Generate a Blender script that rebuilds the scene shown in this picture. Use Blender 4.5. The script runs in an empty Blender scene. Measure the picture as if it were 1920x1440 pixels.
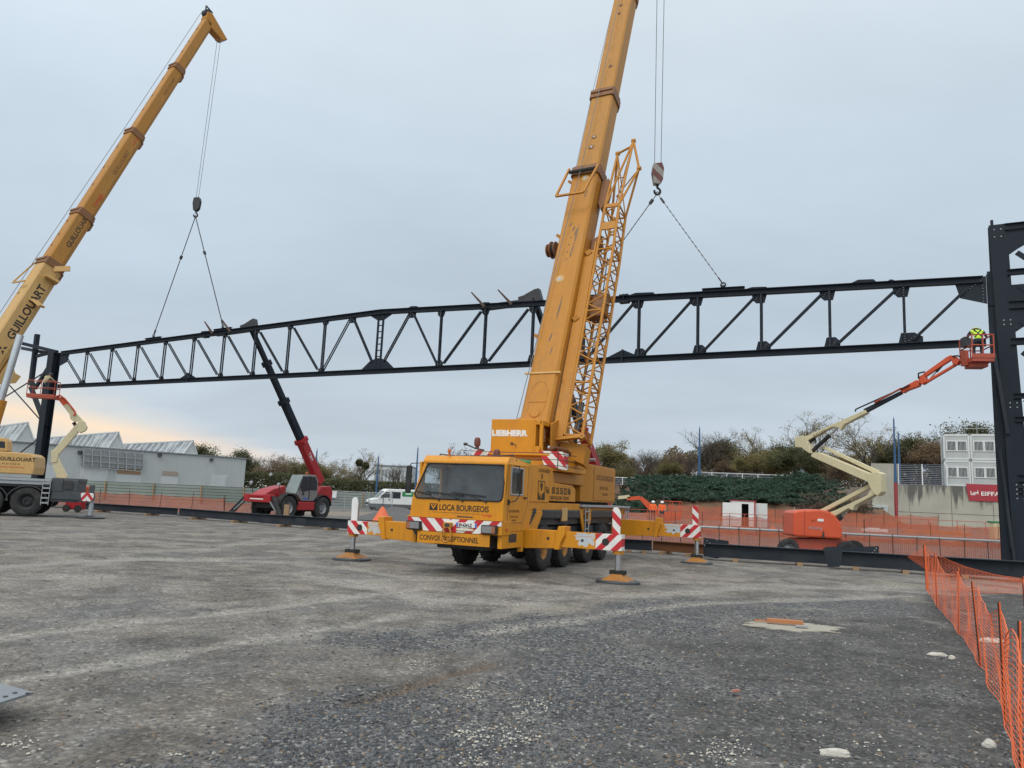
import bpy, bmesh, math, random
import numpy as np
from mathutils import Vector, Matrix, noise
rad = math.radians
scn = bpy.context.scene
col = scn.collection
V = Vector
# ------------------------------------------------------------------ camera
EYE = 1.95; PITCH = rad(8.53); ROLL = rad(2.55); FPX = 1440.0
cam_d = bpy.data.cameras.new("camera"); cam_d.sensor_width = 36; cam_d.lens = 27.0
cam_d.clip_start = 0.1; cam_d.clip_end = 5000
cam = bpy.data.objects.new("camera", cam_d); col.objects.link(cam); scn.camera = cam
cam.matrix_world = Matrix.Translation((0, 0, EYE)) @ Matrix.Rotation(rad(90) + PITCH, 4, 'X') @ Matrix.Rotation(ROLL, 4, 'Z')
CF = V((0, math.cos(PITCH), math.sin(PITCH))); _u = V((0, -math.sin(PITCH), math.cos(PITCH)))
CR = math.cos(ROLL) * V((1, 0, 0)) + math.sin(ROLL) * _u; CU = -math.sin(ROLL) * V((1, 0, 0)) + math.cos(ROLL) * _u
CC = V((0, 0, EYE))
def ray(x, y): return CF * FPX + CR * (x - 960) - CU * (y - 720)
def G(x, y, z=0.0):                       # surveyed point on the ground seen at photo pixel x, y
    d = ray(x, y); return CC + d * ((z - EYE) / d.z)
def AtY(x, y, Y):                         # point at distance Y
    d = ray(x, y); return CC + d * (Y / d.y)
def PL(x, y, p, n):                       # point on the plane (p, n)
    d = ray(x, y); return CC + d * ((V(p) - CC).dot(V(n)) / d.dot(V(n)))
# ------------------------------------------------------------------ world, sun
def N(nt, typ, loc=None, **kw):
    n = nt.nodes.new(typ)
    for k, v in kw.items(): setattr(n, k, v)
    return n
def ramp(nt, fac, stops, interp='LINEAR'):
    r = nt.nodes.new('ShaderNodeValToRGB'); r.color_ramp.interpolation = interp
    e = r.color_ramp.elements
    while len(e) < len(stops): e.new(0.5)
    for i, (p, c) in enumerate(stops):
        e[i].position = p
        e[i].color = (c, c, c, 1) if isinstance(c, (int, float)) else (*c[:3], 1)
    nt.links.new(fac, r.inputs[0]); return r.outputs[0]
def mth(nt, op, a, b=0.0, clamp=False):
    m = nt.nodes.new('ShaderNodeMath'); m.operation = op; m.use_clamp = clamp
    for i, x in enumerate((a, b)):
        if isinstance(x, (int, float)): m.inputs[i].default_value = x
        else: nt.links.new(x, m.inputs[i])
    return m.outputs[0]
def mix(nt, fac, a, b, typ='MIX'):
    m = nt.nodes.new('ShaderNodeMix'); m.data_type = 'RGBA'; m.blend_type = typ
    for s, x in ((0, fac), (6, a), (7, b)):
        if isinstance(x, (int, float)): m.inputs[s].default_value = x if s == 0 else (x, x, x, 1)
        elif isinstance(x, tuple): m.inputs[s].default_value = (*x[:3], 1)
        else: nt.links.new(x, m.inputs[s])
    return m.outputs[2]
def tnoise(nt, vec, scale, detail=4, rough=0.55, dist=0.0):
    n = nt.nodes.new('ShaderNodeTexNoise'); n.inputs['Scale'].default_value = scale
    n.inputs['Detail'].default_value = detail; n.inputs['Roughness'].default_value = rough
    n.inputs['Distortion'].default_value = dist
    nt.links.new(vec, n.inputs['Vector']); return n.outputs['Fac']
SUN_AZ, SUN_EL = rad(212), rad(50)        # behind the photographer, to the left
w = bpy.data.worlds.new("World"); scn.world = w; w.use_nodes = True
nt = w.node_tree; nt.nodes.clear()
sky = N(nt, 'ShaderNodeTexSky'); sky.sky_type = 'NISHITA'; sky.sun_disc = False
sky.sun_elevation = SUN_EL; sky.sun_rotation = SUN_AZ; sky.dust_density = 3
tc = N(nt, 'ShaderNodeTexCoord'); sp = N(nt, 'ShaderNodeSeparateXYZ'); nt.links.new(tc.outputs['Generated'], sp.inputs[0])
dx, dy, dz = sp.outputs
up = mth(nt, 'MAXIMUM', dz, 0.0)
den = mth(nt, 'ADD', up, 0.22)
cx = mth(nt, 'DIVIDE', dx, den); cy = mth(nt, 'DIVIDE', dy, den)
cb = N(nt, 'ShaderNodeCombineXYZ'); nt.links.new(cx, cb.inputs[0]); nt.links.new(cy, cb.inputs[1])
rot = N(nt, 'ShaderNodeMapping'); rot.inputs['Rotation'].default_value = (0, 0, rad(38)); rot.inputs['Scale'].default_value = (0.55, 1.0, 1.0)
nt.links.new(cb.outputs[0], rot.inputs['Vector'])
n1 = tnoise(nt, rot.outputs[0], 0.9, 5, 0.5, 0.4); n2 = tnoise(nt, rot.outputs[0], 3.0, 6, 0.55, 0.3)
cloudn = mth(nt, 'ADD', mth(nt, 'MULTIPLY', n1, 0.75), mth(nt, 'MULTIPLY', n2, 0.25))
base = ramp(nt, up, [(0.0, (0.60, 0.67, 0.73)), (0.05, (0.54, 0.615, 0.69)), (0.22, (0.51, 0.60, 0.685)), (0.42, (0.58, 0.68, 0.77)), (0.62, (0.74, 0.83, 0.90)), (0.8, (0.95, 1.0, 1.05)), (1.0, (1.25, 1.3, 1.32))])
tone = ramp(nt, cloudn, [(0.32, 0.87), (0.5, 1.0), (0.68, 1.14)])
base = mix(nt, 1.0, base, tone, 'MULTIPLY')
# extra sky brightness behind the photographer, added to light the camera-facing sides
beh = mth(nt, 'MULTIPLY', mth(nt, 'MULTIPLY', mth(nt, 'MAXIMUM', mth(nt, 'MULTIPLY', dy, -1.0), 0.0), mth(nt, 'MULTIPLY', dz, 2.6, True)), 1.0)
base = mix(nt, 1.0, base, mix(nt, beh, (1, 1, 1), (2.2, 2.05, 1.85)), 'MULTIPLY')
# low break in the clouds towards the left horizon: cream light with a peach streak
az = mth(nt, 'ARCTAN2', dx, dy)           # 0 ahead, negative to the left
wob = mth(nt, 'MULTIPLY', mth(nt, 'SUBTRACT', n2, 0.5), 0.05)
edge = mth(nt, 'ADD', mth(nt, 'SUBTRACT', mth(nt, 'MULTIPLY', az, -0.29), 0.030), wob)     # upper limit of the break
brk = mth(nt, 'MULTIPLY', mth(nt, 'SUBTRACT', edge, dz), 22.0, True)
azf = mth(nt, 'MULTIPLY', mth(nt, 'SUBTRACT', mth(nt, 'MULTIPLY', az, -1.0), 0.16), 6.0, True)
brk = mth(nt, 'MULTIPLY', brk, azf)
brk = mth(nt, 'MULTIPLY', brk, mth(nt, 'LESS_THAN', mth(nt, 'MULTIPLY', az, -1.0), 1.6))
st_c = mth(nt, 'ADD', mth(nt, 'MULTIPLY', az, -0.10), 0.012)
st_d = mth(nt, 'ABSOLUTE', mth(nt, 'SUBTRACT', mth(nt, 'ADD', dz, mth(nt, 'MULTIPLY', wob, 0.5)), st_c))
st = mth(nt, 'MULTIPLY', mth(nt, 'SUBTRACT', 1.0, mth(nt, 'MULTIPLY', st_d, 60.0)), 1.0, True)
glow = mix(nt, st, (0.80, 0.76, 0.68), (1.08, 0.82, 0.58))
skyc = mix(nt, mth(nt, 'MULTIPLY', brk, 0.85), base, glow)
nis = N(nt, 'ShaderNodeVectorMath', operation='SCALE'); nt.links.new(sky.outputs[0], nis.inputs[0]); nis.inputs['Scale'].default_value = 0.1
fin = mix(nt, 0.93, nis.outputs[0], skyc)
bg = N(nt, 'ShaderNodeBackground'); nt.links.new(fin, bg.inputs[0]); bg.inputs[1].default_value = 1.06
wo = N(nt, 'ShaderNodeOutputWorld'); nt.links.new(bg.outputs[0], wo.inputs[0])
sd = bpy.data.lights.new("sun", 'SUN'); sd.energy = 1.1; sd.angle = rad(25); sd.color = (1.0, 0.95, 0.88)
so = bpy.data.objects.new("sun", sd); col.objects.link(so)
_sv = V((math.sin(SUN_AZ) * math.cos(SUN_EL), math.cos(SUN_AZ) * math.cos(SUN_EL), math.sin(SUN_EL)))
so.rotation_euler = _sv.to_track_quat('Z', 'Y').to_euler()
vs = scn.view_settings; vs.view_transform = 'Standard'; vs.look = 'None'; vs.exposure = 0.0; vs.gamma = 1.0
# ------------------------------------------------------------------ materials
MATS = {}
def _mat(name):
    m = bpy.data.materials.new(name); m.use_nodes = True; nt = m.node_tree; nt.nodes.clear()
    b = nt.nodes.new('ShaderNodeBsdfPrincipled'); o = nt.nodes.new('ShaderNodeOutputMaterial')
    nt.links.new(b.outputs[0], o.inputs[0]); tc = nt.nodes.new('ShaderNodeTexCoord'); MATS[name] = m
    return m, nt, b, tc.outputs['Object'], o
def paint(name, c, rough=0.45, metal=0.0, dirt=0.35, dcol=(0.09, 0.075, 0.06), scale=1.0, bump=0.0, spec=0.5, streak=False, chips=None):
    m, nt, b, oc, o = _mat(name)
    vec = oc
    if streak:
        mp = N(nt, 'ShaderNodeMapping'); mp.inputs['Scale'].default_value = (1, 1, 0.18); nt.links.new(oc, mp.inputs['Vector']); vec = mp.outputs[0]
    a = tnoise(nt, vec, 1.3 * scale, 6, 0.6, 0.2); f = tnoise(nt, vec, 9 * scale, 5, 0.65)
    k = mth(nt, 'ADD', mth(nt, 'MULTIPLY', a, 0.6), mth(nt, 'MULTIPLY', f, 0.4))
    msk = ramp(nt, k, [(0.47, 0.0), (0.72, dirt)])
    var = ramp(nt, a, [(0.3, 0.86), (0.7, 1.1)])
    cc = mix(nt, 1.0, tuple(c), var, 'MULTIPLY')
    cc = mix(nt, msk, cc, dcol)
    if chips:
        ch = ramp(nt, tnoise(nt, oc, chips[0], 4, 0.6, 0.5), [(chips[1], 0.0), (chips[1] + 0.02, 1.0)])
        cc = mix(nt, ch, cc, chips[2])
    nt.links.new(cc, b.inputs['Base Color'])
    r = mth(nt, 'ADD', mth(nt, 'MULTIPLY', f, 0.25), rough - 0.1, True); nt.links.new(r, b.inputs['Roughness'])
    b.inputs['Metallic'].default_value = metal; b.inputs['Specular IOR Level'].default_value = spec
    if bump:
        bp = N(nt, 'ShaderNodeBump'); bp.inputs['Strength'].default_value = bump; bp.inputs['Distance'].default_value = 0.02
        nt.links.new(f, bp.inputs['Height']); nt.links.new(bp.outputs[0], b.inputs['Normal'])
    return m
def stripes(name, ca, cb, vec, period, mirror=None, dirt=0.25):
    """diagonal hazard stripes along the object-space direction vec; mirror = x about which they form a chevron"""
    m, nt, b, oc, o = _mat(name)
    sp = N(nt, 'ShaderNodeSeparateXYZ'); nt.links.new(oc, sp.inputs[0]); X = sp.outputs[0]
    if mirror is not None: X = mth(nt, 'ABSOLUTE', mth(nt, 'SUBTRACT', X, mirror))
    s = mth(nt, 'ADD', mth(nt, 'ADD', mth(nt, 'MULTIPLY', X, vec[0]), mth(nt, 'MULTIPLY', sp.outputs[1], vec[1])), mth(nt, 'MULTIPLY', sp.outputs[2], vec[2]))
    fr = mth(nt, 'FRACT', mth(nt, 'ADD', mth(nt, 'DIVIDE', s, period), 100.0))
    g = mth(nt, 'GREATER_THAN', fr, 0.5)
    k = ramp(nt, tnoise(nt, oc, 7, 6, 0.65), [(0.5, 0.0), (0.75, dirt)])
    cc = mix(nt, k, mix(nt, g, ca, cb), (0.12, 0.1, 0.08))
    nt.links.new(cc, b.inputs['Base Color']); b.inputs['Roughness'].default_value = 0.4
    return m
YEL = (0.64, 0.262, 0.010)
M_yel = paint("yellow_paint", YEL, 0.42, dirt=0.55, dcol=(0.20, 0.10, 0.035), scale=1.3, streak=True, chips=(5.0, 0.735, (0.10, 0.05, 0.03)), spec=0.4)
M_yelb = paint("boom_yellow_paint", (0.475, 0.20, 0.02), 0.45, dirt=0.65, dcol=(0.24, 0.125, 0.045), scale=0.9, streak=True, spec=0.35, chips=(3.0, 0.74, (0.16, 0.08, 0.04)))
M_yelw = paint("faded_yellow_paint", (0.58, 0.36, 0.135), 0.5, dirt=0.6, dcol=(0.28, 0.19, 0.10), streak=True, chips=(3.0, 0.72, (0.2, 0.13, 0.08)), spec=0.35)
M_yelo = paint("dull_boom_yellow", (0.44, 0.205, 0.04), 0.5, dirt=0.7, dcol=(0.2, 0.12, 0.05), scale=0.9, streak=True, spec=0.3)
M_yeld = paint("brown_yellow_paint", (0.23, 0.10, 0.035), 0.55, dirt=0.7, dcol=(0.08, 0.045, 0.03))
M_steel = paint("dark_blue_steel", (0.017, 0.024, 0.034), 0.5, dirt=0.3, dcol=(0.03, 0.033, 0.037), scale=0.7, spec=0.16)
M_steelg = paint("ground_steel", (0.026, 0.033, 0.043), 0.55, dirt=0.5, dcol=(0.06, 0.058, 0.056), spec=0.2)
M_rust = paint("rusty_steel", (0.16, 0.065, 0.025), 0.8, dirt=0.6, dcol=(0.05, 0.035, 0.03), scale=1.5)
M_bolt = paint("zinc_bolts", (0.36, 0.38, 0.4), 0.4, dirt=0.1)
M_blk = paint("black_rubber", (0.016, 0.016, 0.017), 0.75, dirt=0.5, dcol=(0.06, 0.055, 0.05), scale=3)
M_tyre = paint("dusty_tyre", (0.022, 0.022, 0.024), 0.85, dirt=0.75, dcol=(0.085, 0.078, 0.07), scale=2.0, bump=0.4)
M_dk = paint("dark_metal", (0.03, 0.032, 0.036), 0.5, dirt=0.5, dcol=(0.07, 0.06, 0.05))
M_gr = paint("grey_carrier_paint", (0.05, 0.058, 0.066), 0.5, dirt=0.5, dcol=(0.13, 0.12, 0.105))
M_lgr = paint("light_grey_metal", (0.38, 0.40, 0.42), 0.4, dirt=0.4, metal=0.3)
M_chr = paint("cylinder_rod", (0.6, 0.62, 0.64), 0.22, metal=0.9, dirt=0.1)
M_wht = paint("white_paint", (0.74, 0.75, 0.75), 0.45, dirt=0.25, dcol=(0.35, 0.33, 0.3))
M_red = paint("red_paint", (0.36, 0.014, 0.019), 0.38, dirt=0.3, dcol=(0.15, 0.03, 0.03))
M_org = paint("orange_lift_paint", (0.62, 0.088, 0.03), 0.4, dirt=0.35, dcol=(0.35, 0.09, 0.045))
M_orgd = paint("worn_orange_paint", (0.42, 0.075, 0.04), 0.55, dirt=0.7, dcol=(0.12, 0.05, 0.035), scale=2)
M_crm = paint("cream_paint", (0.62, 0.56, 0.36), 0.45, dirt=0.4, dcol=(0.25, 0.2, 0.12))
M_blue = paint("blue_pole_paint", (0.03, 0.095, 0.21), 0.5, dirt=0.2)
M_rdp = paint("red_pole_paint", (0.30, 0.04, 0.045), 0.5, dirt=0.2)
M_wood = paint("weathered_wood", (0.32, 0.21, 0.12), 0.8, dirt=0.6, dcol=(0.14, 0.09, 0.06), scale=2)
M_woodo = paint("orange_timber", (0.45, 0.19, 0.085), 0.8, dirt=0.4, dcol=(0.2, 0.1, 0.06), scale=2)
M_rope = paint("wire_rope", (0.16, 0.165, 0.17), 0.6, dirt=0.3)
M_lamp = paint("amber_lens", (0.5, 0.12, 0.02), 0.2, dirt=0.1)
M_lampr = paint("beacon_lens", (0.13, 0.03, 0.015), 0.25, dirt=0.1)
M_ink = paint("dark_lettering", (0.028, 0.018, 0.012), 0.5, dirt=0.15, dcol=(0.3, 0.15, 0.04))
M_ink2 = paint("faded_lettering", (0.16, 0.075, 0.025), 0.6, dirt=0.3, dcol=(0.4, 0.2, 0.05))
M_wink = paint("white_lettering", (0.78, 0.78, 0.76), 0.5, dirt=0.25, dcol=(0.4, 0.25, 0.1))
M_rink = paint("red_lettering", (0.62, 0.07, 0.03), 0.5, dirt=0.1)
M_bink = paint("blue_lettering", (0.03, 0.12, 0.5), 0.5, dirt=0.1)
M_cnt = paint("cabin_grey_white", (0.60, 0.635, 0.63), 0.5, dirt=0.3, dcol=(0.35, 0.36, 0.34), streak=True)
M_cntg = paint("cabin_panel_grey", (0.43, 0.46, 0.455), 0.55, dirt=0.3, dcol=(0.3, 0.3, 0.28), streak=True)
M_wglass = paint("dark_window", (0.03, 0.035, 0.042), 0.2, dirt=0.1, spec=0.3)
M_shut = paint("pale_shutter", (0.5, 0.53, 0.54), 0.5, dirt=0.2)
M_clad = paint("grey_cladding", (0.42, 0.45, 0.45), 0.5, dirt=0.35, dcol=(0.24, 0.25, 0.25), scale=0.25, streak=True)
M_clad2 = paint("pale_cladding", (0.50, 0.53, 0.54), 0.5, dirt=0.3, dcol=(0.3, 0.31, 0.31), scale=0.3)
M_zinc = paint("zinc_roof", (0.22, 0.24, 0.26), 0.4, dirt=0.4, metal=0.2, scale=0.5)
M_hoard = paint("green_grey_hoarding", (0.235, 0.275, 0.245), 0.5, dirt=0.4, dcol=(0.17, 0.18, 0.155), scale=0.4)
M_vest = paint("hi_vis_yellow", (0.55, 0.85, 0.05), 0.7, dirt=0.15, dcol=(0.3, 0.4, 0.1))
M_vesto = paint("hi_vis_orange", (0.95, 0.16, 0.03), 0.7, dirt=0.1)
M_navy = paint("navy_cloth", (0.03, 0.045, 0.065), 0.85, dirt=0.3)
M_tan = paint("tan_cloth", (0.42, 0.36, 0.22), 0.85, dirt=0.3)
M_skin = paint("skin", (0.5, 0.28, 0.2), 0.6, dirt=0.05)
M_stone = paint("pale_stone", (0.55, 0.53, 0.47), 0.85, dirt=0.4, dcol=(0.3, 0.28, 0.24), scale=4, bump=0.5)
M_conc = paint("pale_mortar", (0.36, 0.34, 0.28), 0.9, dirt=0.6, dcol=(0.25, 0.24, 0.21), scale=4, bump=0.6)
M_green = paint("green_panel", (0.02, 0.22, 0.08), 0.5, dirt=0.1)
M_rebar = paint("rusty_rebar", (0.07, 0.035, 0.025), 0.8, dirt=0.3)
RED_ = (0.52, 0.022, 0.03); WH_ = (0.74, 0.74, 0.71)
# glass: dusty and see-through
def glass(name, tint, dust, tr):
    m, nt, b, oc, o = _mat(name)
    b.inputs['Base Color'].default_value = (*tint, 1); b.inputs['Roughness'].default_value = 0.06
    b.inputs['Specular IOR Level'].default_value = 0.9
    t = N(nt, 'ShaderNodeBsdfTransparent'); t.inputs[0].default_value = (0.93, 0.96, 0.97, 1)
    mx = N(nt, 'ShaderNodeMixShader'); f = ramp(nt, tnoise(nt, oc, 1.5, 5, 0.6), [(0.35, tr - 0.1), (0.7, tr + 0.1)])
    nt.links.new(f, mx.inputs[0]); nt.links.new(b.outputs[0], mx.inputs[1]); nt.links.new(t.outputs[0], mx.inputs[2])
    nt.links.new(mx.outputs[0], o.inputs[0]); return m
M_glass = glass("windscreen_glass", (0.12, 0.135, 0.15), 0.2, 0.76)
M_glassd = glass("side_window_glass", (0.02, 0.025, 0.03), 0.2, 0.25)
# netting for the far fences: woven strips with open cells
def netmat(name, c, opacity, cell=(0.09, 0.045)):
    m, nt, b, oc, o = _mat(name)
    uv = N(nt, 'ShaderNodeUVMap'); sp = N(nt, 'ShaderNodeSeparateXYZ'); nt.links.new(uv.outputs[0], sp.inputs[0])
    a = mth(nt, 'FRACT', mth(nt, 'DIVIDE', sp.outputs[0], cell[0])); c2 = mth(nt, 'FRACT', mth(nt, 'DIVIDE', sp.outputs[1], cell[1]))
    g = mth(nt, 'MAXIMUM', mth(nt, 'LESS_THAN', a, opacity * 0.45), mth(nt, 'LESS_THAN', c2, opacity * 0.75))
    big = tnoise(nt, oc, 0.8, 4, 0.6)
    cc = mix(nt, ramp(nt, big, [(0.35, 0.0), (0.65, 1.0)]), c, (c[0] * 0.75, c[1] * 0.8, c[2] * 1.1))
    nt.links.new(cc, b.inputs['Base Color']); b.inputs['Roughness'].default_value = 0.55
    t = N(nt, 'ShaderNodeBsdfTransparent'); tl = N(nt, 'ShaderNodeBsdfTranslucent'); nt.links.new(cc, tl.inputs[0])
    m1 = N(nt, 'ShaderNodeMixShader'); m1.inputs[0].default_value = 0.35; nt.links.new(b.outputs[0], m1.inputs[1]); nt.links.new(tl.outputs[0], m1.inputs[2])
    mx = N(nt, 'ShaderNodeMixShader'); nt.links.new(g, mx.inputs[0]); nt.links.new(t.outputs[0], mx.inputs[1]); nt.links.new(m1.outputs[0], mx.inputs[2])
    nt.links.new(mx.outputs[0], o.inputs[0]); return m
M_net = netmat("orange_netting", (0.62, 0.155, 0.07), 0.60)
M_netn = paint("orange_net_strand", (0.88, 0.16, 0.035), 0.5, dirt=0.35, dcol=(0.45, 0.12, 0.05))
M_mesh = netmat("welded_mesh", (0.42, 0.44, 0.45), 0.12, (0.15, 0.05))
# ------------------------------------------------------------------ mesh builder
class MB:
    def __init__(s): s.v = []; s.f = []; s.m = []; s.uv = None
    def add(s, vs, fs, mi=0):
        o = len(s.v); s.v += [V(p) for p in vs]
        for f in fs: s.f.append([i + o for i in f]); s.m.append(mi)
        return s
    def hull8(s, p, mi=0):   # p: bottom 4 (ccw), top 4
        return s.add(p, [(3, 2, 1, 0), (4, 5, 6, 7), (0, 1, 5, 4), (1, 2, 6, 5), (2, 3, 7, 6), (3, 0, 4, 7)], mi)
    def bx(s, x0, x1, y0, y1, z0, z1, mi=0):
        return s.hull8([(x0, y0, z0), (x1, y0, z0), (x1, y1, z0), (x0, y1, z0), (x0, y0, z1), (x1, y0, z1), (x1, y1, z1), (x0, y1, z1)], mi)
    def frame(s, a, b, up):
        a, b = V(a), V(b); d = (b - a).normalized(); up = V(up)
        if abs(d.dot(up.normalized())) > 0.98: up = V((0, 1, 0)) if abs(d.y) < 0.9 else V((1, 0, 0))
        sd = d.cross(up).normalized(); u = sd.cross(d).normalized(); return a, b, d, sd, u
    def beam(s, a, b, w, h, up=(0, 0, 1), mi=0, w2=None, h2=None):
        a, b, d, sd, u = s.frame(a, b, up); w2 = w if w2 is None else w2; h2 = h if h2 is None else h2
        q = lambda c, i, j, W, H: c + sd * (i * W / 2) + u * (j * H / 2)
        return s.hull8([q(a, -1, -1, w, h), q(a, 1, -1, w, h), q(b, 1, -1, w2, h2), q(b, -1, -1, w2, h2), q(a, -1, 1, w, h), q(a, 1, 1, w, h), q(b, 1, 1, w2, h2), q(b, -1, 1, w2, h2)], mi)
    def ibeam(s, a, b, w, h, t=0.02, up=(0, 0, 1), mi=0, tw=None):
        a, b, d, sd, u = s.frame(a, b, up); tw = tw or t
        s.beam(a + u * (h / 2 - t / 2), b + u * (h / 2 - t / 2), w, t, u, mi)
        s.beam(a - u * (h / 2 - t / 2), b - u * (h / 2 - t / 2), w, t, u, mi)
        return s.beam(a, b, tw, h - 2 * t, u, mi)
    def tube(s, a, b, r, n=8, r2=None, mi=0, caps=True):
        a, b, d, sd, u = s.frame(a, b, (0, 0, 1)); r2 = r if r2 is None else r2
        vs = []
        for c, R in ((a, r), (b, r2)):
            for i in range(n):
                t = 2 * math.pi * i / n; vs.append(c + sd * (R * math.cos(t)) + u * (R * math.sin(t)))
        fs = [(i, (i + 1) % n, n + (i + 1) % n, n + i) for i in range(n)]
        if caps: fs += [tuple(range(n - 1, -1, -1)), tuple(range(n, 2 * n))]
        return s.add(vs, fs, mi)
    def path(s, pts, r, n=6, mi=0):
        for i in range(len(pts) - 1): s.tube(pts[i], pts[i + 1], r, n, mi=mi)
        return s
    def prism(s, pts, vec, mi=0):
        n = len(pts); vec = V(vec); p = [V(q) for q in pts]
        return s.add(p + [q + vec for q in p], [tuple(range(n - 1, -1, -1)), tuple(range(n, 2 * n))] + [(i, (i + 1) % n, n + (i + 1) % n, n + i) for i in range(n)], mi)
    def lathe(s, prof, c, ax, n=20, mi=0):   # prof: [(r, offset along ax)]
        c = V(c); ax = V(ax).normalized(); a = ax.orthogonal().normalized(); b = ax.cross(a)
        vs = []
        for r, h in prof:
            for i in range(n):
                t = 2 * math.pi * i / n; vs.append(c + ax * h + a * (r * math.cos(t)) + b * (r * math.sin(t)))
        fs = []
        for k in range(len(prof) - 1):
            for i in range(n): fs.append((k * n + i, k * n + (i + 1) % n, (k + 1) * n + (i + 1) % n, (k + 1) * n + i))
        return s.add(vs, fs, mi)
    def build(s, name, mats, parent=None, world=False, bevel=0.0, smooth=False, recalc=True):
        me = bpy.data.meshes.new(name); vs = s.v
        if world and parent is not None:
            inv = WM[parent.name].inverted(); vs = [inv @ p for p in vs]
        me.from_pydata([tuple(p) for p in vs], [], s.f)
        if not isinstance(mats, (list, tuple)): mats = [mats]
        for m in mats: me.materials.append(m)
        if len(mats) > 1: me.polygons.foreach_set('material_index', s.m)
        if recalc:
            bm = bmesh.new(); bm.from_mesh(me); bmesh.ops.recalc_face_normals(bm, faces=bm.faces); bm.to_mesh(me); bm.free()
        if smooth:
            me.polygons.foreach_set('use_smooth', [True] * len(me.polygons))
            try: me.set_sharp_from_angle(angle=rad(38))
            except Exception: pass
        o = bpy.data.objects.new(name, me); col.objects.link(o)
        if parent is not None: o.parent = parent
        WM[o.name] = WM[parent.name].copy() if parent is not None else Matrix.Identity(4)
        if bevel:
            b = o.modifiers.new("bevel", 'BEVEL'); b.width = bevel; b.segments = 2; b.limit_method = 'ANGLE'; b.angle_limit = rad(40)
        return o
WM = {}
def tag(o, label, cat=None, group=None, kind=None):
    if label: o['label'] = label
    if cat: o['category'] = cat
    if group: o['group'] = group
    if kind: o['kind'] = kind
    return o
def thing(name, label, cat, loc=(0, 0, 0), rz=0.0, group=None):
    o = bpy.data.objects.new(name, None); col.objects.link(o); o.empty_display_size = 0.3
    o.location = loc; o.rotation_euler = (0, 0, rz)
    WM[o.name] = Matrix.Translation(V(loc)) @ Matrix.Rotation(rz, 4, 'Z')
    return tag(o, label, cat, group)
def kids(o): return [c for c in bpy.data.objects if c.parent == o]
def copy_tree(o, parent=None):
    ch = KD.get(o.name) or kids(o)
    c = o.copy(); col.objects.link(c)
    if parent is not None: c.parent = parent
    for k in ch: copy_tree(k, c)
    return c
KD = {}
def text(body, size, org, right, upv, mat, parent, xs=1.0, bold=0.0, depth=0.004, world=False, name='lettering', align='LEFT', slant=0.0):
    cu = bpy.data.curves.new(name, 'FONT'); cu.body = body; cu.size = size; cu.extrude = depth / 2; cu.offset = bold; cu.align_x = align; cu.shear = slant
    cu.resolution_u = 3
    t = bpy.data.objects.new(name, cu); me = bpy.data.meshes.new_from_object(t); bpy.data.objects.remove(t); bpy.data.curves.remove(cu)
    R = V(right).normalized(); U = V(upv).normalized(); Nn = R.cross(U)
    M = Matrix(((R.x * xs, U.x, Nn.x, org[0]), (R.y * xs, U.y, Nn.y, org[1]), (R.z * xs, U.z, Nn.z, org[2]), (0, 0, 0, 1)))
    if world: M = WM[parent.name].inverted() @ M
    me.transform(M); me.materials.clear(); me.materials.append(mat); me.name = name
    o = bpy.data.objects.new(name, me); col.objects.link(o); o.parent = parent
    WM[o.name] = WM[parent.name].copy(); return o
# ------------------------------------------------------------------ ground
rng = random.Random(7); nrg = np.random.RandomState(5)
def seg_d(px, py, pts):
    best = np.full(px.shape, 1e9)
    for (ax, ay), (bx, by) in zip(pts[:-1], pts[1:]):
        vx, vy = bx - ax, by - ay; t = np.clip(((px - ax) * vx + (py - ay) * vy) / (vx * vx + vy * vy + 1e-9), 0, 1)
        best = np.minimum(best, np.hypot(px - ax - t * vx, py - ay - t * vy))
    return best
def gp(*pp): return [tuple(G(*p))[:2] for p in pp]
tracks = [(gp((560, 1075), (820, 1120), (1000, 1128)), 0.7), (gp((1010, 1120), (1250, 1112), (1420, 1098), (1700, 1100)), 0.45), (gp((0, 1060), (250, 1045), (520, 1052)), 0.5), (gp((0, 1085), (200, 1078)), 0.5), (gp((640, 1060), (780, 1085), (980, 1090), (1120, 1110)), 0.35), (gp((0, 1190), (240, 1165), (480, 1140), (640, 1118), (800, 1100)), 0.22), (gp((0, 1275), (160, 1245), (330, 1222), (560, 1182), (760, 1150)), 0.26),
          (gp((310, 1005), (480, 1018), (640, 1024), (760, 1010)), 0.35), (gp((380, 1030), (470, 1012), (640, 1008)), 0.3), (gp((1200, 1085), (1450, 1095), (1730, 1108)), 0.5), (gp((900, 1180), (1300, 1130), (1700, 1115)), 0.3)]
ruts = [(gp((650, 1315), (740, 1290), (820, 1262), (920, 1240)), 0.11)]
gravel_line = gp((150, 1500), (420, 1405), (560, 1345), (700, 1325), (800, 1290), (900, 1250), (860, 1190), (1100, 1160), (1500, 1130), (1760, 1118), (1990, 1110))
core_a = gp((200, 1500), (420, 1405), (560, 1345), (700, 1325), (800, 1290), (930, 1240), (1150, 1195), (1260, 1250), (1180, 1330), (1050, 1500))
core_b = gp((620, 1195), (900, 1158), (1320, 1118), (1700, 1112), (1740, 1135), (1300, 1185), (900, 1225), (690, 1235))
poly = gravel_line + [(40, 18), (40, 2), (-3, 2)]
def in_poly(px, py, P):
    c = np.zeros(px.shape, bool); n = len(P)
    for i in range(n):
        x1, y1 = P[i]; x2, y2 = P[i - 1]
        with np.errstate(divide='ignore', invalid='ignore'):
            k = ((y1 > py) != (y2 > py)) & (px < (x2 - x1) * (py - y1) / (y2 - y1 + 1e-12) + x1)
        c ^= k
    return c
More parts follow.
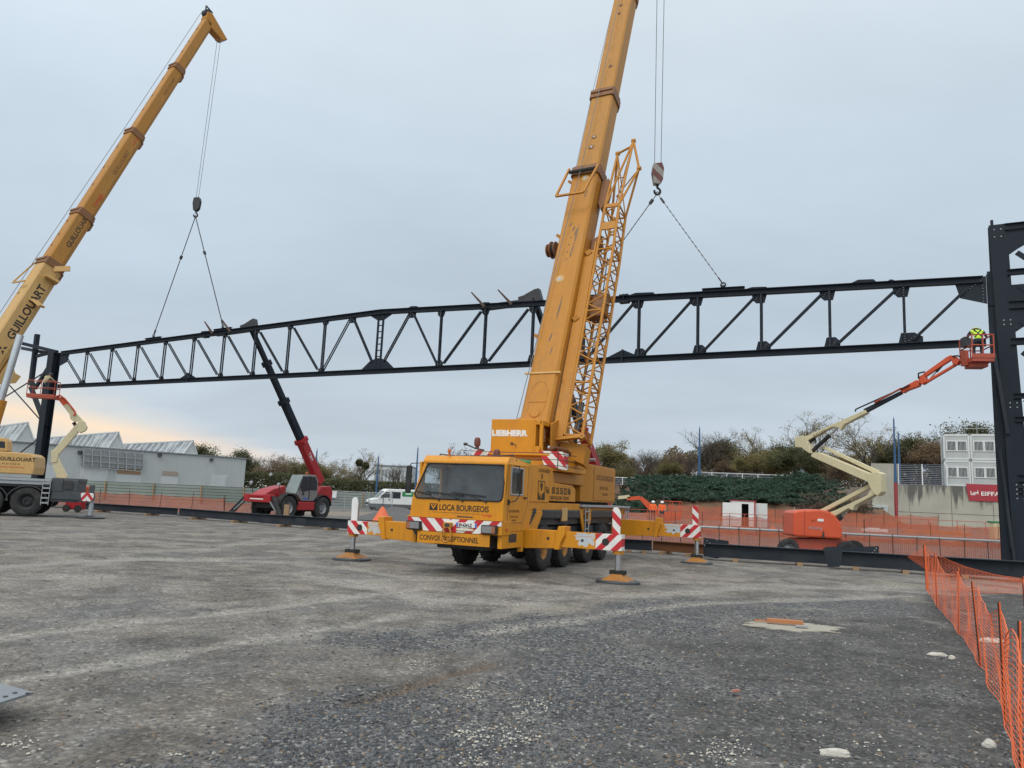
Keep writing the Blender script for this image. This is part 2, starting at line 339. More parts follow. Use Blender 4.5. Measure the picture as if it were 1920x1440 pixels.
def vnoise(x, y, s, seed=0):
    r = np.random.RandomState(seed); T = r.rand(256, 256); x = x / s; y = y / s
    xi = np.floor(x).astype(int); yi = np.floor(y).astype(int); fx = x - xi; fy = y - yi; fx = fx * fx * (3 - 2 * fx); fy = fy * fy * (3 - 2 * fy)
    g = lambda i, j: T[(xi + i) % 256, (yi + j) % 256]
    return (g(0, 0) * (1 - fx) + g(1, 0) * fx) * (1 - fy) + (g(0, 1) * (1 - fx) + g(1, 1) * fx) * fy
def masks(x, y):
    d = seg_d(x, y, gravel_line[:-1]); ins = in_poly(x, y, poly)
    wig = (vnoise(x, y, 1.6, 1) - 0.5) * 1.3 + (vnoise(x, y, 0.5, 2) - 0.5) * 0.5
    gr = np.clip((np.where(ins, d, -d) + wig) * 1.6 + 0.4, 0, 1)
    br = np.clip((vnoise(x, y, 2.3, 8) - 0.52) * 4, 0, 1) * 0.55
    ins_all = gr
    ca = np.where(in_poly(x, y, core_a), 1, -1) * seg_d(x, y, core_a + core_a[:1]); cb_ = np.where(in_poly(x, y, core_b), 1, -1) * seg_d(x, y, core_b + core_b[:1])
    core = np.clip((np.maximum(ca, cb_) + wig * .9) * 1.5 + .5, 0, 1) * (0.72 + 0.5 * vnoise(x, y, 1.1, 31)); core = np.clip(core, 0, 1)
    core = np.maximum(core, np.clip((vnoise(x, y, 1.3, 33) * .6 + vnoise(x, y, .45, 34) * .4 - .60) * 6, 0, 1) * .7 * gr)
    global DARK; DARK = np.clip(gr - core, 0, 1)
    gr = core * (1 - .5 * br)
    tr = np.zeros(x.shape)
    for P, wd in tracks:
        dd = seg_d(x, y, P) + (vnoise(x, y, 0.7, 4) - 0.5) * wd * 0.9
        for off in (0.0,): tr = np.maximum(tr, np.clip(1.25 - dd / wd, 0, 1))
    pt = np.clip((vnoise(x, y, 0.9, 11) * 0.6 + vnoise(x, y, 0.28, 12) * 0.4 - 0.66) * 8, 0, 1)
    tr = np.maximum(tr * 1.0, pt * 0.45)
    ru = np.zeros(x.shape)
    for P, wd in ruts: ru = np.maximum(ru, np.clip(1.2 - seg_d(x, y, P) / wd, 0, 1))
    return gr, tr, ru
def ground_h(x, y):
    gr, tr, ru = masks(x, y); near = np.clip(1 - (np.hypot(x, y) - 25) / 20, 0, 1)
    h = (vnoise(x, y, 3.0, 21) - 0.5) * 0.05 + (vnoise(x, y, 0.8, 22) - 0.5) * 0.025 + (vnoise(x, y, 0.25, 23) - 0.5) * 0.016
    return h * near - ru * 0.07 - 0.02 * tr * near - 0.02
def axis_pts(lo, hi, flo, fhi, st):
    a = list(np.arange(flo, fhi, st)); s = st; v = fhi
    while v < hi: a.append(v); s *= 1.22; v += s
    a.append(hi); s = st; v = flo - st; b = []
    while v > lo: b.append(v); s *= 1.22; v -= s
    b.append(lo); return np.array(b[::-1] + a)
gx = axis_pts(-1500, 1500, -14, 13, 0.09); gy = axis_pts(-40, 3000, 2.5, 24, 0.09)
XX, YY = np.meshgrid(gx, gy); hh = ground_h(XX, YY); gm = masks(XX, YY); dark_m = DARK.copy()
nx, ny = len(gx), len(gy); idx = np.arange(nx * ny).reshape(ny, nx)
me = bpy.data.meshes.new("ground"); co = np.stack([XX, YY, hh], -1).reshape(-1, 3).astype(np.float32)
q = np.stack([idx[:-1, :-1], idx[:-1, 1:], idx[1:, 1:], idx[1:, :-1]], -1).reshape(-1, 4)
def fast_mesh(me, co, q):
    k = q.shape[1]; me.vertices.add(len(co)); me.vertices.foreach_set('co', co.astype(np.float32).ravel()); me.loops.add(q.size); me.loops.foreach_set('vertex_index', q.astype(np.int32).ravel())
    me.polygons.add(len(q)); me.polygons.foreach_set('loop_start', np.arange(0, q.size, k, dtype=np.int32)); me.polygons.foreach_set('loop_total', np.full(len(q), k, np.int32)); me.update(calc_edges=True)
fast_mesh(me, co, q)
at = me.color_attributes.new("wear", 'FLOAT_COLOR', 'POINT')
at.data.foreach_set('color', np.stack([gm[0], gm[1], gm[2], dark_m], -1).astype(np.float32).ravel())
me.polygons.foreach_set('use_smooth', [True] * len(me.polygons))
ground = bpy.data.objects.new("ground", me); col.objects.link(ground)
tag(ground, 'compacted grey-brown gravel yard with pale wheel tracks and darker crushed stone', kind='structure')
m, nt, b, oc, o = _mat("gravel_ground")
va = N(nt, 'ShaderNodeVertexColor'); va.layer_name = "wear"; sp = N(nt, 'ShaderNodeSeparateColor'); nt.links.new(va.outputs[0], sp.inputs[0])
big = tnoise(nt, oc, 0.28, 6, 0.6, 0.5); mid = tnoise(nt, oc, 1.7, 6, 0.65, 0.3); fine = tnoise(nt, oc, 14, 5, 0.7)
v1 = N(nt, 'ShaderNodeTexVoronoi'); v1.inputs['Scale'].default_value = 26; nt.links.new(oc, v1.inputs['Vector'])
v2 = N(nt, 'ShaderNodeTexVoronoi'); v2.inputs['Scale'].default_value = 9; nt.links.new(oc, v2.inputs['Vector'])
sc_ = N(nt, 'ShaderNodeSeparateColor'); nt.links.new(v1.outputs['Color'], sc_.inputs[0])
sc2 = N(nt, 'ShaderNodeSeparateColor'); nt.links.new(v2.outputs['Color'], sc2.inputs[0])
dirtc = ramp(nt, mid, [(0.25, (0.092, 0.080, 0.068)), (0.5, (0.148, 0.134, 0.117)), (0.75, (0.215, 0.20, 0.178))])
dirtc = mix(nt, ramp(nt, big, [(0.42, 0.0), (0.62, 0.6)]), dirtc, (0.128, 0.133, 0.138))
stn = ramp(nt, sc_.outputs[0], [(0.0, 0.62), (0.5, 0.95), (0.9, 1.3), (1.0, 2.0)])
dirtc = mix(nt, 0.75, dirtc, stn, 'MULTIPLY')
grc = ramp(nt, sc_.outputs[0], [(0.0, (0.04, 0.044, 0.050)), (0.45, (0.08, 0.085, 0.092)), (0.85, (0.14, 0.145, 0.15)), (1.0, (0.32, 0.31, 0.29))])
grc = mix(nt, ramp(nt, mid, [(0.45, 0.0), (0.75, 0.45)]), grc, (0.10, 0.09, 0.075))
darkc = mix(nt, 0.9, ramp(nt, mid, [(0.25, (0.052, 0.052, 0.051)), (0.5, (0.078, 0.077, 0.075)), (0.75, (0.12, 0.117, 0.112))]), ramp(nt, sc_.outputs[1], [(0.0, 0.6), (0.5, 0.95), (0.88, 1.25), (1.0, 2.4)]), 'MULTIPLY')
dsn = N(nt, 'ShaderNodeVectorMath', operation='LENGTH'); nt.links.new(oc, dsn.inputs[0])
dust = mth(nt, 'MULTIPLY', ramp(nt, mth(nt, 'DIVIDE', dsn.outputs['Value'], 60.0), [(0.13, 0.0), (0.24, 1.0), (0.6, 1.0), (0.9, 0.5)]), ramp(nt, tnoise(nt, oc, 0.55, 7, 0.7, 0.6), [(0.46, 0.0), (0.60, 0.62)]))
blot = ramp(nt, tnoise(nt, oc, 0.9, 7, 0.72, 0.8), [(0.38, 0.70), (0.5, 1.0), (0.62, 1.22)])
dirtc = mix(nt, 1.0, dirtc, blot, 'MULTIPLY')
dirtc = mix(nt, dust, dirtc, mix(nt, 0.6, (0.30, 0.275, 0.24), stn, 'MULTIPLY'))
cc = mix(nt, va.outputs['Alpha'], dirtc, darkc)
cc = mix(nt, sp.outputs[0], cc, grc)
trc = mix(nt, 0.4, ramp(nt, fine, [(0.3, (0.24, 0.225, 0.20)), (0.7, (0.38, 0.36, 0.325))]), stn, 'MULTIPLY')
cc = mix(nt, mth(nt, 'MULTIPLY', sp.outputs[1], ramp(nt, tnoise(nt, oc, 5, 6, 0.7), [(0.35, 0.25), (0.6, 0.9)])), cc, trc)
cc = mix(nt, mth(nt, 'MULTIPLY', sp.outputs[2], 0.8), cc, (0.13, 0.093, 0.062))
wht = ramp(nt, tnoise(nt, oc, 2.6, 8, 0.75, 0.4), [(0.64, 0.0), (0.69, 0.6)])
cc = mix(nt, wht, cc, (0.42, 0.40, 0.35))
fl = ramp(nt, fine, [(0.3, 0.72), (0.7, 1.25)]); cc = mix(nt, 0.8, cc, fl, 'MULTIPLY')
nt.links.new(cc, b.inputs['Base Color']); b.inputs['Roughness'].default_value = 0.9; b.inputs['Specular IOR Level'].default_value = 0.3
hgt = mth(nt, 'ADD', mth(nt, 'MULTIPLY', mth(nt, 'SUBTRACT', 1.0, v1.outputs['Distance']), 0.6), mth(nt, 'ADD', mth(nt, 'MULTIPLY', fine, 0.5), mth(nt, 'MULTIPLY', v2.outputs['Distance'], -0.4)))
bp = N(nt, 'ShaderNodeBump'); bp.inputs['Strength'].default_value = 0.85; bp.inputs['Distance'].default_value = 0.035; nt.links.new(hgt, bp.inputs['Height']); nt.links.new(bp.outputs[0], b.inputs['Normal'])
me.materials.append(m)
# loose stones: crushed gravel in the foreground (nobody could count it)
def stones(name, n, dmin, dmax, smin, smax, mask, mats, label, seed, white=False):
    r = np.random.RandomState(seed); k = int(n * 6)
    d = 1 / (1 / dmin + (1 / dmax - 1 / dmin) * r.rand(k)) if not white else dmin + (dmax - dmin) * r.rand(k)
    a = (r.rand(k) - 0.5) * 1.35; x = d * np.sin(a); y = d * np.cos(a)
    gr, tr, ru = masks(x, y); p = gr if mask == 'gravel' else np.full(k, 0.22) + 0.6 * DARK
    keep = r.rand(k) < p * (0.35 + 0.65 * vnoise(x, y, 0.9, seed + 3)); x, y = x[keep][:n], y[keep][:n]; n = len(x)
    s = smin + (smax - smin) * r.rand(n) ** 2.5; h = ground_h(x, y)
    base = np.array([(1, 0, 0), (0, 1, 0), (-1, 0, 0), (0, -1, 0), (0.2, 0.1, 1), (0.55, 0.6, 0.55), (-0.6, 0.5, 0.45), (-0.5, -0.6, 0.6), (0.6, -0.5, 0.5)], float)
    fc = np.array([(0, 5, 8), (0, 1, 5), (1, 6, 5), (1, 2, 6), (2, 7, 6), (2, 3, 7), (3, 8, 7), (3, 0, 8), (4, 5, 6), (4, 6, 7), (4, 7, 8), (4, 8, 5)])
    P = base[None] * (0.7 + 0.6 * r.rand(n, 9, 3)) * s[:, None, None] * np.array([1, 0.75, 0.55])
    t = r.rand(n) * 6.283; c, sn = np.cos(t), np.sin(t)
    X = P[..., 0] * c[:, None] - P[..., 1] * sn[:, None] + x[:, None]; Y = P[..., 0] * sn[:, None] + P[..., 1] * c[:, None] + y[:, None]
    Z = P[..., 2] + (P[..., 0] * (r.rand(n)[:, None] - 0.5) * 0.6) + h[:, None] + s[:, None] * 0.05
    co = np.stack([X, Y, Z], -1).reshape(-1, 3); q = (fc[None] + (np.arange(n) * 9)[:, None, None]).reshape(-1, 3)
    me = bpy.data.meshes.new(name); fast_mesh(me, co, q)
    for mm in mats: me.materials.append(mm)
    mi = np.repeat(r.choice(len(mats), n, p=None), 12).astype(np.int32); me.polygons.foreach_set('material_index', mi)
    o = bpy.data.objects.new(name, me); col.objects.link(o); return tag(o, label, None, None, 'stuff')
g1 = paint("stone_blue_grey", (0.085, 0.092, 0.10), 0.8, dirt=0.3); g2 = paint("stone_dark", (0.045, 0.048, 0.053), 0.8, dirt=0.3)
g3 = paint("stone_mid_grey", (0.135, 0.14, 0.145), 0.8, dirt=0.3); g4 = paint("stone_light", (0.3, 0.29, 0.265), 0.85, dirt=0.3); g5 = paint("stone_tan", (0.19, 0.14, 0.095), 0.85, dirt=0.2)
stones("crushed_gravel", 52000, 3.6, 17, 0.006, 0.026, 'gravel', [g1, g1, g2, g2, g3, g1, g3, g2, g1, g2, g3, g1, g3, g4, g2, g1, g1, g2, g5, g3], 'dark blue-grey crushed stone spread over the foreground of the yard', 3)
stones("loose_pebbles", 36000, 3.6, 20, 0.006, 0.026, 'all', [g3, g3, g1, g5, g3, g4, g2, g1], 'scattered grey and tan pebbles across the compacted dirt', 9)
# ------------------------------------------------------------------ the truss and its steel frames
A0 = G(1885, 1078); TH = rad(-28); DD = V((math.cos(TH), math.sin(TH), 0)); NN = V((-math.sin(TH), math.cos(TH), 0))   # NN points away from the photographer
def T(s, z, off=0.0): return A0 + DD * s + NN * off + V((0, 0, z))
S0, SM, S1 = -0.25, -29.5, -59.0
ztop = lambda s: 12.30 - abs(s - SM) * (12.30 - 11.38) / 29.3     # top surface of the top chord
CH = 0.27; ZB = 8.60
tr_ = thing('steel_truss', 'long dark roof truss with peaked top chord slung from the two yellow cranes', 'truss', T(SM, ZB))
for a, b_ in ((S0, SM), (SM, S1)):
    MB().ibeam(T(a, ztop(a) - CH / 2), T(b_, ztop(b_) - CH / 2), 0.26, CH, 0.03).build('top_chord', M_steel, tr_, True)
    MB().ibeam(T(a, ZB + CH / 2), T(b_, ZB + CH / 2), 0.26, CH, 0.03).build('bottom_chord', M_steel, tr_, True)
nodesR = [-3.03, -5.83, -8.62, -11.42, -14.22, -17.03, -19.83, -22.62, -25.4]
nodesL = [2 * SM - s for s in nodesR]
yt = lambda s: ztop(s) - CH; yb = ZB + CH
def gusset(s, top, w, h, side, big=False):
    mb = MB(); z0 = yt(s) if top else yb; sg = -1 if top else 1
    pts = [T(s + side * w * 0.85, z0, -0.012), T(s + side * w * 0.85, z0 + sg * h * 0.55, -0.012), T(s + side * w * 0.45, z0 + sg * h, -0.012), T(s - side * 0.14, z0 + sg * h, -0.012), T(s - side * 0.24, z0, -0.012)]
    mb.prism(pts, NN * 0.024)
    for i in range(4):
        f = (i + 0.5) / 4
        mb.tube(T(s, z0 + sg * h * f, -0.13), T(s, z0 + sg * h * f, -0.10), 0.012, 6, mi=1)
        mb.tube(T(s + side * (0.10 + f * w * 0.5), z0 + sg * (0.05 + h * f * 0.75), -0.10), T(s + side * (0.10 + f * w * 0.5), z0 + sg * (0.05 + h * f * 0.75), -0.085), 0.012, 6, mi=1)
    mb.build('gusset_plate', [M_steel, M_bolt], tr_, True)
def member(a, b_, w, name, double=True):
    mb = MB(); a, b_ = V(a), V(b_)
    if double:
        for o_ in (-0.075, 0.075): mb.beam(a + NN * o_, b_ + NN * o_, 0.035, w * .8, (b_ - a).cross(NN))
        n = int((b_ - a).length / 0.7)
        for i in range(1, n): p = a.lerp(b_, i / n); mb.tube(p - NN * 0.10, p + NN * 0.09, 0.009, 6, mi=1)
    else: mb.beam(a, b_, 0.06, w, (b_ - a).cross(NN))
    return mb.build(name, [M_steel, M_bolt], tr_, True)
for nodes, sg in ((nodesR, 1), (nodesL, -1)):
    end = S0 if sg == 1 else S1
    for i, s in enumerate(nodes):
        member(T(s, yt(s)), T(s, yb), (0.13 if i < 8 else 0.10) if sg == 1 else 0.12, 'vertical_strut')
        so_ = -0.28 * sg   # diagonals start beside the vertical
        sz = (0.30 + 0.12 * (1 - i / 9)) if sg == 1 else 0.24
        wg_ = (0.30 + 0.16 * (i < 5)) if sg == 1 else 0.30
        gusset(s, True, wg_, sz, -sg); gusset(s, False, wg_ + 0.3 * (i == 0), sz, sg)
        nxt = end if i == 0 else nodes[i - 1]
        # bottom of this vertical up to the top of the next node towards the support
        member(T(s + sg * 0.30, yb + 0.12), T(nxt - sg * (0.30 if i else 0.5), yt(nxt) - 0.12), (0.12 if i < 3 else 0.10) if sg == 1 else 0.09, 'diagonal_brace')
    # W panel next to the centre post
    sw = SM + sg * 2.1; member(T(nodes[8] - sg * 0.12, yb + 0.1), T(sw + sg * 0.15, yt(sw) - 0.1), 0.085, 'diagonal_brace'); member(T(SM + sg * 0.42, yb + 0.42), T(sw - sg * 0.15, yt(sw) - 0.1), 0.10, 'diagonal_brace')
    gusset(sw, True, 0.35, 0.3, 1)
for o_ in (-0.17, 0.17): MB().beam(T(SM + o_, yt(SM)), T(SM + o_, yb), 0.10, 0.08, NN).build('centre_post', M_steel, tr_, True)
for k in range(8): zz = yb + 0.35 + k * 0.36; MB().beam(T(SM - 0.12, zz), T(SM + 0.12, zz), 0.06, 0.05).build('post_batten', M_steel, tr_, True)
mb = MB(); mb.prism([T(SM - 1.15, yb, -0.015), T(SM + 1.15, yb, -0.015), T(SM + 0.6, yb + 0.45, -0.015), T(SM + 0.15, yb + 0.62, -0.015), T(SM - 0.15, yb + 0.62, -0.015), T(SM - 0.6, yb + 0.45, -0.015)], NN * 0.03); mb.build('centre_gusset', M_steel, tr_, True); mb = MB()
mb.prism([T(SM - 0.85, yt(SM) - 0.0, -0.015), T(SM + 0.85, yt(SM), -0.015), T(SM + 0.2, yt(SM) - 0.36, -0.015), T(SM - 0.2, yt(SM) - 0.36, -0.015)], NN * 0.03); mb.build('centre_gusset', M_steel, tr_, True)
for s in (-15.0, -45.0):   # triangular stiffeners on the bottom chord
    mb = MB(); mb.prism([T(s - 0.8, yb, -0.02), T(s + 0.8, yb, -0.02), T(s, yb + 0.36, -0.02)], NN * 0.04); mb.beam(T(s, ZB + 0.03, -0.12), T(s, yb + 0.36, -0.06), 0.03, 0.08, DD); mb.build('stiffener_plate', M_steel, tr_, True)
# end gussets
for e, sg in ((S0, 1), (S1, -1)):
    mb = MB(); z = yt(e); mb.prism([T(e + sg * 0.1, z + CH, -0.03), T(e - sg * 0.95, z + 0.02, -0.03), T(e - sg * 0.8, z - 0.55, -0.03), T(e + sg * 0.1, z - 0.85, -0.03)], NN * 0.03)
    if sg == 1:
        for i in range(9): p = T(e - 0.85 + i * 0.095, z - 0.5 + i * 0.075, -0.06); mb.tube(p, p + NN * 0.03, 0.014, 6, mi=1)
        for i in range(9): p = T(e - 0.02, z - 0.75 + i * 0.13, -0.06); mb.tube(p, p + NN * 0.03, 0.014, 6, mi=1)
    mb.build('end_gusset', [M_steel, M_bolt], tr_, True)
# cleats and plates on the top chord, clamped splice
for s0, s1, h in ((-14.8, -13.4, 0.09), (-5.0, -4.0, 0.11), (-27.6, -26.9, 0.07), (-9.3, -8.3, 0.05), (-22.9, -22.3, 0.06), (-44.2, -43.2, 0.07), (-3.6, -3.3, 0.05)):
    mb = MB(); z = ztop(s0); z1 = ztop(s1); mb.prism([T(s0, z - 0.02, -0.13), T(s1, z1 - 0.02, -0.13), T(s1 - 0.12, z1 + h, -0.13), T(s0 + 0.3 * (s1 - s0), z + h, -0.13)], NN * 0.26); mb.build('purlin_cleat', M_steel, tr_, True)
for s in (-15.0 + 0.2 - 0.0, -43.6):
    mb = MB(); z = ztop(s); mb.beam(T(s - 0.4, z + 0.02), T(s + 0.05, z + 0.03), 0.36, 0.08); mb.beam(T(s - 0.4, z - CH - 0.03), T(s + 0.05, z - CH - 0.02), 0.36, 0.08)
    mb.tube(T(s - 0.18, z + 0.08, -0.17), T(s - 0.18, z - CH - 0.08, -0.17), 0.02, 6); mb.build('splice_clamp', M_steel, tr_, True)
lift = []
for px, py, L in ((1356, 531, 1.9), (1098, 553, 1.5), (288, 630, 1.6), (418, 612, 1.6)):
    p = PL(px, py, A0, NN); s = (p - A0).dot(DD); z = ztop(s); mb = MB()
    mb.ibeam(T(s - L / 2, ztop(s - L / 2) + 0.07), T(s + L / 2, ztop(s + L / 2) + 0.07), 0.2, 0.15, 0.02)
    mb.prism([T(s - 0.1, z + 0.14, -0.02), T(s + 0.1, z + 0.14, -0.02), T(s + 0.07, z + 0.26, -0.02), T(s - 0.07, z + 0.26, -0.02)], NN * 0.04)
    mb.build('lifting_beam', M_steel, tr_, True); lift.append(T(s, z + 0.3))
# ---- right hand portal frame
def colm(name, parent, base, top, w, d, t=0.03, mi=0, dirx=DD):
    return MB().ibeam(base, top, w, d, t, NN).build(name, M_steel, parent, True)
fr_ = thing('steel_portal_frame', 'tall dark steel column frame with bolted braces at the right edge behind orange netting', 'steel frame', A0)
def F(s, z, o_=0.0): return T(s, z, o_)
ZT = 13.42
# broad H column: flange towards the photographer, web plate to its left
MB().beam(F(0.62, 0), F(0.32, ZT), 0.60, 0.05, NN).build('column_flange', [M_steel, M_bolt], fr_, True)
MB().beam(F(0.75, 0, 0.62), F(0.35, ZT, 0.62), 0.62, 0.04, NN).build('column_flange', M_steel, fr_, True)
MB().beam(F(0.64, 0, 0.31), F(0.34, ZT, 0.31), 0.03, 0.58, NN).build('column_web', M_steel, fr_, True)
MB().ibeam(F(0.12, 0, 0.35), F(0.08, 11.6, 0.35), 0.36, 0.42, 0.03, NN).build('splice_column', M_steel, fr_, True)
for z in (2.8, 6.2, 9.4):   # bolt groups with small bolts
    for i in range(2):
        for j in range(2 if z > 5 else 4): p = F(0.55 - z * 0.02 + i * 0.22 - 0.0, z + j * 0.17, -0.04); MB().tube(p, p + NN * 0.03, 0.025, 6).build('bolt', M_bolt, fr_, True)
for i in range(2):
    for j in range(2): p = F(0.2 + i * 0.22, ZT - 0.5 + j * 0.3, -0.04); MB().tube(p, p + NN * 0.03, 0.025, 6).build('bolt', M_bolt, fr_, True)
pass
MB().beam(F(0.30, 0.55, -0.12), F(0.02, 4.6, -0.06), 0.09, 0.05, NN).build('angle_brace', M_steelg, fr_, True)
MB().beam(F(0.02, 4.6, -0.08), F(0.22, 1.0, -0.10), 0.06, 0.05, NN).build('angle_brace', M_steel, fr_, True)
MB().beam(F(0.0, 8.3, -0.06), F(0.30, 5.2, -0.10), 0.12, 0.06, NN).build('angle_brace', M_steelg, fr_, True)
MB().prism([F(0.0, ZT - 2.1, 0.1), F(0.0, ZT - 0.05, 0.1), F(0.25, ZT - 0.05, 0.1), F(0.25, ZT - 3.2, 0.1), F(-0.12, ZT - 3.2, 0.1)], NN * 0.03).build('top_stiffener', M_steel, fr_, True)
bs = [(ZT - 0.14, 0.26), (11.45, 0.22), (10.15, 0.3), (8.72, 0.26), (6.63, 0.2), (5.75, 0.2), (3.55, 0.26), (3.1, 0.2)]
for z, h in bs: MB().ibeam(F(0.55, z), F(7.5, z), 0.2, h, 0.025).build('horizontal_beam', M_steel, fr_, True)
MB().beam(F(0.16, ZT - 0.05, 0.3), F(0.16, ZT + 0.3, 0.3), 0.1, 0.1, NN).build('cap_plate', M_steel, fr_, True)
for z0, z1 in ((ZT - 1.2, 11.9), (10.9, 9.3), (9.5, 7.6), (8.3, 6.9), (6.5, 5.9), (3.3, 4.9), (2.6, 0.8)):
    MB().beam(F(0.9, z0), F(3.4, z0 - 2.3 if z0 > z1 else z0 + 2.0), 0.18, 0.08, NN).build('diagonal_brace', M_steel, fr_, True)
for z in (ZT - 0.3, 10.95, 10.0): MB().prism([F(0.6, z, -0.02), F(1.25, z, -0.02), F(1.3, z - 0.55, -0.02), F(0.95, z - 0.75, -0.02), F(0.6, z - 1.0, -0.02)], NN * 0.03).build('corner_gusset', M_steel, fr_, True)
MB().beam(F(-0.6, 0.05, 0.3), F(1.6, 0.05, 0.3), 1.0, 0.1).build('base_plate', M_steel, fr_, True)
MB().beam(F(2.6, 0, 0.3), F(2.5, ZT, 0.3), 0.3, 0.3, NN).build('inner_column', M_steel, fr_, True)
# ---- left hand frame
B0 = T(S1 - 0.35, 0)
fl_ = thing('steel_corner_frame', 'dark column with raking struts and tie rods behind the left crane', 'steel frame', B0)
def LP(px, py, o_=0.0): return PL(px, py, B0 + NN * o_, NN)
tp = LP(103, 660); bt = LP(79, 893); bt = V((bt.x, bt.y, 0)) + (bt - V((tp.x, tp.y, bt.z))) * 0.0; 
MB().ibeam(V((tp.x, tp.y, 0)), V((tp.x, tp.y, tp.z)), 0.7, 0.6, 0.04, NN).build('column', M_steel, fl_, True)
P_ = lambda a, b_, w=0.2, h=0.2, nm='strut', oa=0, ob=0: MB().beam(LP(*a, oa), LP(*b_, ob), w, h, NN).build(nm, M_steel, fl_, True)
P_((70, 627), (58, 722), 0.3, 0.3, 'raised_post', 0.5, 0.5); P_((58, 726), (86, 800), 0.28, 0.25, 'raking_strut', 0.5, 0); P_((98, 678), (66, 728), 0.25, 0.2, 'raking_strut', 0, 0.5)
P_((38, 643), (107, 660), 0.25, 0.22, 'top_beam'); P_((42, 653), (100, 664), 0.25, 0.2, 'top_beam', 1.5, 0.3); P_((68, 668), (100, 660), 0.2, 0.18, 'top_beam', 0.5, 0.3)
P_((0, 750), (100, 688), 0.07, 0.07, 'tie_rod', 1, 0); P_((14, 718), (78, 790), 0.07, 0.07, 'tie_rod', 1, 0); P_((38, 849), (85, 812), 0.07, 0.07, 'tie_rod', 1, 0); P_((65, 865), (80, 828), 0.07, 0.07, 'tie_rod', 1, 0)
# ------------------------------------------------------------------ main crane (local frame: x to its left side = picture right, y rearward, z up)
Lp, Rp = G(660, 1050), G(1160, 1090); CO = (Lp + Rp) / 2; CYAW = rad(-23.5)
cr = thing('mobile_crane', 'big yellow mobile crane in the middle on outriggers, lattice jib folded beside its boom', 'crane', CO, CYAW)
def wheel(parent, c, r, wd, rimmat, hubc=None, ax=(1, 0, 0), lugs=36, tyre=None, name='wheel'):
    """c = centre; ax points to the outer face"""
    tyre = tyre or M_tyre; ax = V(ax); c = V(c)
    wb = MB().lathe([(r * 0.50, -wd * 0.5), (r * 0.80, -wd * 0.5), (r * 0.93, -wd * 0.46), (r * 0.985, -wd * 0.38), (r * 0.985, wd * 0.38), (r * 0.93, wd * 0.46), (r * 0.80, wd * 0.5), (r * 0.55, wd * 0.47), (r * 0.50, wd * 0.38)], c, ax, 32)
    a = ax.orthogonal().normalized(); b = ax.cross(a)
    for i in range(lugs):
        t = 2 * math.pi * i / lugs; d = a * math.cos(t) + b * math.sin(t); t2 = t + 0.10; d2 = a * math.cos(t2) + b * math.sin(t2); sg = 1 if i % 2 else -1
        wb.beam(c + d * (r * 0.99) + ax * (sg * wd * 0.46), c + d2 * (r * 0.995) + ax * (sg * -wd * 0.04), r * 0.075, r * 0.03, d)
    w_ = wb.build('tyre', tyre, parent, smooth=True); w_.name = 'tyre'
    MB().lathe([(0.001, wd * 0.05), (r * 0.16, wd * 0.05), (r * 0.17, wd * 0.28), (r * 0.21, wd * 0.28), (r * 0.22, wd * 0.02), (r * 0.36, -wd * 0.06), (r * 0.43, wd * 0.22), (r * 0.53, wd * 0.42), (r * 0.52, wd * 0.36), (r * 0.52, -wd * 0.4)], c, ax, 28).build('rim', rimmat, w_, smooth=True)
    mb = MB()
    for i in range(10):
        t = 2 * math.pi * i / 10; d = a * math.cos(t) + b * math.sin(t); mb.tube(c + d * (r * 0.31) - ax * (wd * 0.01), c + d * (r * 0.31) + ax * (wd * 0.08), r * 0.025, 6)
    mb.build('wheel_nuts', M_dk, w_)
    return w_
M_chev = stripes("bumper_chevrons", WH_, RED_, (0.80, 0, -0.80), 0.36, mirror=0.06)
M_st1 = stripes("stripes_rising", WH_, RED_, (0.75, 0, -0.75), 0.30)
M_st2 = stripes("stripes_falling", WH_, RED_, (0.75, 0, 0.75), 0.30)
M_st3 = stripes("stripes_counterweight", RED_, WH_, (0.72, 0.72, 0.55), 0.36)
# peeling paint on the outrigger arms
M_peel = paint("peeling_yellow_paint", YEL, 0.4, dirt=0.3, dcol=(0.30, 0.15, 0.04), chips=(3.2, 0.52, (0.60, 0.64, 0.68)))
M_rim = paint('grimy_yellow_rim', (0.36, 0.16, 0.02), 0.6, dirt=0.9, dcol=(0.07, 0.05, 0.035), scale=2)
# chassis
mb = MB(); mb.bx(-0.75, 1.0, -1.2, 10.3, 0.70, 1.15); mb.bx(-1.05, 1.3, 0.4, 9.4, 1.25, 1.65); mb.bx(-0.95, 1.2, -1.2, 9.2, 0.95, 1.2)  # last box widens the underside, added to block sky light beneath
for y in (1.4, 3.2, 5.5, 7.2): mb.tube((-1.0, y, 0.63), (1.25, y, 0.63), 0.13, 12); mb.lathe([(0.02, -0.25), (0.28, -0.1), (0.28, 0.1), (0.02, 0.25)], (0.1, y, 0.63), (0, 1, 0), 12)
mb.bx(-0.6, 0.85, -1.25, -0.9, 0.62, 0.78)
cr_ch = mb.build('chassis', M_dk, cr, bevel=0.02)
for y in (1.4, 3.2, 5.5, 7.2):
    wheel(cr, (1.25, y, 0.63), 0.64, 0.40, M_rim, ax=(1, 0, 0)); wheel(cr, (-1.05, y, 0.63), 0.64, 0.40, M_rim, ax=(-1, 0, 0))
# cab shell: hollow, with real openings
cab = MB()
FL, FR_ = -1.22, 1.46      # bottom corners
yF, yT = -1.70, -1.52      # windscreen foot and head
cab.hull8([(FL, yF, 1.40), (FR_, yF, 1.40), (FR_, yF + 0.10, 1.40), (FL, yF + 0.10, 1.40), (FL + 0.05, yF, 1.90), (FR_, yF, 1.90), (FR_, yF + 0.10, 1.90), (FL + 0.05, yF + 0.10, 1.90)])
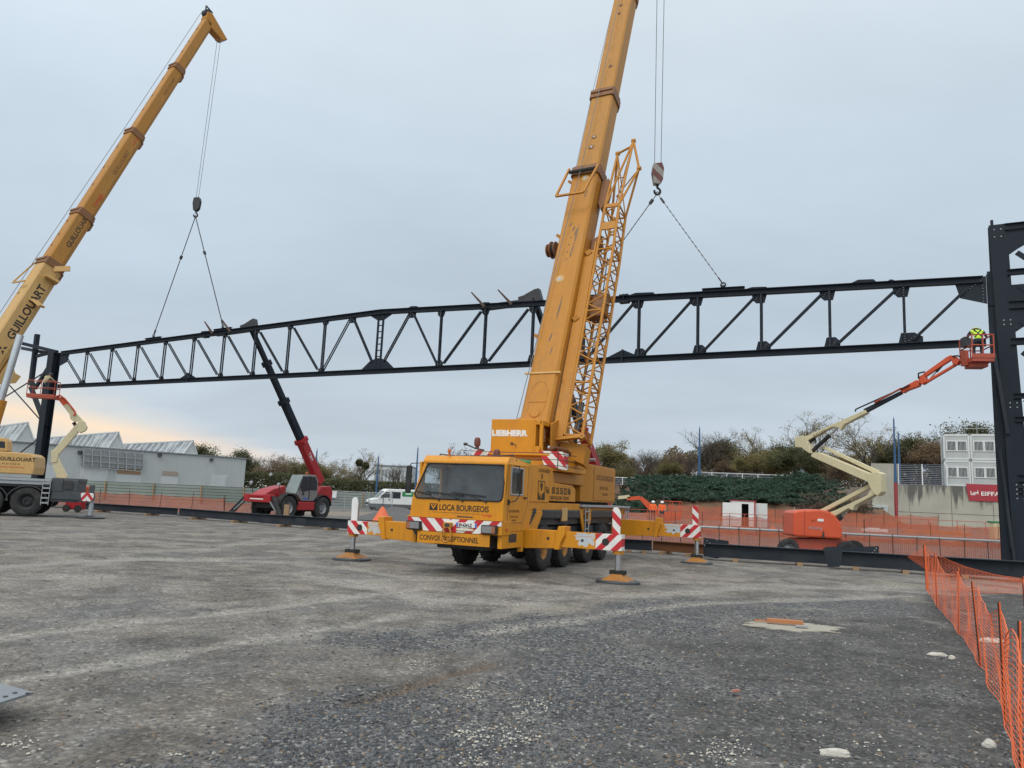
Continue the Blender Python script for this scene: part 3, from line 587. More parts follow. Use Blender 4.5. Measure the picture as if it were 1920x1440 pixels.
# left and right pillars
cab.hull8([(FL + 0.05, yF, 1.88), (FL + 0.15, yF, 1.88), (FL + 0.15, yF + 0.12, 1.88), (FL + 0.05, yF + 0.12, 1.88), (-0.98, yT, 2.86), (-0.86, yT, 2.86), (-0.86, yT + 0.12, 2.86), (-0.98, yT + 0.12, 2.86)])
cab.hull8([(FR_ - 0.07, yF, 1.88), (FR_, yF, 1.88), (FR_, yF + 0.12, 1.88), (FR_ - 0.07, yF + 0.12, 1.88), (FR_ - 0.08, yT, 2.86), (FR_, yT, 2.86), (FR_, yT + 0.12, 2.86), (FR_ - 0.08, yT + 0.12, 2.86)])
# roof: front lip, sloping visor, top
cab.prism([(FR_ + 0.01, yT - 0.03, 2.80), (FR_ + 0.01, yT + 0.12, 2.80), (FR_ + 0.01, 0.0, 2.82), (FR_ + 0.01, 0.0, 2.92), (FR_ - 0.1, -0.9, 3.03), (FR_ - 0.06, yT + 0.22, 3.02), (FR_ + 0.01, yT - 0.02, 2.88)], (-(FR_ + 1.0), 0, 0.0))
# side walls with window openings
def sidewall(x, yb0, yb1, wy0, wy1, wz0, wz1, top, bot, th=0.06):
    cab.bx(x - th, x, yb0, wy0, bot, top); cab.bx(x - th, x, wy1, yb1, bot, top); cab.bx(x - th, x, wy0, wy1, bot, wz0); cab.bx(x - th, x, wy0, wy1, wz1, top)
sidewall(FR_, yF + 0.08, 0.0, -1.28, -0.50, 2.08, 2.74, 2.84, 1.12)
sidewall(-1.0, yF + 0.10, 0.0, -1.35, -0.45, 1.95, 2.70, 2.84, 1.12)
cab.bx(FL, -1.06, yF + 0.10, 0.0, 1.12, 1.92)
cab.bx(-1.0, FR_ - 0.06, -0.06, 0.0, 1.15, 2.82); cab.bx(-1.0, FR_ - 0.06, yF + 0.1, -0.06, 1.3, 1.36)
cabo = cab.build('cab', M_yel, cr, bevel=0.025)
# interior
mb = MB(); mb.bx(-0.95, 1.38, yF + 0.11, -0.07, 1.37, 1.42); mb.bx(-0.95, 1.38, -0.12, -0.07, 1.42, 2.8); mb.bx(-1.0, 1.38, -1.58, -1.25, 1.62, 1.86)
for x in (-0.6, 0.75): mb.bx(x - 0.25, x + 0.25, -0.8, -0.3, 1.55, 1.85); mb.bx(x - 0.22, x + 0.22, -0.42, -0.25, 1.85, 2.45); mb.bx(x - 0.13, x + 0.13, -0.40, -0.28, 2.48, 2.7)
mb.build('seats_and_dash', paint("grey_interior", (0.16, 0.17, 0.18), 0.8, dirt=0.3), cabo, bevel=0.03)
MB().lathe([(0.19, -0.012), (0.205, 0.0), (0.19, 0.012), (0.175, 0.0), (0.19, -0.012)], (0.72, -1.15, 1.98), (0, -0.5, 0.85), 20).build('steering_wheel', M_blk, cabo)
MB().bx(0.62, 0.82, -0.17, -0.13, 2.25, 2.62).build('rear_window_sticker', paint("yellowed_paper", (0.45, 0.38, 0.18), 0.7), cabo)
def rounded(x0b, x1b, x0t, x1t, z0, z1, y0, y1, r, k=5):
    pts = []
    for cxx, czz, a0 in ((x1b - r, z0 + r, -90), (x1t - r, z1 - r, 0), (x0t + r, z1 - r, 90), (x0b + r, z0 + r, 180)):
        for i in range(k + 1):
            a = rad(a0 + 90 * i / k); z = czz + r * math.sin(a); pts.append((cxx + r * math.cos(a), y0 + (y1 - y0) * (z - z0) / (z1 - z0), z))
    return pts
gz = rounded(-1.10, 1.42, -0.88, 1.40, 1.885, 2.80, yF - 0.006, yT - 0.006, 0.12)
MB().prism(gz, (0, 0.012, 0)).build('windscreen', M_glass, cabo)
mb = MB(); n = len(gz); c_ = V((0.22, yF + 0.08, 2.34))
for i in range(n): mb.tube(V(gz[i]) - V((0, 0.004, 0)), V(gz[(i + 1) % n]) - V((0, 0.004, 0)), 0.022, 6)
mb.build('windscreen_seal', M_blk, cabo)
MB().bx(FR_ - 0.04, FR_ - 0.025, -1.28, -0.50, 2.08, 2.74).build('side_window', M_glassd, cabo)
mb = MB()
for p, q in (((-1.29, 2.07), (-0.49, 2.07)), ((-1.29, 2.75), (-0.49, 2.75)), ((-1.29, 2.07), (-1.29, 2.75)), ((-0.49, 2.07), (-0.49, 2.75))): mb.tube((FR_ + 0.005, p[0], p[1]), (FR_ + 0.005, q[0], q[1]), 0.022, 6)
mb.build('window_frame', M_lgr, cabo)
MB().bx(-1.05, -1.04, -1.35, -0.45, 1.95, 2.70).build('side_window', glass("clear_side_glass", (0.3, 0.33, 0.35), 0.1, 0.9), cabo)
# door outline grooves, handle
mb = MB()
for a, b_ in (((-1.42, 1.35), (-1.42, 2.8)), ((-0.12, 1.8), (-0.12, 2.8)), ((-1.42, 1.35), (-0.45, 1.35)), ((-0.45, 1.35), (-0.12, 1.8))): mb.beam((FR_ + 0.001, a[0], a[1]), (FR_ + 0.001, b_[0], b_[1]), 0.012, 0.004, (1, 0, 0))
mb.build('door_gap', M_dk, cabo); MB().bx(FR_ + 0.002, FR_ + 0.035, -0.42, -0.22, 1.98, 2.02).build('door_handle', M_blk, cabo, bevel=0.008)
# wipers
for xb, xa, xe in ((-0.36, -0.82, -1.05), (0.32, -0.18, -0.75), (0.98, 0.50, -0.02)):
    mb = MB(); mb.tube((xb, yF - 0.03, 1.86), (xa, yF - 0.04, 2.02), 0.010, 6); mb.beam((xe, yF - 0.02, 2.055), (xa + (xa - xe) * 0.9, yF - 0.02, 1.99), 0.012, 0.03); mb.tube((xb, yF + 0.0, 1.84), (xb, yF - 0.045, 1.86), 0.02, 8); mb.build('wiper', M_blk, cabo)
# mirrors
mb = MB(); mb.bx(-1.40, -1.24, -1.72, -1.64, 2.00, 2.72); cm = mb.build('wing_mirror', M_blk, cabo, bevel=0.03); MB().path([(-1.32, -1.68, 2.7), (-1.3, -1.62, 2.78), (-0.98, -1.55, 2.80)], 0.013).build('mirror_arm', M_dk, cabo)
mb = MB().path([(1.47, -1.05, 2.80), (1.62, -1.15, 2.79), (1.66, -1.18, 2.6), (1.66, -1.18, 2.05), (1.62, -1.3, 1.92), (1.47, -1.42, 1.86)], 0.014); mb.bx(1.60, 1.70, -1.24, -1.2, 2.15, 2.62); mb.bx(1.46, 1.50, -1.46, -1.40, 1.80, 1.94); mb.build('wing_mirror', M_blk, cabo)
# lettering on the front
text("LOCA BOURGEOIS", 0.21, (-0.35, yF - 0.004, 1.60), (1, 0, 0), (0, 0, 1), M_ink, cabo, xs=0.80, bold=0.004)
text("Levage", 0.115, (0.88, yF - 0.004, 1.495), (1, 0, 0), (0, 0, 1), M_rink, cabo, xs=0.9)
mb = MB(); mb.bx(-0.63, -0.40, yF - 0.004, yF, 1.585, 1.755); mb.build('emblem', M_ink, cabo)
mb = MB(); y = yF - 0.006
for pts in ([(-0.61, 1.735), (-0.56, 1.735), (-0.515, 1.66), (-0.47, 1.735), (-0.42, 1.735), (-0.515, 1.61)], [(-0.535, 1.74), (-0.495, 1.74), (-0.515, 1.70)]): mb.prism([(a, y, b_) for a, b_ in pts], (0, 0.002, 0))
mb.build('emblem_mark', M_yel, cabo)
MB().bx(-0.55, 0.85, yF - 0.003, yF, 1.535, 1.545).build('underline', M_ink2, cabo); MB().bx(0.18, 0.62, yF - 0.003, yF, 1.44, 1.47).build('grille_slot', M_dk, cabo)
# bumper, lights, boards
mb = MB(); mb.bx(-1.21, 1.48, -1.78, -1.2, 1.05, 1.40); mb.bx(FR_ - 0.12, FR_, -1.7, -0.42, 0.72, 1.12); mb.bx(FR_ - 0.12, FR_, -0.42, -0.28, 0.60, 1.12); mb.bx(-1.21, -1.1, -1.5, -0.3, 0.72, 1.1)
mb.bx(-1.24, 1.50, -1.80, -1.72, 1.395, 1.42)
bump = mb.build('bumper', M_yel, cr, bevel=0.02)
MB().prism([(-1.20, -1.80, 1.385), (1.47, -1.80, 1.385), (1.47, -1.80, 1.27), (1.16, -1.80, 1.27), (0.98, -1.80, 1.06), (-0.72, -1.80, 1.06), (-0.80, -1.80, 1.25), (-1.20, -1.80, 1.25)], (0, 0.018, 0)).build('striped_board', M_chev, bump)
b2 = MB().bx(-0.87, 1.18, -1.83, -1.80, 0.755, 1.045).build('sign_board', M_yel, bump)
text("CONVOI EXCEPTIONNEL", 0.185, (-0.80, -1.834, 0.83), (1, 0, 0), (0, 0, 1), M_ink, b2, xs=0.80, bold=0.002)
b3 = MB().bx(0.24, 0.80, -1.825, -1.80, 1.20, 1.315).build('number_plate', M_wht, bump); MB().bx(0.24, 0.285, -1.828, -1.826, 1.20, 1.315).build('plate_band', M_bink, b3); MB().bx(0.76, 0.80, -1.828, -1.826, 1.20, 1.315).build('plate_band', M_bink, b3)
text("BV-624-LZ", 0.115, (0.305, -1.83, 1.218), (1, 0, 0), (0, 0, 1), M_ink, b3, xs=0.72, bold=0.003)
b4 = MB().bx(0.24, 0.72, -1.826, -1.80, 1.115, 1.175).build('maker_strip', paint("tarnished_silver", (0.62, 0.5, 0.3), 0.5), bump); text("LIEBHERR", 0.07, (0.26, -1.828, 1.12), (1, 0, 0), (0, 0, 1), M_wink, b4, xs=1.35, bold=0.002)
for x in (-0.98, 1.17):
    h = MB().bx(x - 0.21, x + 0.21, -1.90, -1.78, 1.075, 1.29).build('headlight', M_blk, bump, bevel=0.02)
    MB().bx(x - 0.18, x + 0.18, -1.912, -1.902, 1.10, 1.265).build('lens', paint("headlight_glass%d" % (x > 0), (0.30, 0.31, 0.31), 0.1, metal=0.4, dirt=0.2, scale=4), h)
    MB().bx(x - 0.18 if x < 0 else x + 0.09, x - 0.09 if x < 0 else x + 0.18, -1.916, -1.912, 1.10, 1.265).build('indicator', paint("indicator_glass%d" % (x > 0), (0.35, 0.13, 0.07), 0.2), h)
mb = MB(); pts = [(0.02, -1.93, 1.18)] + [(0.02 + 0.13 * math.cos(t) + 0.0, -1.93 + 0.02 * math.sin(t), 1.0 + 0.19 * math.sin(t)) for t in [rad(90 + 30 * i) for i in range(13)]]; mb.path(pts[1:], 0.022, 8); mb.build('tow_ring', M_yelb, bump, smooth=True)
mb = MB(); mb.bx(-0.09, 0.13, -1.93, -1.8, 1.17, 1.30); mb.build('tow_bracket', M_yel, bump, bevel=0.01); MB().bx(-0.04, 0.10, -1.935, -1.93, 1.19, 1.28).build('tow_jaw', M_dk, bump)
for a, b_ in (((-1.0, -1.84, 1.08), (-0.86, -1.7, 0.82)),): MB().beam(a, b_, 0.04, 0.05).build('lamp_stay', M_dk, bump)
mb = MB(); mb.bx(FR_ + 0.0, FR_ + 0.004, -1.28, -0.78, 0.86, 1.08); mb.build('step_recess', M_dk, bump); MB().bx(FR_ + 0.002, FR_ + 0.05, -1.55, -1.45, 1.16, 1.24).build('side_indicator', M_lamp, bump, bevel=0.01)
# engine/side covers behind the cab, running boards
mb = MB(); mb.bx(-1.15, 1.42, 0.05, 1.65, 1.9, 2.93); mb.prism([(1.43, 1.65, 1.95), (1.43, 4.02, 1.95), (1.43, 4.0, 2.35), (1.43, 3.7, 2.46), (1.43, 2.03, 2.49), (1.43, 1.85, 2.91), (1.43, 1.65, 2.91)], (-2.5, 0, 0))
cov = mb.build('side_cover', M_yel, cr, bevel=0.02)
mb = MB(); mb.bx(-1.1, 1.40, 0.05, 4.6, 1.66, 1.9); mb.prism([(1.42, 0.05, 1.12), (1.42, 0.75, 1.12), (1.42, 1.25, 1.66), (1.42, 0.05, 1.66)], (-0.05, 0, 0)); mb.prism([(1.42, 4.5, 1.72), (1.42, 4.85, 1.72), (1.42, 5.12, 0.95), (1.42, 5.0, 0.95)], (-0.06, 0, 0)); mb.prism([(1.42, 5.4, 1.72), (1.42, 5.95, 1.72), (1.42, 5.5, 0.95), (1.42, 5.38, 0.95)], (-0.06, 0, 0))
mb.bx(-1.1, 1.36, 4.6, 10.3, 1.55, 1.78); mb.build('side_frame', M_yel, cr, bevel=0.015)
for y0, y1 in ((1.15, 4.55), (5.75, 9.0)):
    mb = MB(); mb.bx(1.0, 1.44, y0, y1, 1.44, 1.70); mb.bx(-1.25, -0.85, y0, y1, 1.44, 1.70); mb.build('mudguard', M_dk, cr, bevel=0.04)
MB().bx(1.40, 1.47, 2.75, 3.2, 1.36, 1.76).build('toolbox', M_yelw, cr, bevel=0.02)
MB().bx(-1.25, 1.50, 4.5, 10.66, 1.80, 1.88).build('deck_plate', M_lgr, cr, bevel=0.01)
for y in (5.18, 10.3):
    mb = MB(); mb.tube((1.46, y - 0.18, 1.8), (1.46, y - 0.18, 0.75), 0.022); mb.tube((1.46, y + 0.18, 1.8), (1.46, y + 0.18, 0.75), 0.022)
    for k in range(4): mb.bx(1.41, 1.49, y - 0.18, y + 0.18, 0.8 + k * 0.28, 0.84 + k * 0.28)
    mb.build('ladder', M_lgr, cr)
# lettering on the covers
text("Tel.", 0.26, (1.436, 1.30, 2.17), (0, 1, 0), (0, 0, 1), M_ink, cov, xs=0.85, bold=0.002); text("03 25 55 52 06", 0.27, (1.436, 1.82, 2.17), (0, 1, 0), (0, 0, 1), M_ink, cov, xs=1.02, bold=0.006)
text("10600 VILLACERF - TROYES", 0.15, (1.436, 1.65, 2.00), (0, 1, 0), (0, 0, 1), M_ink2, cov, xs=0.95)
text("LOCA BOURGEOIS", 0.13, (1.436, 0.72, 2.75), (0, 1, 0), (0, 0, 1), M_ink2, cov, xs=0.8)
text("LOCA BOURGEOIS", 0.095, (FR_ + 0.003, -1.36, 1.62), (0, 1, 0), (0, 0, 1), M_ink2, cabo, xs=0.85); text("03 25 55 52 06", 0.08, (FR_ + 0.003, -1.25, 1.48), (0, 1, 0), (0, 0, 1), M_ink2, cabo); text("VILLACERF", 0.06, (FR_ + 0.003, -1.15, 1.40), (0, 1, 0), (0, 0, 1), M_ink2, cabo)
def sideemblem(parent, x, y0, y1, z0, z1):
    mb = MB(); t = 0.02
    for a, b_, c, d in ((y0, y1, z0, z0 + t), (y0, y1, z1 - t, z1), (y0, y0 + t, z0, z1), (y1 - t, y1, z0, z1)): mb.bx(x, x + 0.004, a, b_, c, d)
    w_, h_ = y1 - y0, z1 - z0; q = lambda u, v: (x, y0 + u * w_, z0 + v * h_)
    mb.prism([q(.05, 0), q(.2, .05), q(.38, .3), q(.42, 0)], (0.004, 0, 0)); mb.prism([q(.05, 0), q(.05, .3), q(.14, .38), q(.2, .05)], (0.004, 0, 0)); mb.prism([q(.95, 0), q(.95, .3), q(.86, .38), q(.62, .3), q(.58, 0)], (0.004, 0, 0)); mb.prism([q(.3, .85), q(.5, .45), q(.7, .85), q(.58, .8), q(.5, .95), q(.42, .8)], (0.004, 0, 0)); mb.build('emblem', M_ink, parent)
sideemblem(cov, 1.432, 0.72, 1.25, 1.98, 2.50); MB().bx(1.42, 1.436, 0.98, 1.03, 2.56, 2.70).build('lock', M_dk, cov)
mb = MB()
for i in range(5): mb.bx(1.42, 1.424, 0.18 + i * 0.06, 0.30 + i * 0.09, 1.30 + i * 0.07, 1.37 + i * 0.09)
mb.build('hose_fittings', M_dk, cr)
# rear housing (counterweight tray) to the right
mb = MB(); mb.prism([(0.3, 5.05, 1.98), (1.25, 5.05, 1.98), (1.42, 5.7, 1.98), (1.42, 8.6, 1.98), (0.3, 8.6, 1.98)], (0, 0, 1.26)); hs = mb.build('rear_housing', M_yelb, cr, bevel=0.02)
MB().bx(0.2, 1.2, 5.2, 8.5, 1.885, 1.975).build('housing_base', M_blk, cr)
mb = MB(); mb.bx(1.42, 1.445, 5.95, 8.55, 2.04, 3.18); pan = mb.build('side_panel', M_yelb, hs, bevel=0.01)
text("LOCA BOURGEOIS", 0.27, (1.449, 6.15, 2.74), (0, 1, 0), (0, 0, 1), M_ink2, pan, xs=0.92, bold=0.003); text("03 25 55 52 06", 0.17, (1.449, 6.6, 2.42), (0, 1, 0), (0, 0, 1), M_ink2, pan, xs=0.95); text("VILLACERF", 0.13, (1.449, 6.95, 2.22), (0, 1, 0), (0, 0, 1), M_ink2, pan)
# turntable and superstructure
MB().lathe([(1.05, 0), (1.05, 0.35), (0.9, 0.35), (0.9, 0.5)], (0.15, 3.6, 1.9), (0, 0, 1), 32).build('slewing_ring', M_dk, cr, smooth=True)
mb = MB(); mb.bx(-1.0, 1.3, 2.0, 6.0, 2.5, 2.82); sup = mb.build('superstructure', M_yelb, cr, bevel=0.02)
mb = MB()
for k, (z0, z1) in enumerate(((2.84, 2.98), (2.99, 3.13), (3.14, 3.27))): mb.bx(-1.15 + 0.03 * k, 1.62, 2.05 + 0.03 * k, 4.4, z0, z1)
mb.bx(-0.72, 1.25, 1.98, 3.2, 3.27, 3.34); mb.build('counterweight_slab', M_yel, sup, bevel=0.015)
mb = MB(); mb.prism([(0.93, 1.99, 3.42), (1.66, 1.99, 3.40), (1.80, 1.99, 2.86), (1.55, 1.99, 2.9), (1.09, 1.99, 3.0)], (0, 0.02, 0)); mb.bx(1.625, 1.64, 2.02, 2.6, 2.9, 3.38); mb.build('striped_panel', stripes("stripes_right_panel", WH_, RED_, (0.75, 0, 0.75), 0.37), sup)
MB().prism([(-1.28, 1.99, 3.42), (-0.62, 1.99, 3.39), (-0.62, 1.99, 3.12), (-1.28, 1.99, 3.12)], (0, 0.02, 0)).build('striped_panel', stripes("stripes_left_panel", WH_, RED_, (0.75, 0, -0.6), 0.34), sup)
bxm = MB(); bxm.bx(-0.69, 0.72, 2.0, 3.1, 3.36, 4.37); bxm.prism([(0.72, 2.0, 3.36), (0.78, 2.0, 3.36), (0.78, 2.0, 4.35), (0.72, 2.0, 4.35)], (0, 1.1, 0)); bxm.bx(0.78, 1.02, 2.0, 2.05, 3.36, 3.55); bxm.bx(0.78, 0.98, 2.0, 3.2, 4.2, 4.34); bxm.bx(0.9, 1.0, 2.0, 2.12, 3.36, 4.34)
wb_ = bxm.build('winch_housing', M_yel, sup, bevel=0.015)
text("LIEBHERR", 0.235, (-0.66, 1.995, 3.86), (1, 0, 0), (0, 0, 1), M_wink, wb_, xs=1.16, bold=0.016)
mb = MB(); mb.lathe([(0.02, -0.01), (0.045, -0.01), (0.045, 0.01)], (0.02, 1.99, 3.62), (0, 1, 0), 10); mb.path([(0.05, 1.98, 3.61), (0.14, 1.98, 3.60), (0.18, 1.98, 3.50)], 0.008, 6); mb.build('lock_cable', M_dk, wb_)
mb = MB(); mb.prism([(1.02, 2.6, 3.3), (1.02, 2.6, 4.3), (1.02, 3.4, 4.55), (1.02, 4.9, 3.9), (1.02, 5.3, 3.2), (1.02, 5.3, 2.8), (1.02, 2.6, 2.8)], (0.06, 0, 0)); mb.prism([(-0.35, 2.6, 3.3), (-0.35, 2.6, 4.3), (-0.35, 3.4, 4.55), (-0.35, 4.9, 3.9), (-0.35, 5.3, 3.2), (-0.35, 5.3, 2.8), (-0.35, 2.6, 2.8)], (-0.06, 0, 0)); mb.build('side_cheek', M_yelb, sup, bevel=0.01)
mb = MB(); mb.tube((0.82, 2.3, 3.5), (0.82, 2.3, 4.2), 0.05); mb.tube((0.88, 2.5, 3.7), (0.70, 2.7, 4.1), 0.04); mb.path([(0.9, 2.1, 3.5), (1.0, 2.2, 3.8), (0.95, 2.3, 4.1)], 0.02); mb.build('hoses', M_yeld, sup)
mb = MB(); mb.path([(1.1, 2.2, 3.45), (1.25, 2.4, 3.55), (1.45, 2.9, 3.5), (1.5, 3.4, 3.35)], 0.06, 8); mb.bx(1.15, 1.35, 2.5, 2.8, 3.4, 3.58); mb.build('valve_block', M_rust, sup)
for x, y, z in ((-0.95, 1.6, 3.42), (0.62, -0.4, 2.93), (-0.3, -1.4, 3.02)):
    s_ = 1.0 if y > -1 else 0.5
    mb = MB(); mb.lathe([(0.06 * s_, 0), (0.06 * s_, 0.08), (0.095 * s_, 0.09), (0.10 * s_, 0.25 * s_), (0.07 * s_, 0.33 * s_), (0.01, 0.35 * s_)], (x, y, z), (0, 0, 1), 14); mb.build('beacon', M_lampr if s_ == 1 else M_lamp, cr, smooth=True)
mb = MB(); mb.path([(-1.3, 1.5, 3.55), (-0.95, 1.5, 3.42), (-0.7, 1.6, 3.38)], 0.025); mb.tube((-1.35, 1.5, 3.55), (-1.25, 1.5, 3.55), 0.045); mb.build('work_lamp', M_dk, cr)
mb = MB()
for zz in (3.15, 3.33, 2.98): mb.path([(-1.2, 1.2, zz), (0.0, 1.2, zz - 0.03), (1.7, 1.4, zz - 0.02), (1.75, 3.0, zz)], 0.011, 6)
for x in (1.72,): mb.tube((x, 1.45, 2.8), (x, 1.45, 3.3), 0.015)
mb.build('guard_rail', M_dk, sup)
mb = MB(); mb.path([(-1.25, -0.3, 2.9), (-1.0, -0.6, 3.1), (-0.5, -0.7, 3.05), (0.9, -0.7, 3.08), (1.2, -0.6, 3.12), (1.42, -0.9, 2.95)], 0.018, 6); mb.build('roof_rail', M_dk, cabo)
mb = MB(); mb.path([(0.45, -0.3, 2.97), (0.7, 0.1, 3.0), (1.0, 0.2, 3.0), (1.3, 0.4, 2.98)], 0.055, 8); mb.build('green_strap', M_green, cabo)
mb = MB(); mb.tube((1.05, 5.3, 3.35), (1.65, 5.3, 3.38), 0.05); mb.bx(1.35, 1.6, 4.6, 4.8, 3.25, 3.4); mb.build('air_tank', M_lgr, hs)
# outriggers
def outrigger(y, sg, x0, x1, x2, zo0, zo1, zi0, zi1, name='outrigger'):
    mb = MB(); mb.hull8([(sg * x0, y - 0.2, zo0), (sg * x1, y - 0.2, zo0 + 0.06), (sg * x1, y + 0.2, zo0 + 0.06), (sg * x0, y + 0.2, zo0), (sg * x0, y - 0.2, zo1), (sg * x1, y - 0.2, zo1), (sg * x1, y + 0.2, zo1), (sg * x0, y + 0.2, zo1)])
    mb.prism([(sg * (x1 - 0.12), y - 0.24, zo0 + 0.03), (sg * (x1 + 0.02), y - 0.24, zo0 + 0.03), (sg * (x1 + 0.05), y - 0.24, zo0 + 0.2), (sg * (x1 + 0.16), y - 0.24, zo1 - 0.1), (sg * (x1 + 0.16), y - 0.24, zo1 + 0.12), (sg * (x1 - 0.02), y - 0.24, zo1 + 0.12), (sg * (x1 - 0.06), y - 0.24, zo1 - 0.05)], (0, 0.48, 0))
    ob = mb.build(name, M_yel, cr, bevel=0.012)
    mb = MB(); a, b_ = sorted((sg * x1, sg * (x2 - 0.68))); mb.bx(a, b_, y - 0.15, y + 0.15, zi0, zi1); mb.bx(a, b_, y - 0.155, y - 0.15, zi1 - 0.10, zi1 - 0.09); arm = mb.build('arm', M_yel, ob, bevel=0.01)
    mb = MB(); e = 0.004; xa, xb = x2 - 1.25, x2 - 0.69; pts = []
    rr = random.Random(int(y * 10 + sg * 3)); K = 26
    for i in range(K):
        t = 2 * math.pi * i / K; r1 = 0.55 + 0.75 * rr.random(); pts.append((sg * (xb - 0.24 + 0.30 * r1 * math.cos(t)), y - 0.152, (zi0 + zi1) / 2 + 0.06 + 0.20 * r1 * math.sin(t)))
    pts = [(max(min(p[0], sg * xb if sg > 0 else 9), -9 if sg > 0 else sg * xb), p[1], min(max(p[2], zi0 + 0.005), zi1 - 0.005)) for p in pts]
    mb.prism(pts, (0, 0.003, 0)); mb.build('bare_patch', paint("bare_metal_patch%d%d" % (y, sg), (0.50, 0.55, 0.60), 0.45, dirt=0.7, dcol=(0.5, 0.25, 0.03), scale=2.5), arm)
    a, b_ = sorted((sg * (x2 - 0.68), sg * x2)); tip = MB().bx(a, b_, y - 0.155, y + 0.155, zi0, zi1).build('striped_tip', M_st1 if sg > 0 else M_st2, ob)
    MB().tube((sg * (x2 - 0.42), y - 0.158, (zi0 + zi1) / 2), (sg * (x2 - 0.42), y - 0.15, (zi0 + zi1) / 2), 0.095, 16).build('tip_hole', M_blk, tip)
    for xx in (x1 + 0.62, x1 - 0.30): MB().tube((sg * xx, y - 0.205 if xx < x1 else y - 0.154, (zi0 + zi1) / 2), (sg * xx, y - 0.14, (zi0 + zi1) / 2), 0.04, 10).build('pin_hole', M_dk, ob)
    xj = sg * (x2 - 0.12)
    MB().lathe([(0.14, 0), (0.14, -0.10), (0.10, -0.10)], (xj, y, zi0 + 0.01), (0, 0, 1), 16).build('jack_collar', M_yelb, ob)
    MB().lathe([(0.075, 0), (0.075, zi0 - 0.28), (0.085, zi0 - 0.28), (0.085, zi0 - 0.02)], (xj, y, 0.28), (0, 0, 1), 16).build('jack_leg', M_chr, ob, smooth=True)
    mb = MB(); mb.lathe([(0.05, 0.30), (0.05, 0.24), (0.13, 0.24), (0.13, 0.20)], (xj, y, 0), (0, 0, 1), 12); mb.bx(xj - 0.2, xj + 0.2, y - 0.10, y - 0.06, 0.19, 0.29); mb.bx(xj - 0.2, xj + 0.2, y + 0.06, y + 0.10, 0.19, 0.29); mb.build('jack_foot', M_blk, ob)
    mb = MB(); s = 0.36; mb.hull8([(xj - s, y - s, 0.05), (xj + s, y - s, 0.05), (xj + s, y + s, 0.05), (xj - s, y + s, 0.05), (xj - 0.12, y - 0.12, 0.20), (xj + 0.12, y - 0.12, 0.20), (xj + 0.12, y + 0.12, 0.20), (xj - 0.12, y + 0.12, 0.20)]); mb.build('support_pad', paint("worn_orange_pad%d%d" % (y, sg), (0.36, 0.15, 0.025), 0.55, dirt=1.0, dcol=(0.09, 0.05, 0.03), scale=2), ob, bevel=0.01)
    MB().lathe([(0.001, 0.055), (0.52, 0.055), (0.56, 0.03), (0.56, -0.03), (0.001, -0.03)], (xj, y, 0.0), (0, 0, 1), 24).build('ground_plate', M_gr, ob)
    # raised warning plate
    xp = sg * (x2 - 0.16); mb = MB(); pts = [(xp - 0.10, y - 0.10, zi1), (xp + 0.10, y - 0.10, zi1), (xp + 0.11, y - 0.10, zi1 + 0.5), (xp + 0.05, y - 0.10, zi1 + 0.68), (xp - 0.07, y - 0.10, zi1 + 0.68), (xp - 0.12, y - 0.10, zi1 + 0.60)]
    mb.prism(pts, (0, 0.04, 0)); mb.build('warning_plate', M_st2 if sg > 0 else M_wht, ob, bevel=0.01); MB().bx(xp - 0.06 * sg - 0.03, xp - 0.06 * sg + 0.03, y - 0.05, y + 0.02, zi1, zi1 + 0.6).build('plate_stay', M_lgr, ob)
    return ob
outrigger(0.0, 1, 1.25, 2.42, 4.08, 0.68, 1.19, 0.78, 1.18)
outrigger(0.0, -1, 1.15, 2.95, 4.20, 0.62, 1.17, 0.75, 1.12)
outrigger(8.9, 1, 1.3, 2.99, 4.52, 0.80, 1.40, 0.88, 1.33)
outrigger(8.9, -1, 1.15, 2.95, 4.20, 0.80, 1.40, 0.88, 1.33)
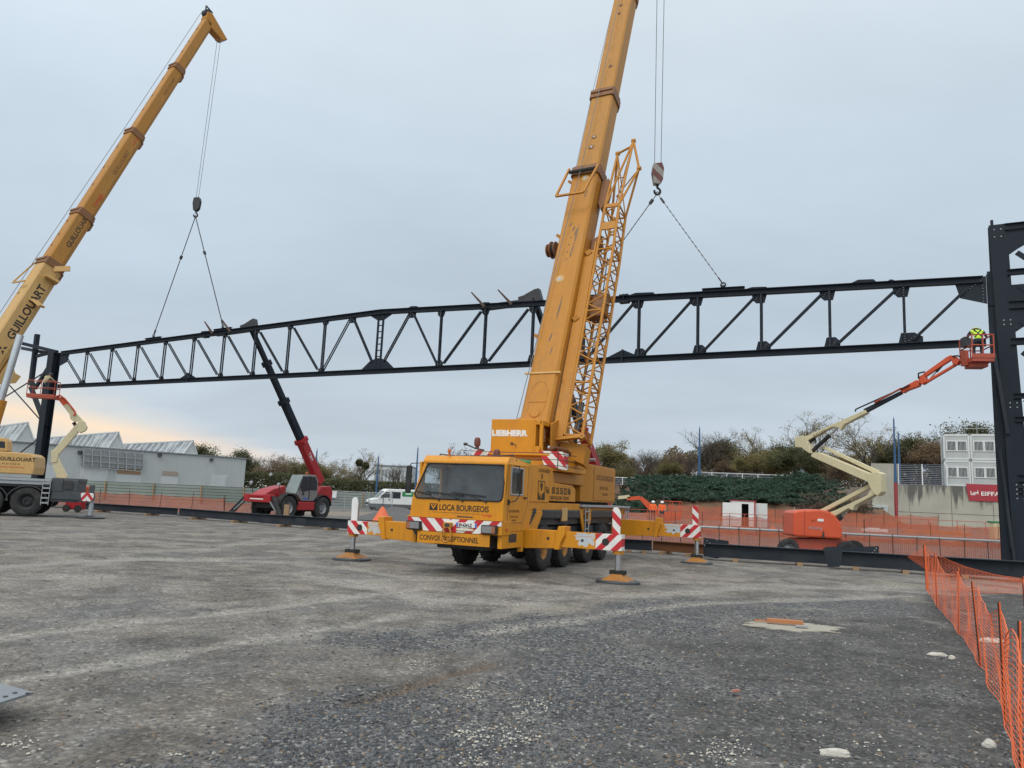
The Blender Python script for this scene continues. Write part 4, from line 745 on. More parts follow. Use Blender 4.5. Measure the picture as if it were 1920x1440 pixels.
# telescopic boom
def boom(parent, P, Tp, ks, ws, mats, collar_mat, text_fn=None, side_dir=None, depthf=1.05, name='boom_section', collars=True, collar_ext=0.08):
    P, Tp = V(P), V(Tp); a = (Tp - P); L = a.length; a.normalize(); sv = a.cross(V((0, 0, 1))).normalized(); nb = sv.cross(a).normalized(); secs = []
    for i in range(len(ws)):
        k0, k1 = ks[i], ks[i + 1]; w_ = ws[i]; d_ = w_ * depthf; c0 = P + a * (L * k0 - (0.3 if i else 0)); c1 = P + a * (L * k1); mb = MB()
        off = nb * ((ws[0] * depthf - d_) * 0.5 * 0.0)
        sec = [(-.5, .5), (.5, .5), (.5, -.22), (.30, -.5), (-.30, -.5), (-.5, -.22)]; ch = 0.07
        sec = [(-.5 + ch, .5), (.5 - ch, .5), (.5, .5 - ch), (.5, -.22), (.36, -.43), (.18, -.5), (-.18, -.5), (-.36, -.43), (-.5, -.22), (-.5, .5 - ch)]
        mb.prism([c0 + sv * (x * w_) + nb * (z * d_) + off for x, z in sec], c1 - c0)
        so_ = mb.build(name, mats[i % len(mats)], parent, bevel=0.0); secs.append((so_, c0, c1, w_, d_))
        if collars and i < len(ws) - 1:
            e = collar_ext; mb = MB(); sec2 = [(x * (w_ + 2 * e), z * (d_ + 2 * e)) for x, z in sec]
            mb.prism([c1 - a * 0.28 + sv * x + nb * z for x, z in sec2], a * 0.30)
            sec3 = [(x * (w_ + e), z * (d_ + e)) for x, z in sec]
            mb.prism([c1 + a * 0.02 + sv * x + nb * z for x, z in sec3], a * 0.16)
            mb.beam(c1 + nb * (d_ / 2 + e) - sv * (w_ * 0.5), c1 + nb * (d_ / 2 + e) + sv * (w_ * 0.5), 0.14, 0.10, nb)
            mb.beam(c1 - nb * (d_ / 2 + e) - a * 0.4 - sv * (w_ * 0.2), c1 - nb * (d_ / 2 + e) - a * 0.4 + sv * (w_ * 0.2), 0.5, 0.14, nb)
            mb.build('boom_collar', collar_mat, parent, bevel=0.012)
    return P, a, L, sv, nb, secs
HK = PL(1233, 345, A0, NN)                      # hook hangs in the plane of the truss
inv_cr = WM[cr.name].inverted()
TIP = inv_cr @ V((HK.x, HK.y, 36.3)); TIP = V((TIP.x, TIP.y - 0.45, TIP.z))
bP, ba, bL, bs_, bn, bsec = boom(cr, (0.36, 3.35, 4.05), TIP, [-0.005, 0.312, 0.432, 0.615, 0.80, 1.0], [1.03, 0.93, 0.83, 0.73, 0.64], [M_yelb, M_yelo, M_yelo, M_yelo, M_yelo], M_yeld, collar_ext=0.06)
Q = lambda k, s=0.0, n_=0.0: bP + ba * (bL * k) + bs_ * s + bn * n_
mainsec = bsec[0][0]
# head with sheaves
mb = MB(); mb.prism([Q(0.985, -0.3, 0.4), Q(1.02, -0.3, 0.2), Q(1.02, -0.3, -0.7), Q(0.995, -0.3, -0.9), Q(0.98, -0.3, -0.4)], bs_ * 0.06); mb.prism([Q(0.985, 0.24, 0.4), Q(1.02, 0.24, 0.2), Q(1.02, 0.24, -0.7), Q(0.995, 0.24, -0.9), Q(0.98, 0.24, -0.4)], bs_ * 0.06); bh = mb.build('boom_head', M_yelb, cr)
MB().lathe([(0.02, -0.2), (0.3, -0.2), (0.25, -0.1), (0.3, 0), (0.25, 0.1), (0.3, 0.2), (0.02, 0.2)], Q(1.008, 0, -0.6), bs_, 20).build('sheave', M_dk, bh)
# inspection roundels, holes, hatch, collar band on the base section
for k, s, r in ((0.298, 0.06, 0.16), (0.165, -0.12, 0.17), (0.345, 0.02, 0.12), (0.36, 0.05, 0.10), (0.475, 0.1, 0.09), (0.57, 0.0, 0.08), (0.585, 0.0, 0.08)):
    dd_ = bsec[0][4] / 2 if k < 0.312 else (bsec[1][4] / 2 if k < 0.432 else bsec[2][4] / 2)
    mb = MB(); mb.lathe([(0.001, 0.02), (r * 0.8, 0.02), (r, 0.0), (r, -0.01)], Q(k, s, dd_ + 0.002), bn, 18); ro = mb.build('inspection_cover', M_yelw if k < 0.3 else M_yeld, mainsec)
    MB().lathe([(0.001, 0.026), (r * 0.42, 0.026), (r * 0.45, 0.01)], Q(k, s, dd_ + 0.002), bn, 7).build('cover_boss', M_lgr if k < 0.4 else M_dk, ro)
mb = MB(); D2 = bsec[0][4] / 2
for k, s in ((0.19, -0.02), (0.199, -0.05), (0.208, -0.04), (0.217, -0.0), (0.308, 0.08), (0.28, 0.05)): mb.tube(Q(k, s, D2 - 0.01), Q(k, s, D2 + 0.004), 0.025, 8)
mb.build('drain_holes', M_dk, mainsec)
mb = MB(); pts = []
for i in range(24):
    t = 2 * math.pi * i / 24; pts.append((0.022 + 0.013 * (math.sin(t) + (0.9 if math.sin(t) > 0 else 0)), 0.30 * math.cos(t)))
for i in range(24): mb.tube(Q(pts[i][0], pts[i][1], D2 + 0.003), Q(pts[(i + 1) % 24][0], pts[(i + 1) % 24][1], D2 + 0.003), 0.008, 5)
mb.beam(Q(0.026, -0.32, D2), Q(0.026, 0.32, D2), 0.07, 0.03, bn); mb.lathe([(0.001, 0.03), (0.16, 0.03), (0.18, 0)], Q(0.014, 0.0, D2), bn, 20); mb.build('hatch', M_yelb, mainsec)
MB().beam(Q(0.056, -0.66, D2 + 0.01), Q(0.056, 0.62, D2 + 0.01), 0.06, 0.05, bn).build('boom_band', M_yelw, mainsec)
mb = MB()
for k in (0.10, 0.225, 0.30): mb.beam(Q(k, -0.56, 0.3), Q(k + 0.004, -0.72, 0.3), 0.12, 0.1)
for k in (0.12, 0.20): mb.beam(Q(k, 0.54, 0.2), Q(k + 0.004, 0.70, 0.2), 0.25, 0.15)
mb.beam(Q(-0.004, -0.56, 0.1), Q(0.012, -0.60, 0.1), 0.1, 0.5, bn); mb.build('boom_lug', M_yelb, mainsec)
M_scf = paint("scuffed_grey", (0.13, 0.10, 0.075), 0.6, dirt=0.9, dcol=(0.45, 0.20, 0.03), scale=4)
# scuffed streaks where the hoist rope has rubbed the paint
mb = MB()
for k, s, l in ((0.115, 0.1, 0.03), (0.19, 0.12, 0.02), (0.207, 0.18, 0.028), (0.09, 0.0, 0.012), (0.225, 0.02, 0.008), (0.232, -0.12, 0.006), (0.218, 0.13, 0.012), (0.27, 0.22, 0.012), (0.075, 0.12, 0.01)): MB().prism([Q(k, s - 0.02, D2 + 0.003), Q(k + l * 0.3, s - 0.045, D2 + 0.003), Q(k + l, s + 0.02, D2 + 0.003), Q(k + l * 0.6, s + 0.04, D2 + 0.003)], bn * 0.002).build('rope_scuff', M_scf, mainsec)
# hoist rope along the top of the boom
MB().path([Q(0.0, -0.52, 0.7), Q(0.30, -0.10, 0.75), Q(0.43, -0.02, 0.72), Q(1.01, 0.0, 0.55)], 0.014, 6).build('hoist_rope', M_rope, cr)
MB().path([Q(0.315, -0.62, 0.2), Q(0.44, -0.60, 0.2), Q(0.60, -0.5, 0.2), Q(1.0, -0.45, 0.2)], 0.010, 6).build('signal_cable', M_rope, cr)
# rope guard frame and hose reel
g = MB(); D3 = D2 + 0.12
for a_, b_ in (((0.312, -0.62, D3), (0.262, -0.66, D3 + 0.45)), ((0.312, 0.55, D3), (0.262, 0.42, D3 + 0.45)), ((0.262, -0.66, D3 + 0.45), (0.262, 0.42, D3 + 0.45))): g.beam(Q(*a_), Q(*b_), 0.07, 0.07, bn)
g.build('rope_guard', M_yelb, mainsec); MB().tube(Q(0.305, -0.55, D3 + 0.06), Q(0.305, 0.45, D3 + 0.06), 0.07, 10).build('guide_roller', M_blk, mainsec)
rl = MB(); c = Q(0.213, -0.62, 0.15)
rl.lathe([(0.03, -0.16), (0.30, -0.16), (0.30, -0.13), (0.14, -0.12), (0.14, -0.02), (0.32, 0), (0.32, 0.03), (0.14, 0.05), (0.14, 0.13), (0.24, 0.15), (0.24, 0.19), (0.03, 0.2)], c - bs_ * 0.25, -bs_, 22); ree = rl.build('hose_reel', M_yeld, mainsec, smooth=True); MB().lathe([(0.16, -0.12), (0.25, -0.1), (0.25, -0.03), (0.16, -0.02)], c - bs_ * 0.25, -bs_, 20).build('wound_hose', M_blk, ree)
# luffing cylinder
lc0 = V((0.36, 5.4, 3.0)); lc1 = Q(0.20, 0, -0.55); mm_ = lc0.lerp(lc1, 0.55)
MB().tube(lc0, mm_, 0.22, 16).build('lift_cylinder', M_yelb, cr, smooth=True); MB().tube(mm_, lc1, 0.13, 14).build('lift_rod', M_chr, cr, smooth=True)
# folded lattice jib on the right flank of the boom
jb = thing_parent = None
J = lambda k, s, n_: Q(k, 1.10 + s - k * 0.35, n_ - 0.1)
jm = MB(); wA = 0.42
jm.beam(J(-0.006, -0.34, 0.30), J(0.205, -0.36, 0.30), 0.34, 0.09, bn); jm.beam(J(-0.006, -0.16, 0.30), J(0.215, -0.18, 0.30), 0.06, 0.14, bn)
jig = jm.build('folding_jib', M_yelb, cr, bevel=0.008)
jm = MB(); rr = 0.032
def chord(k0, k1, s0, s1, n0, n1, r=0.045): jm.tube(J(k0, s0, n0), J(k1, s1, n1), r, 8)
K0, K1 = -0.004, 0.262
corners = [(-0.1, 0.32), (0.50, 0.32), (0.50, -0.42), (-0.1, -0.42)]
def cpt(i, k): s, n_ = corners[i]; f = max(0.0, (k - 0.20)) * 1.6; return J(k, s * (1 - f), n_)
for i in range(4): jm.tube(cpt(i, K0), cpt(i, 0.20), 0.052, 8); jm.tube(cpt(i, 0.20), cpt(i, K1), 0.052, 8)
steps = 28
for i in range(steps):
    k0 = K0 + (K1 - K0) * i / steps; k1 = K0 + (K1 - K0) * (i + 1) / steps
    for f in range(4):
        a_, b_ = (f, (f + 1) % 4) if i % 2 else ((f + 1) % 4, f); jm.tube(cpt(a_, k0), cpt(b_, k1), 0.025, 6)
for k in (K0, 0.05, 0.13, 0.205, K1):
    for f in range(4): jm.tube(cpt(f, k), cpt((f + 1) % 4, k), 0.035, 6)
jm.beam(cpt(0, 0.235), cpt(1, 0.235), 0.32, 0.05, bn); jm.beam(cpt(0, K1), cpt(1, K1), 0.16, 0.06, bn)
jm.build('lattice_frame', M_yelb, jig)
# upper A-head of the jib
jm = MB(); tA, tB, tC = J(0.338, 0.02, 0.25), J(0.350, 0.62, 0.35), J(0.312, 0.95, 0.2)
for a_, b_ in ((cpt(0, K1), tA), (cpt(1, K1), tB), (cpt(0, K1), tB), (cpt(1, K1), tC), (cpt(2, K1), tC), (cpt(3, K1), tA), (tA, J(0.343, 0.5, 0.3)), (tB, tC)): jm.tube(a_, b_, 0.045, 8)
for a_, b_ in ((tA, cpt(1, K1)), (J(0.30, 0.1, 0.3), J(0.30, 0.5, 0.3)), (cpt(3, K1), tB), (cpt(2, K1), tA), (J(0.29, 0.0, -0.3), tC)): jm.tube(a_, b_, 0.022, 6)
for p in (tA, tB, tC): jm.lathe([(0.02, -0.07), (0.08, -0.07), (0.08, 0.07), (0.02, 0.07)], p, bs_, 10)
jm.build('jib_head', M_yelb, jig)
jm = MB(); jm.prism([Q(0.302, 0.55, 0.1), Q(0.272, 0.55, 0.1), Q(0.262, 0.70, 0.1), Q(0.272, 0.85, 0.1), Q(0.288, 0.9, 0.1), Q(0.305, 0.8, 0.1)], bn * -0.3); jm.build('jib_bracket', M_yeld, jig, bevel=0.01); jm = MB()
jm.prism([Q(0.15, 0.52, 0.0), Q(0.128, 0.52, 0.0), Q(0.128, 1.5, 0.0), Q(0.155, 1.5, 0.0)], bn * -0.35); jm.build('jib_bracket', M_yeld, jig, bevel=0.01); jm = MB(); jm.prism([Q(0.225, 0.55, 0.0), Q(0.21, 0.55, 0.0), Q(0.215, 0.9, 0.0), Q(0.23, 0.85, 0.0)], bn * -0.3); jm.build('jib_bracket', M_yeld, jig, bevel=0.01)
jm = MB(); jm.beam(J(-0.009, -0.55, 0.30), J(-0.006, 0.50, 0.34), 0.10, 0.14, bn); jm.lathe([(0.02, -0.06), (0.09, -0.06), (0.09, 0.06), (0.02, 0.06)], J(-0.009, -0.55, 0.30), bn, 12); jm.lathe([(0.02, -0.06), (0.09, -0.06), (0.09, 0.06), (0.02, 0.06)], J(-0.006, 0.52, 0.34), bn, 12); jm.prism([J(-0.008, -0.35, 0.1), J(-0.020, -0.2, 0.0), J(-0.026, 0.45, -0.2), J(-0.010, 0.55, 0.0)], bn * -0.4)
jm.build('jib_foot', M_yelb, jig)
jm = MB(); jm.tube(J(-0.01, 0.25, 0.2), J(0.03, 0.28, 0.2), 0.06, 8); jm.path([J(0.0, 0.2, 0.3), J(0.05, 0.12, 0.1), J(0.12, 0.25, -0.1), J(0.2, 0.2, 0.0)], 0.02); jm.build('jib_hoses', M_dk, jig)
# hoist ropes, hook block and chain slings for both cranes
def hookblock(name, lab, hp, sc, mats, ropes, top, leg_pts, roplab, slab, linked, group=None):
    hb = thing(name, lab, 'hook block', hp + V((0, 0, -0.8 * sc)))
    L_ = lambda x, y, z: V((x * sc, y * sc, z * sc + 0.8 * sc))
    mb = MB(); mb.prism([L_(-.28, -.2, .62), L_(.22, -.2, .70), L_(.34, -.2, .35), L_(.28, -.2, -.35), L_(.08, -.2, -.62), L_(-.22, -.2, -.58), L_(-.34, -.2, .1)], (0, .12 * sc, 0)); mb.prism([L_(-.28, .1, .62), L_(.22, .1, .70), L_(.34, .1, .35), L_(.28, .1, -.35), L_(.08, .1, -.62), L_(-.22, .1, -.58), L_(-.34, .1, .1)], (0, .12 * sc, 0)); mb.build('cheek_plate', mats[0], hb, bevel=0.02)
    MB().lathe([(.02, -.08), (.27, -.08), (.22, 0), (.27, .08), (.02, .08)], L_(0, 0, .2), (0, 1, 0), 18).build('sheave', M_dk, hb)
    mb = MB(); mb.tube(L_(0, 0, -.55), L_(0, 0, -.78), .07 * sc, 8); pts = [L_(0.17 * math.cos(rad(a)), 0, -1.0 + 0.19 * math.sin(rad(a))) for a in range(90, -200, -24)]; mb.path([L_(0, 0, -.78)] + pts, .065 * sc, 8); mb.build('hook', mats[1], hb, smooth=True)
    rp = thing('hoist_rope', roplab, 'wire rope', hp + V((0, 0, 0.7 * sc)), group=group)
    for o_ in ropes: MB().tube(hp + DD * o_ * sc + V((0, 0, 0.5 * sc)), V((top.x, top.y, top.z)) + DD * o_ * 1.1, 0.016, 6).build('rope_fall', M_rope, rp, True)
    ap = hp + V((0, 0, -1.12 * sc)); sl = thing('chain_sling', slab, 'sling', ap)
    MB().lathe([(.07, -.025), (.10, 0), (.07, .025), (.05, 0), (.07, -.025)], ap, NN, 12).build('master_link', M_dk, sl, True)
    for p in leg_pts:
        mb = MB(); mb.tube(ap, p, 0.018 if linked else 0.03, 6)
        n = int((p - ap).length / 0.14); d = (p - ap)
        if linked:
            for i in range(n): c_ = ap + d * ((i + 0.5) / n); mb.beam(c_ - d.normalized() * 0.05, c_ + d.normalized() * 0.05, 0.055 if i % 2 else 0.025, 0.025 if i % 2 else 0.055)
        mb.build('sling_leg', M_rope if linked else M_steelg, sl, True)
        mb = MB(); mb.lathe([(.10, -.03), (.14, 0), (.10, .03), (.07, 0), (.10, -.03)], p + V((0, 0, -0.03)), NN, 14); mb.beam(p + (ap - p).normalized() * 0.12, p + (ap - p).normalized() * 0.4, 0.09, 0.06); mb.build('shackle', M_dk, sl, True)
        c_ = ap.lerp(p, 0.06 if linked else 0.33); mb = MB(); mb.beam(c_, c_ + (p - ap).normalized() * 0.25, 0.16, 0.1); mb.build('grab_hook', M_dk, sl, True)
    return hb
hc = PL(1233, 328, A0, NN)
hookblock('hook_block', 'red and white striped hook block with its hook above the right half of the truss', hc, 0.84, [stripes("hook_stripes", (0.30, 0.27, 0.24), (0.13, 0.03, 0.025), (0.7, 0, 0.7), 0.5, dirt=0.9), M_blk], (-0.19, 0.19), V((hc.x, hc.y, 36.2)), [lift[0], lift[1]],
          'pair of wire rope falls from the central crane to the striped hook block', 'two leg chain sling from the striped hook block to the right half of the truss', True)
# ------------------------------------------------------------------ left crane (x along the carrier to its rear = picture right, y away, z up)
LO = G(45, 968); LYAW = rad(20)
lc = thing('mobile_crane', 'mobile crane with grey carrier and faded yellow boom at the left edge', 'crane', LO, LYAW)
invl = WM[lc.name].inverted(); ln = V((-math.sin(LYAW), math.cos(LYAW), 0))
def L2(px, py, off=0.0): return invl @ PL(px, py, LO + ln * off, ln)
for x in (0, -1.75, -6.2, -7.95):
    wheel(lc, (x, 0.22, 0.745), 0.74, 0.40, M_dk, ax=(0, -1, 0), lugs=30); wheel(lc, (x, 2.5, 0.745), 0.74, 0.40, M_dk, ax=(0, 1, 0), lugs=30)
mb = MB(); mb.bx(-10.5, 1.0, 0.15, 2.6, 1.50, 1.78); mb.bx(-10.5, 0.9, 0.9, 1.9, 0.8, 1.5); mb.build('chassis', M_dk, lc)
mb = MB(); mb.bx(-10.8, 1.02, 0.0, 2.75, 1.80, 1.92); mb.bx(-10.8, 1.0, 0.06, 0.12, 1.62, 1.80); mb.build('deck_plate', M_lgr, lc, bevel=0.01)
for x in (0, -1.75):
    mb = MB(); pts = []
    for i in range(9): t = rad(180 * i / 8); pts.append((x + 0.92 * math.cos(t) if True else 0, 0.0, 0.75 + 0.80 * math.sin(t)))
    for i in range(8): mb.beam(pts[i], pts[i + 1], 0.05, 0.04, (0, 1, 0)); mb.hull8([(pts[i][0], 0.0, pts[i][2]), (pts[i + 1][0], 0.0, pts[i + 1][2]), (pts[i + 1][0], 0.5, pts[i + 1][2]), (pts[i][0], 0.5, pts[i][2])] + [(pts[i][0], 0.0, pts[i][2] + 0.03), (pts[i + 1][0], 0.0, pts[i + 1][2] + 0.03), (pts[i + 1][0], 0.5, pts[i + 1][2] + 0.03), (pts[i][0], 0.5, pts[i][2] + 0.03)])
    mb.build('mudguard', M_dk, lc)
mb = MB(); mb.bx(1.02, 2.25, 0.1, 2.65, 0.78, 1.95); mb.bx(1.02, 1.55, 0.05, 2.7, 1.3, 2.02); mb.bx(1.9, 2.3, 0.3, 2.5, 1.8, 2.02); rr_ = mb.build('rear_box', M_gr, lc, bevel=0.03)
MB().bx(1.15, 1.35, 0.085, 0.10, 1.50, 1.75).build('vent', M_dk, rr_); MB().bx(1.62, 2.0, 0.04, 0.06, 1.45, 1.85).build('vent', M_dk, rr_)
mb = MB()
for k in range(5): mb.bx(0.66, 1.0, -0.08, 0.1, 0.68 + k * 0.25, 0.75 + k * 0.25)
mb.tube((0.66, -0.05, 0.6), (0.66, -0.05, 1.9), 0.02); mb.tube((1.0, -0.05, 0.6), (1.0, -0.05, 1.9), 0.02); mb.build('ladder', M_lgr, lc)
ob = MB().bx(1.1, 3.05, 0.02, 0.44, 0.92, 1.30).build('outrigger', M_gr, lc, bevel=0.01)
MB().prism([(2.42, 0.015, 1.30), (3.06, 0.015, 1.30), (3.02, 0.015, 0.95), (2.9, 0.015, 0.86), (2.5, 0.015, 0.88)], (0, -0.01, 0)).build('striped_panel', stripes("stripes_left_crane", WH_, RED_, (0.8, 0, 0.6), 0.28, mirror=2.74, dirt=0.7), ob)
MB().bx(2.78, 3.02, 0.05, 0.3, 1.30, 1.72).build('jack_head', M_gr, ob, bevel=0.01); MB().tube((2.95, 0.23, 0.92), (2.95, 0.23, 0.14), 0.12, 14).build('jack_leg', M_lgr, ob, smooth=True)
MB().lathe([(0.001, 0.14), (0.16, 0.14), (0.30, 0.06), (0.72, 0.05), (0.72, 0.0), (0.001, 0.0)], (2.95, 0.23, 0), (0, 0, 1), 24).build('support_pad', M_dk, ob)
MB().lathe([(1.2, 0), (1.2, 0.16), (1.0, 0.2), (1.0, 0.24)], (-3.8, 1.4, 1.92), (0, 0, 1), 28).build('slewing_ring', M_dk, lc)
mb = MB(); mb.prism([(-6.5, 0.05, 2.12), (0.12, 0.05, 2.12), (0.16, 0.05, 2.5), (0.10, 0.05, 3.05), (-0.12, 0.05, 3.2), (-6.5, 0.05, 3.3)], (0, 2.6, 0)); ls = mb.build('superstructure', M_yelw, lc, bevel=0.05)
text("GUILLOUART", 0.26, (-1.42, 0.045, 2.78), (1, 0, 0), (0, 0, 1), M_ink, ls, xs=1.0, bold=0.007); text("03 25 75 02 03", 0.12, (-1.3, 0.045, 2.58), (1, 0, 0), (0, 0, 1), M_ink2, ls, xs=1.1); text("LEVAGE MANUTENTION", 0.10, (-1.4, 0.045, 2.42), (1, 0, 0), (0, 0, 1), M_rink, ls, xs=1.0)
mb = MB(); mb.prism([(-2.3, 0.1, 3.24), (-1.15, 0.1, 3.24), (-1.2, 0.1, 3.75), (-1.35, 0.1, 3.92), (-2.3, 0.1, 3.92)], (0, 0.95, 0)); lcab = mb.build('operator_cab', M_yelw, lc, bevel=0.04); MB().prism([(-2.2, 0.09, 3.4), (-1.27, 0.09, 3.4), (-1.32, 0.09, 3.72), (-2.2, 0.09, 3.80)], (0, 0.02, 0)).build('cab_window', M_wglass, lcab)
H2 = PL(368, 385, A0, NN); t2 = invl @ V((H2.x, H2.y, 34.4)); t2 = V((t2.x - 0.55, t2.y, t2.z))
def kfor(P, Tp, W, yy):
    lo, hi = 0.0, 1.0
    for _ in range(40):
        m_ = (lo + hi) / 2; p = W @ (V(P) + (V(Tp) - V(P)) * m_) - CC; y_ = 720 - FPX * p.dot(CU) / p.dot(CF)
        if y_ > yy: lo = m_
        else: hi = m_
    return lo
LPv = V((-4.6, 1.4, 3.4)); WL = WM[lc.name]
ks = [-0.01] + [kfor(LPv, t2, WL, y_) for y_ in (498, 405, 254, 131)] + [1.0]
lP, la, lL, lsv, lbn, lsec = boom(lc, LPv, t2, ks, [1.02, 0.90, 0.80, 0.69, 0.60], [M_yelw, M_yelo, M_yelo, M_yelo, M_yelo], M_yeld, depthf=1.22, collar_ext=0.06)
LQ = lambda k, s=0.0, n_=0.0: lP + la * (lL * k) + lsv * s + lbn * n_
def sidetext(i, k, s, size, mat, xs=1.0, bold=0.0, low=0.0):
    so_, c0, c1, w_, d_ = lsec[i]; o = LQ(k, w_ / 2 + 0.004, -size * 0.35 + low); text(s, size, o, la, lbn, mat, so_, xs=xs, bold=bold)
sidetext(0, ks[1] * 0.56, "GUILLOUART", 0.62, M_ink, 0.95, 0.018); sidetext(1, ks[1] + 0.04, "GUILLOUART", 0.42, M_ink, 0.95, 0.008); sidetext(1, ks[1] + 0.135, "Levage", 0.36, M_rink, 1.0)
sidetext(2, ks[2] + 0.10, "GUILLOUART", 0.34, M_ink2, 0.95, 0.004); sidetext(2, ks[2] + 0.175, "Levage", 0.28, M_rink, 1.0); sidetext(3, ks[3] + 0.11, "GUILLOUART", 0.28, M_ink2, 0.95)
so_, c0, c1, w_, d_ = lsec[0]; k_ = ks[1] * 0.50; mb = MB()
for a_ in (0, 1, 2): t = rad(90 + 120 * a_); mb.prism([LQ(k_ + (math.cos(t + q) * r_) / lL, w_ / 2 + 0.002, math.sin(t + q) * r_) for q, r_ in ((0, 0.30), (0.5, 0.14), (0, 0.05), (-0.5, 0.14))], lsv * 0.006)
mb.build('emblem', M_ink, so_)
for i in range(5):
    so_, c0, c1, w_, d_ = lsec[i]; mb = MB()
    for f in (0.35, 0.55, 0.8): c = c0.lerp(c1, f) - lsv * (w_ * 0.2) + lbn * (d_ / 2); mb.tube(c - lbn * 0.01, c + lbn * 0.015, 0.09, 10)
    mb.build('inspection_cover', M_yeld, so_)
hd = MB(); c = lP + la * lL; hd.prism([c + lbn * .4 - lsv * .3, c + la * .5 + lbn * .5 - lsv * .3, c + la * .7 + lbn * .2 - lsv * .3, c + la * .1 - lbn * 1.6 - lsv * .3, c - la * .3 - lbn * 1.3 - lsv * .3, c - la * .3 - lsv * .3], lsv * .6); lh = hd.build('boom_head', M_yelb, lc, bevel=0.03)
MB().lathe([(.02, -.36), (.36, -.36), (.36, -.3), (.02, -.3)], c + la * .1 - lbn * 1.2, lsv, 18).build('sheave', M_dk, lh); hd = MB(); hd.path([c + la * .5 + lbn * .5, c + la * 1.0 + lbn * .7, c + la * 1.0 + lbn * .1], .05); hd.tube(c + la * .5 + lbn * .4 - lsv * .2, c + la * .5 + lbn * .4 + lsv * .2, .28, 12); hd.build('head_roller', M_dk, lh)
MB().path([LQ(0.0, -0.4, .78), LQ(ks[1], -0.3, .82), LQ(ks[3], -0.3, .68), LQ(1.01, -0.2, .66)], 0.016).build('hoist_rope', M_rope, lc)
mb = MB(); k1 = ks[1]; mb.beam(LQ(k1 - .005, -.75, .6), LQ(k1 - .055, -.85, .95), .08, .08); mb.beam(LQ(k1 - .055, -.85, .95), LQ(k1 - .055, .4, .9), .08, .08); mb.build('rope_guard', M_yelw, lc); mb = MB(); mb.beam(LQ(k1 - .01, .5, .0), LQ(k1 + 0.0, 1.1, -.5), .12, .3); mb.beam(LQ(k1 - .03, .55, .2), LQ(k1 - .03, .75, -.5), .8, .12); mb.build('boom_lug', M_yelw, lc); MB().beam(LQ(k1 * .78, .6, .0), LQ(k1 * .76, 1.0, -.35), .5, .12).build('boom_lug', M_yelw, lc)
mb = MB(); kk = k1 * .42; mb.prism([LQ(kk - .03, .5, -.6), LQ(kk - .02, .5, -1.0), LQ(kk - .01, .5, -1.5), LQ(kk + .004, .5, -1.55), LQ(kk + .004, .5, -1.2), LQ(kk + .014, .5, -.9), LQ(kk + .03, .5, -.6)], -lsv * .5); mb.build('cylinder_bracket', M_yelw, lc, bevel=0.02)
mb = MB(); mb.lathe([(.03, -.25), (.3, -.25), (.3, -.15), (.18, -.12), (.18, .12), (.3, .15), (.3, .25), (.03, .25)], LQ(k1 * .62, -.85, .3), lsv, 16); mb.build('hose_reel', M_yeld, lc)
c0_, c1_ = L2(30, 655, 1.4), L2(1, 750, 1.4); d_ = (c0_ - c1_).normalized()
MB().tube(c1_, c0_ + d_ * .8, .19, 16).build('lift_rod', M_chr, lc, smooth=True); MB().tube(c1_ - d_ * 3.2, c1_, .32, 16).build('lift_cylinder', M_yelb, lc, smooth=True)
hookblock('hook_block', 'small dark hook block with its hook above the left half of the truss', PL(369, 384, A0, NN), 0.75, [M_dk, M_blk], (-0.2, 0.12), V((H2.x + 0.35, H2.y, 33.4)), [lift[2], lift[3]],
          'wire rope falls from the far left crane to the dark hook block', 'dark two leg sling from the small hook block to the left half of the truss', False)
M_yeld2 = paint('worn_fork_steel', (0.07, 0.04, 0.03), .7, dirt=.5)
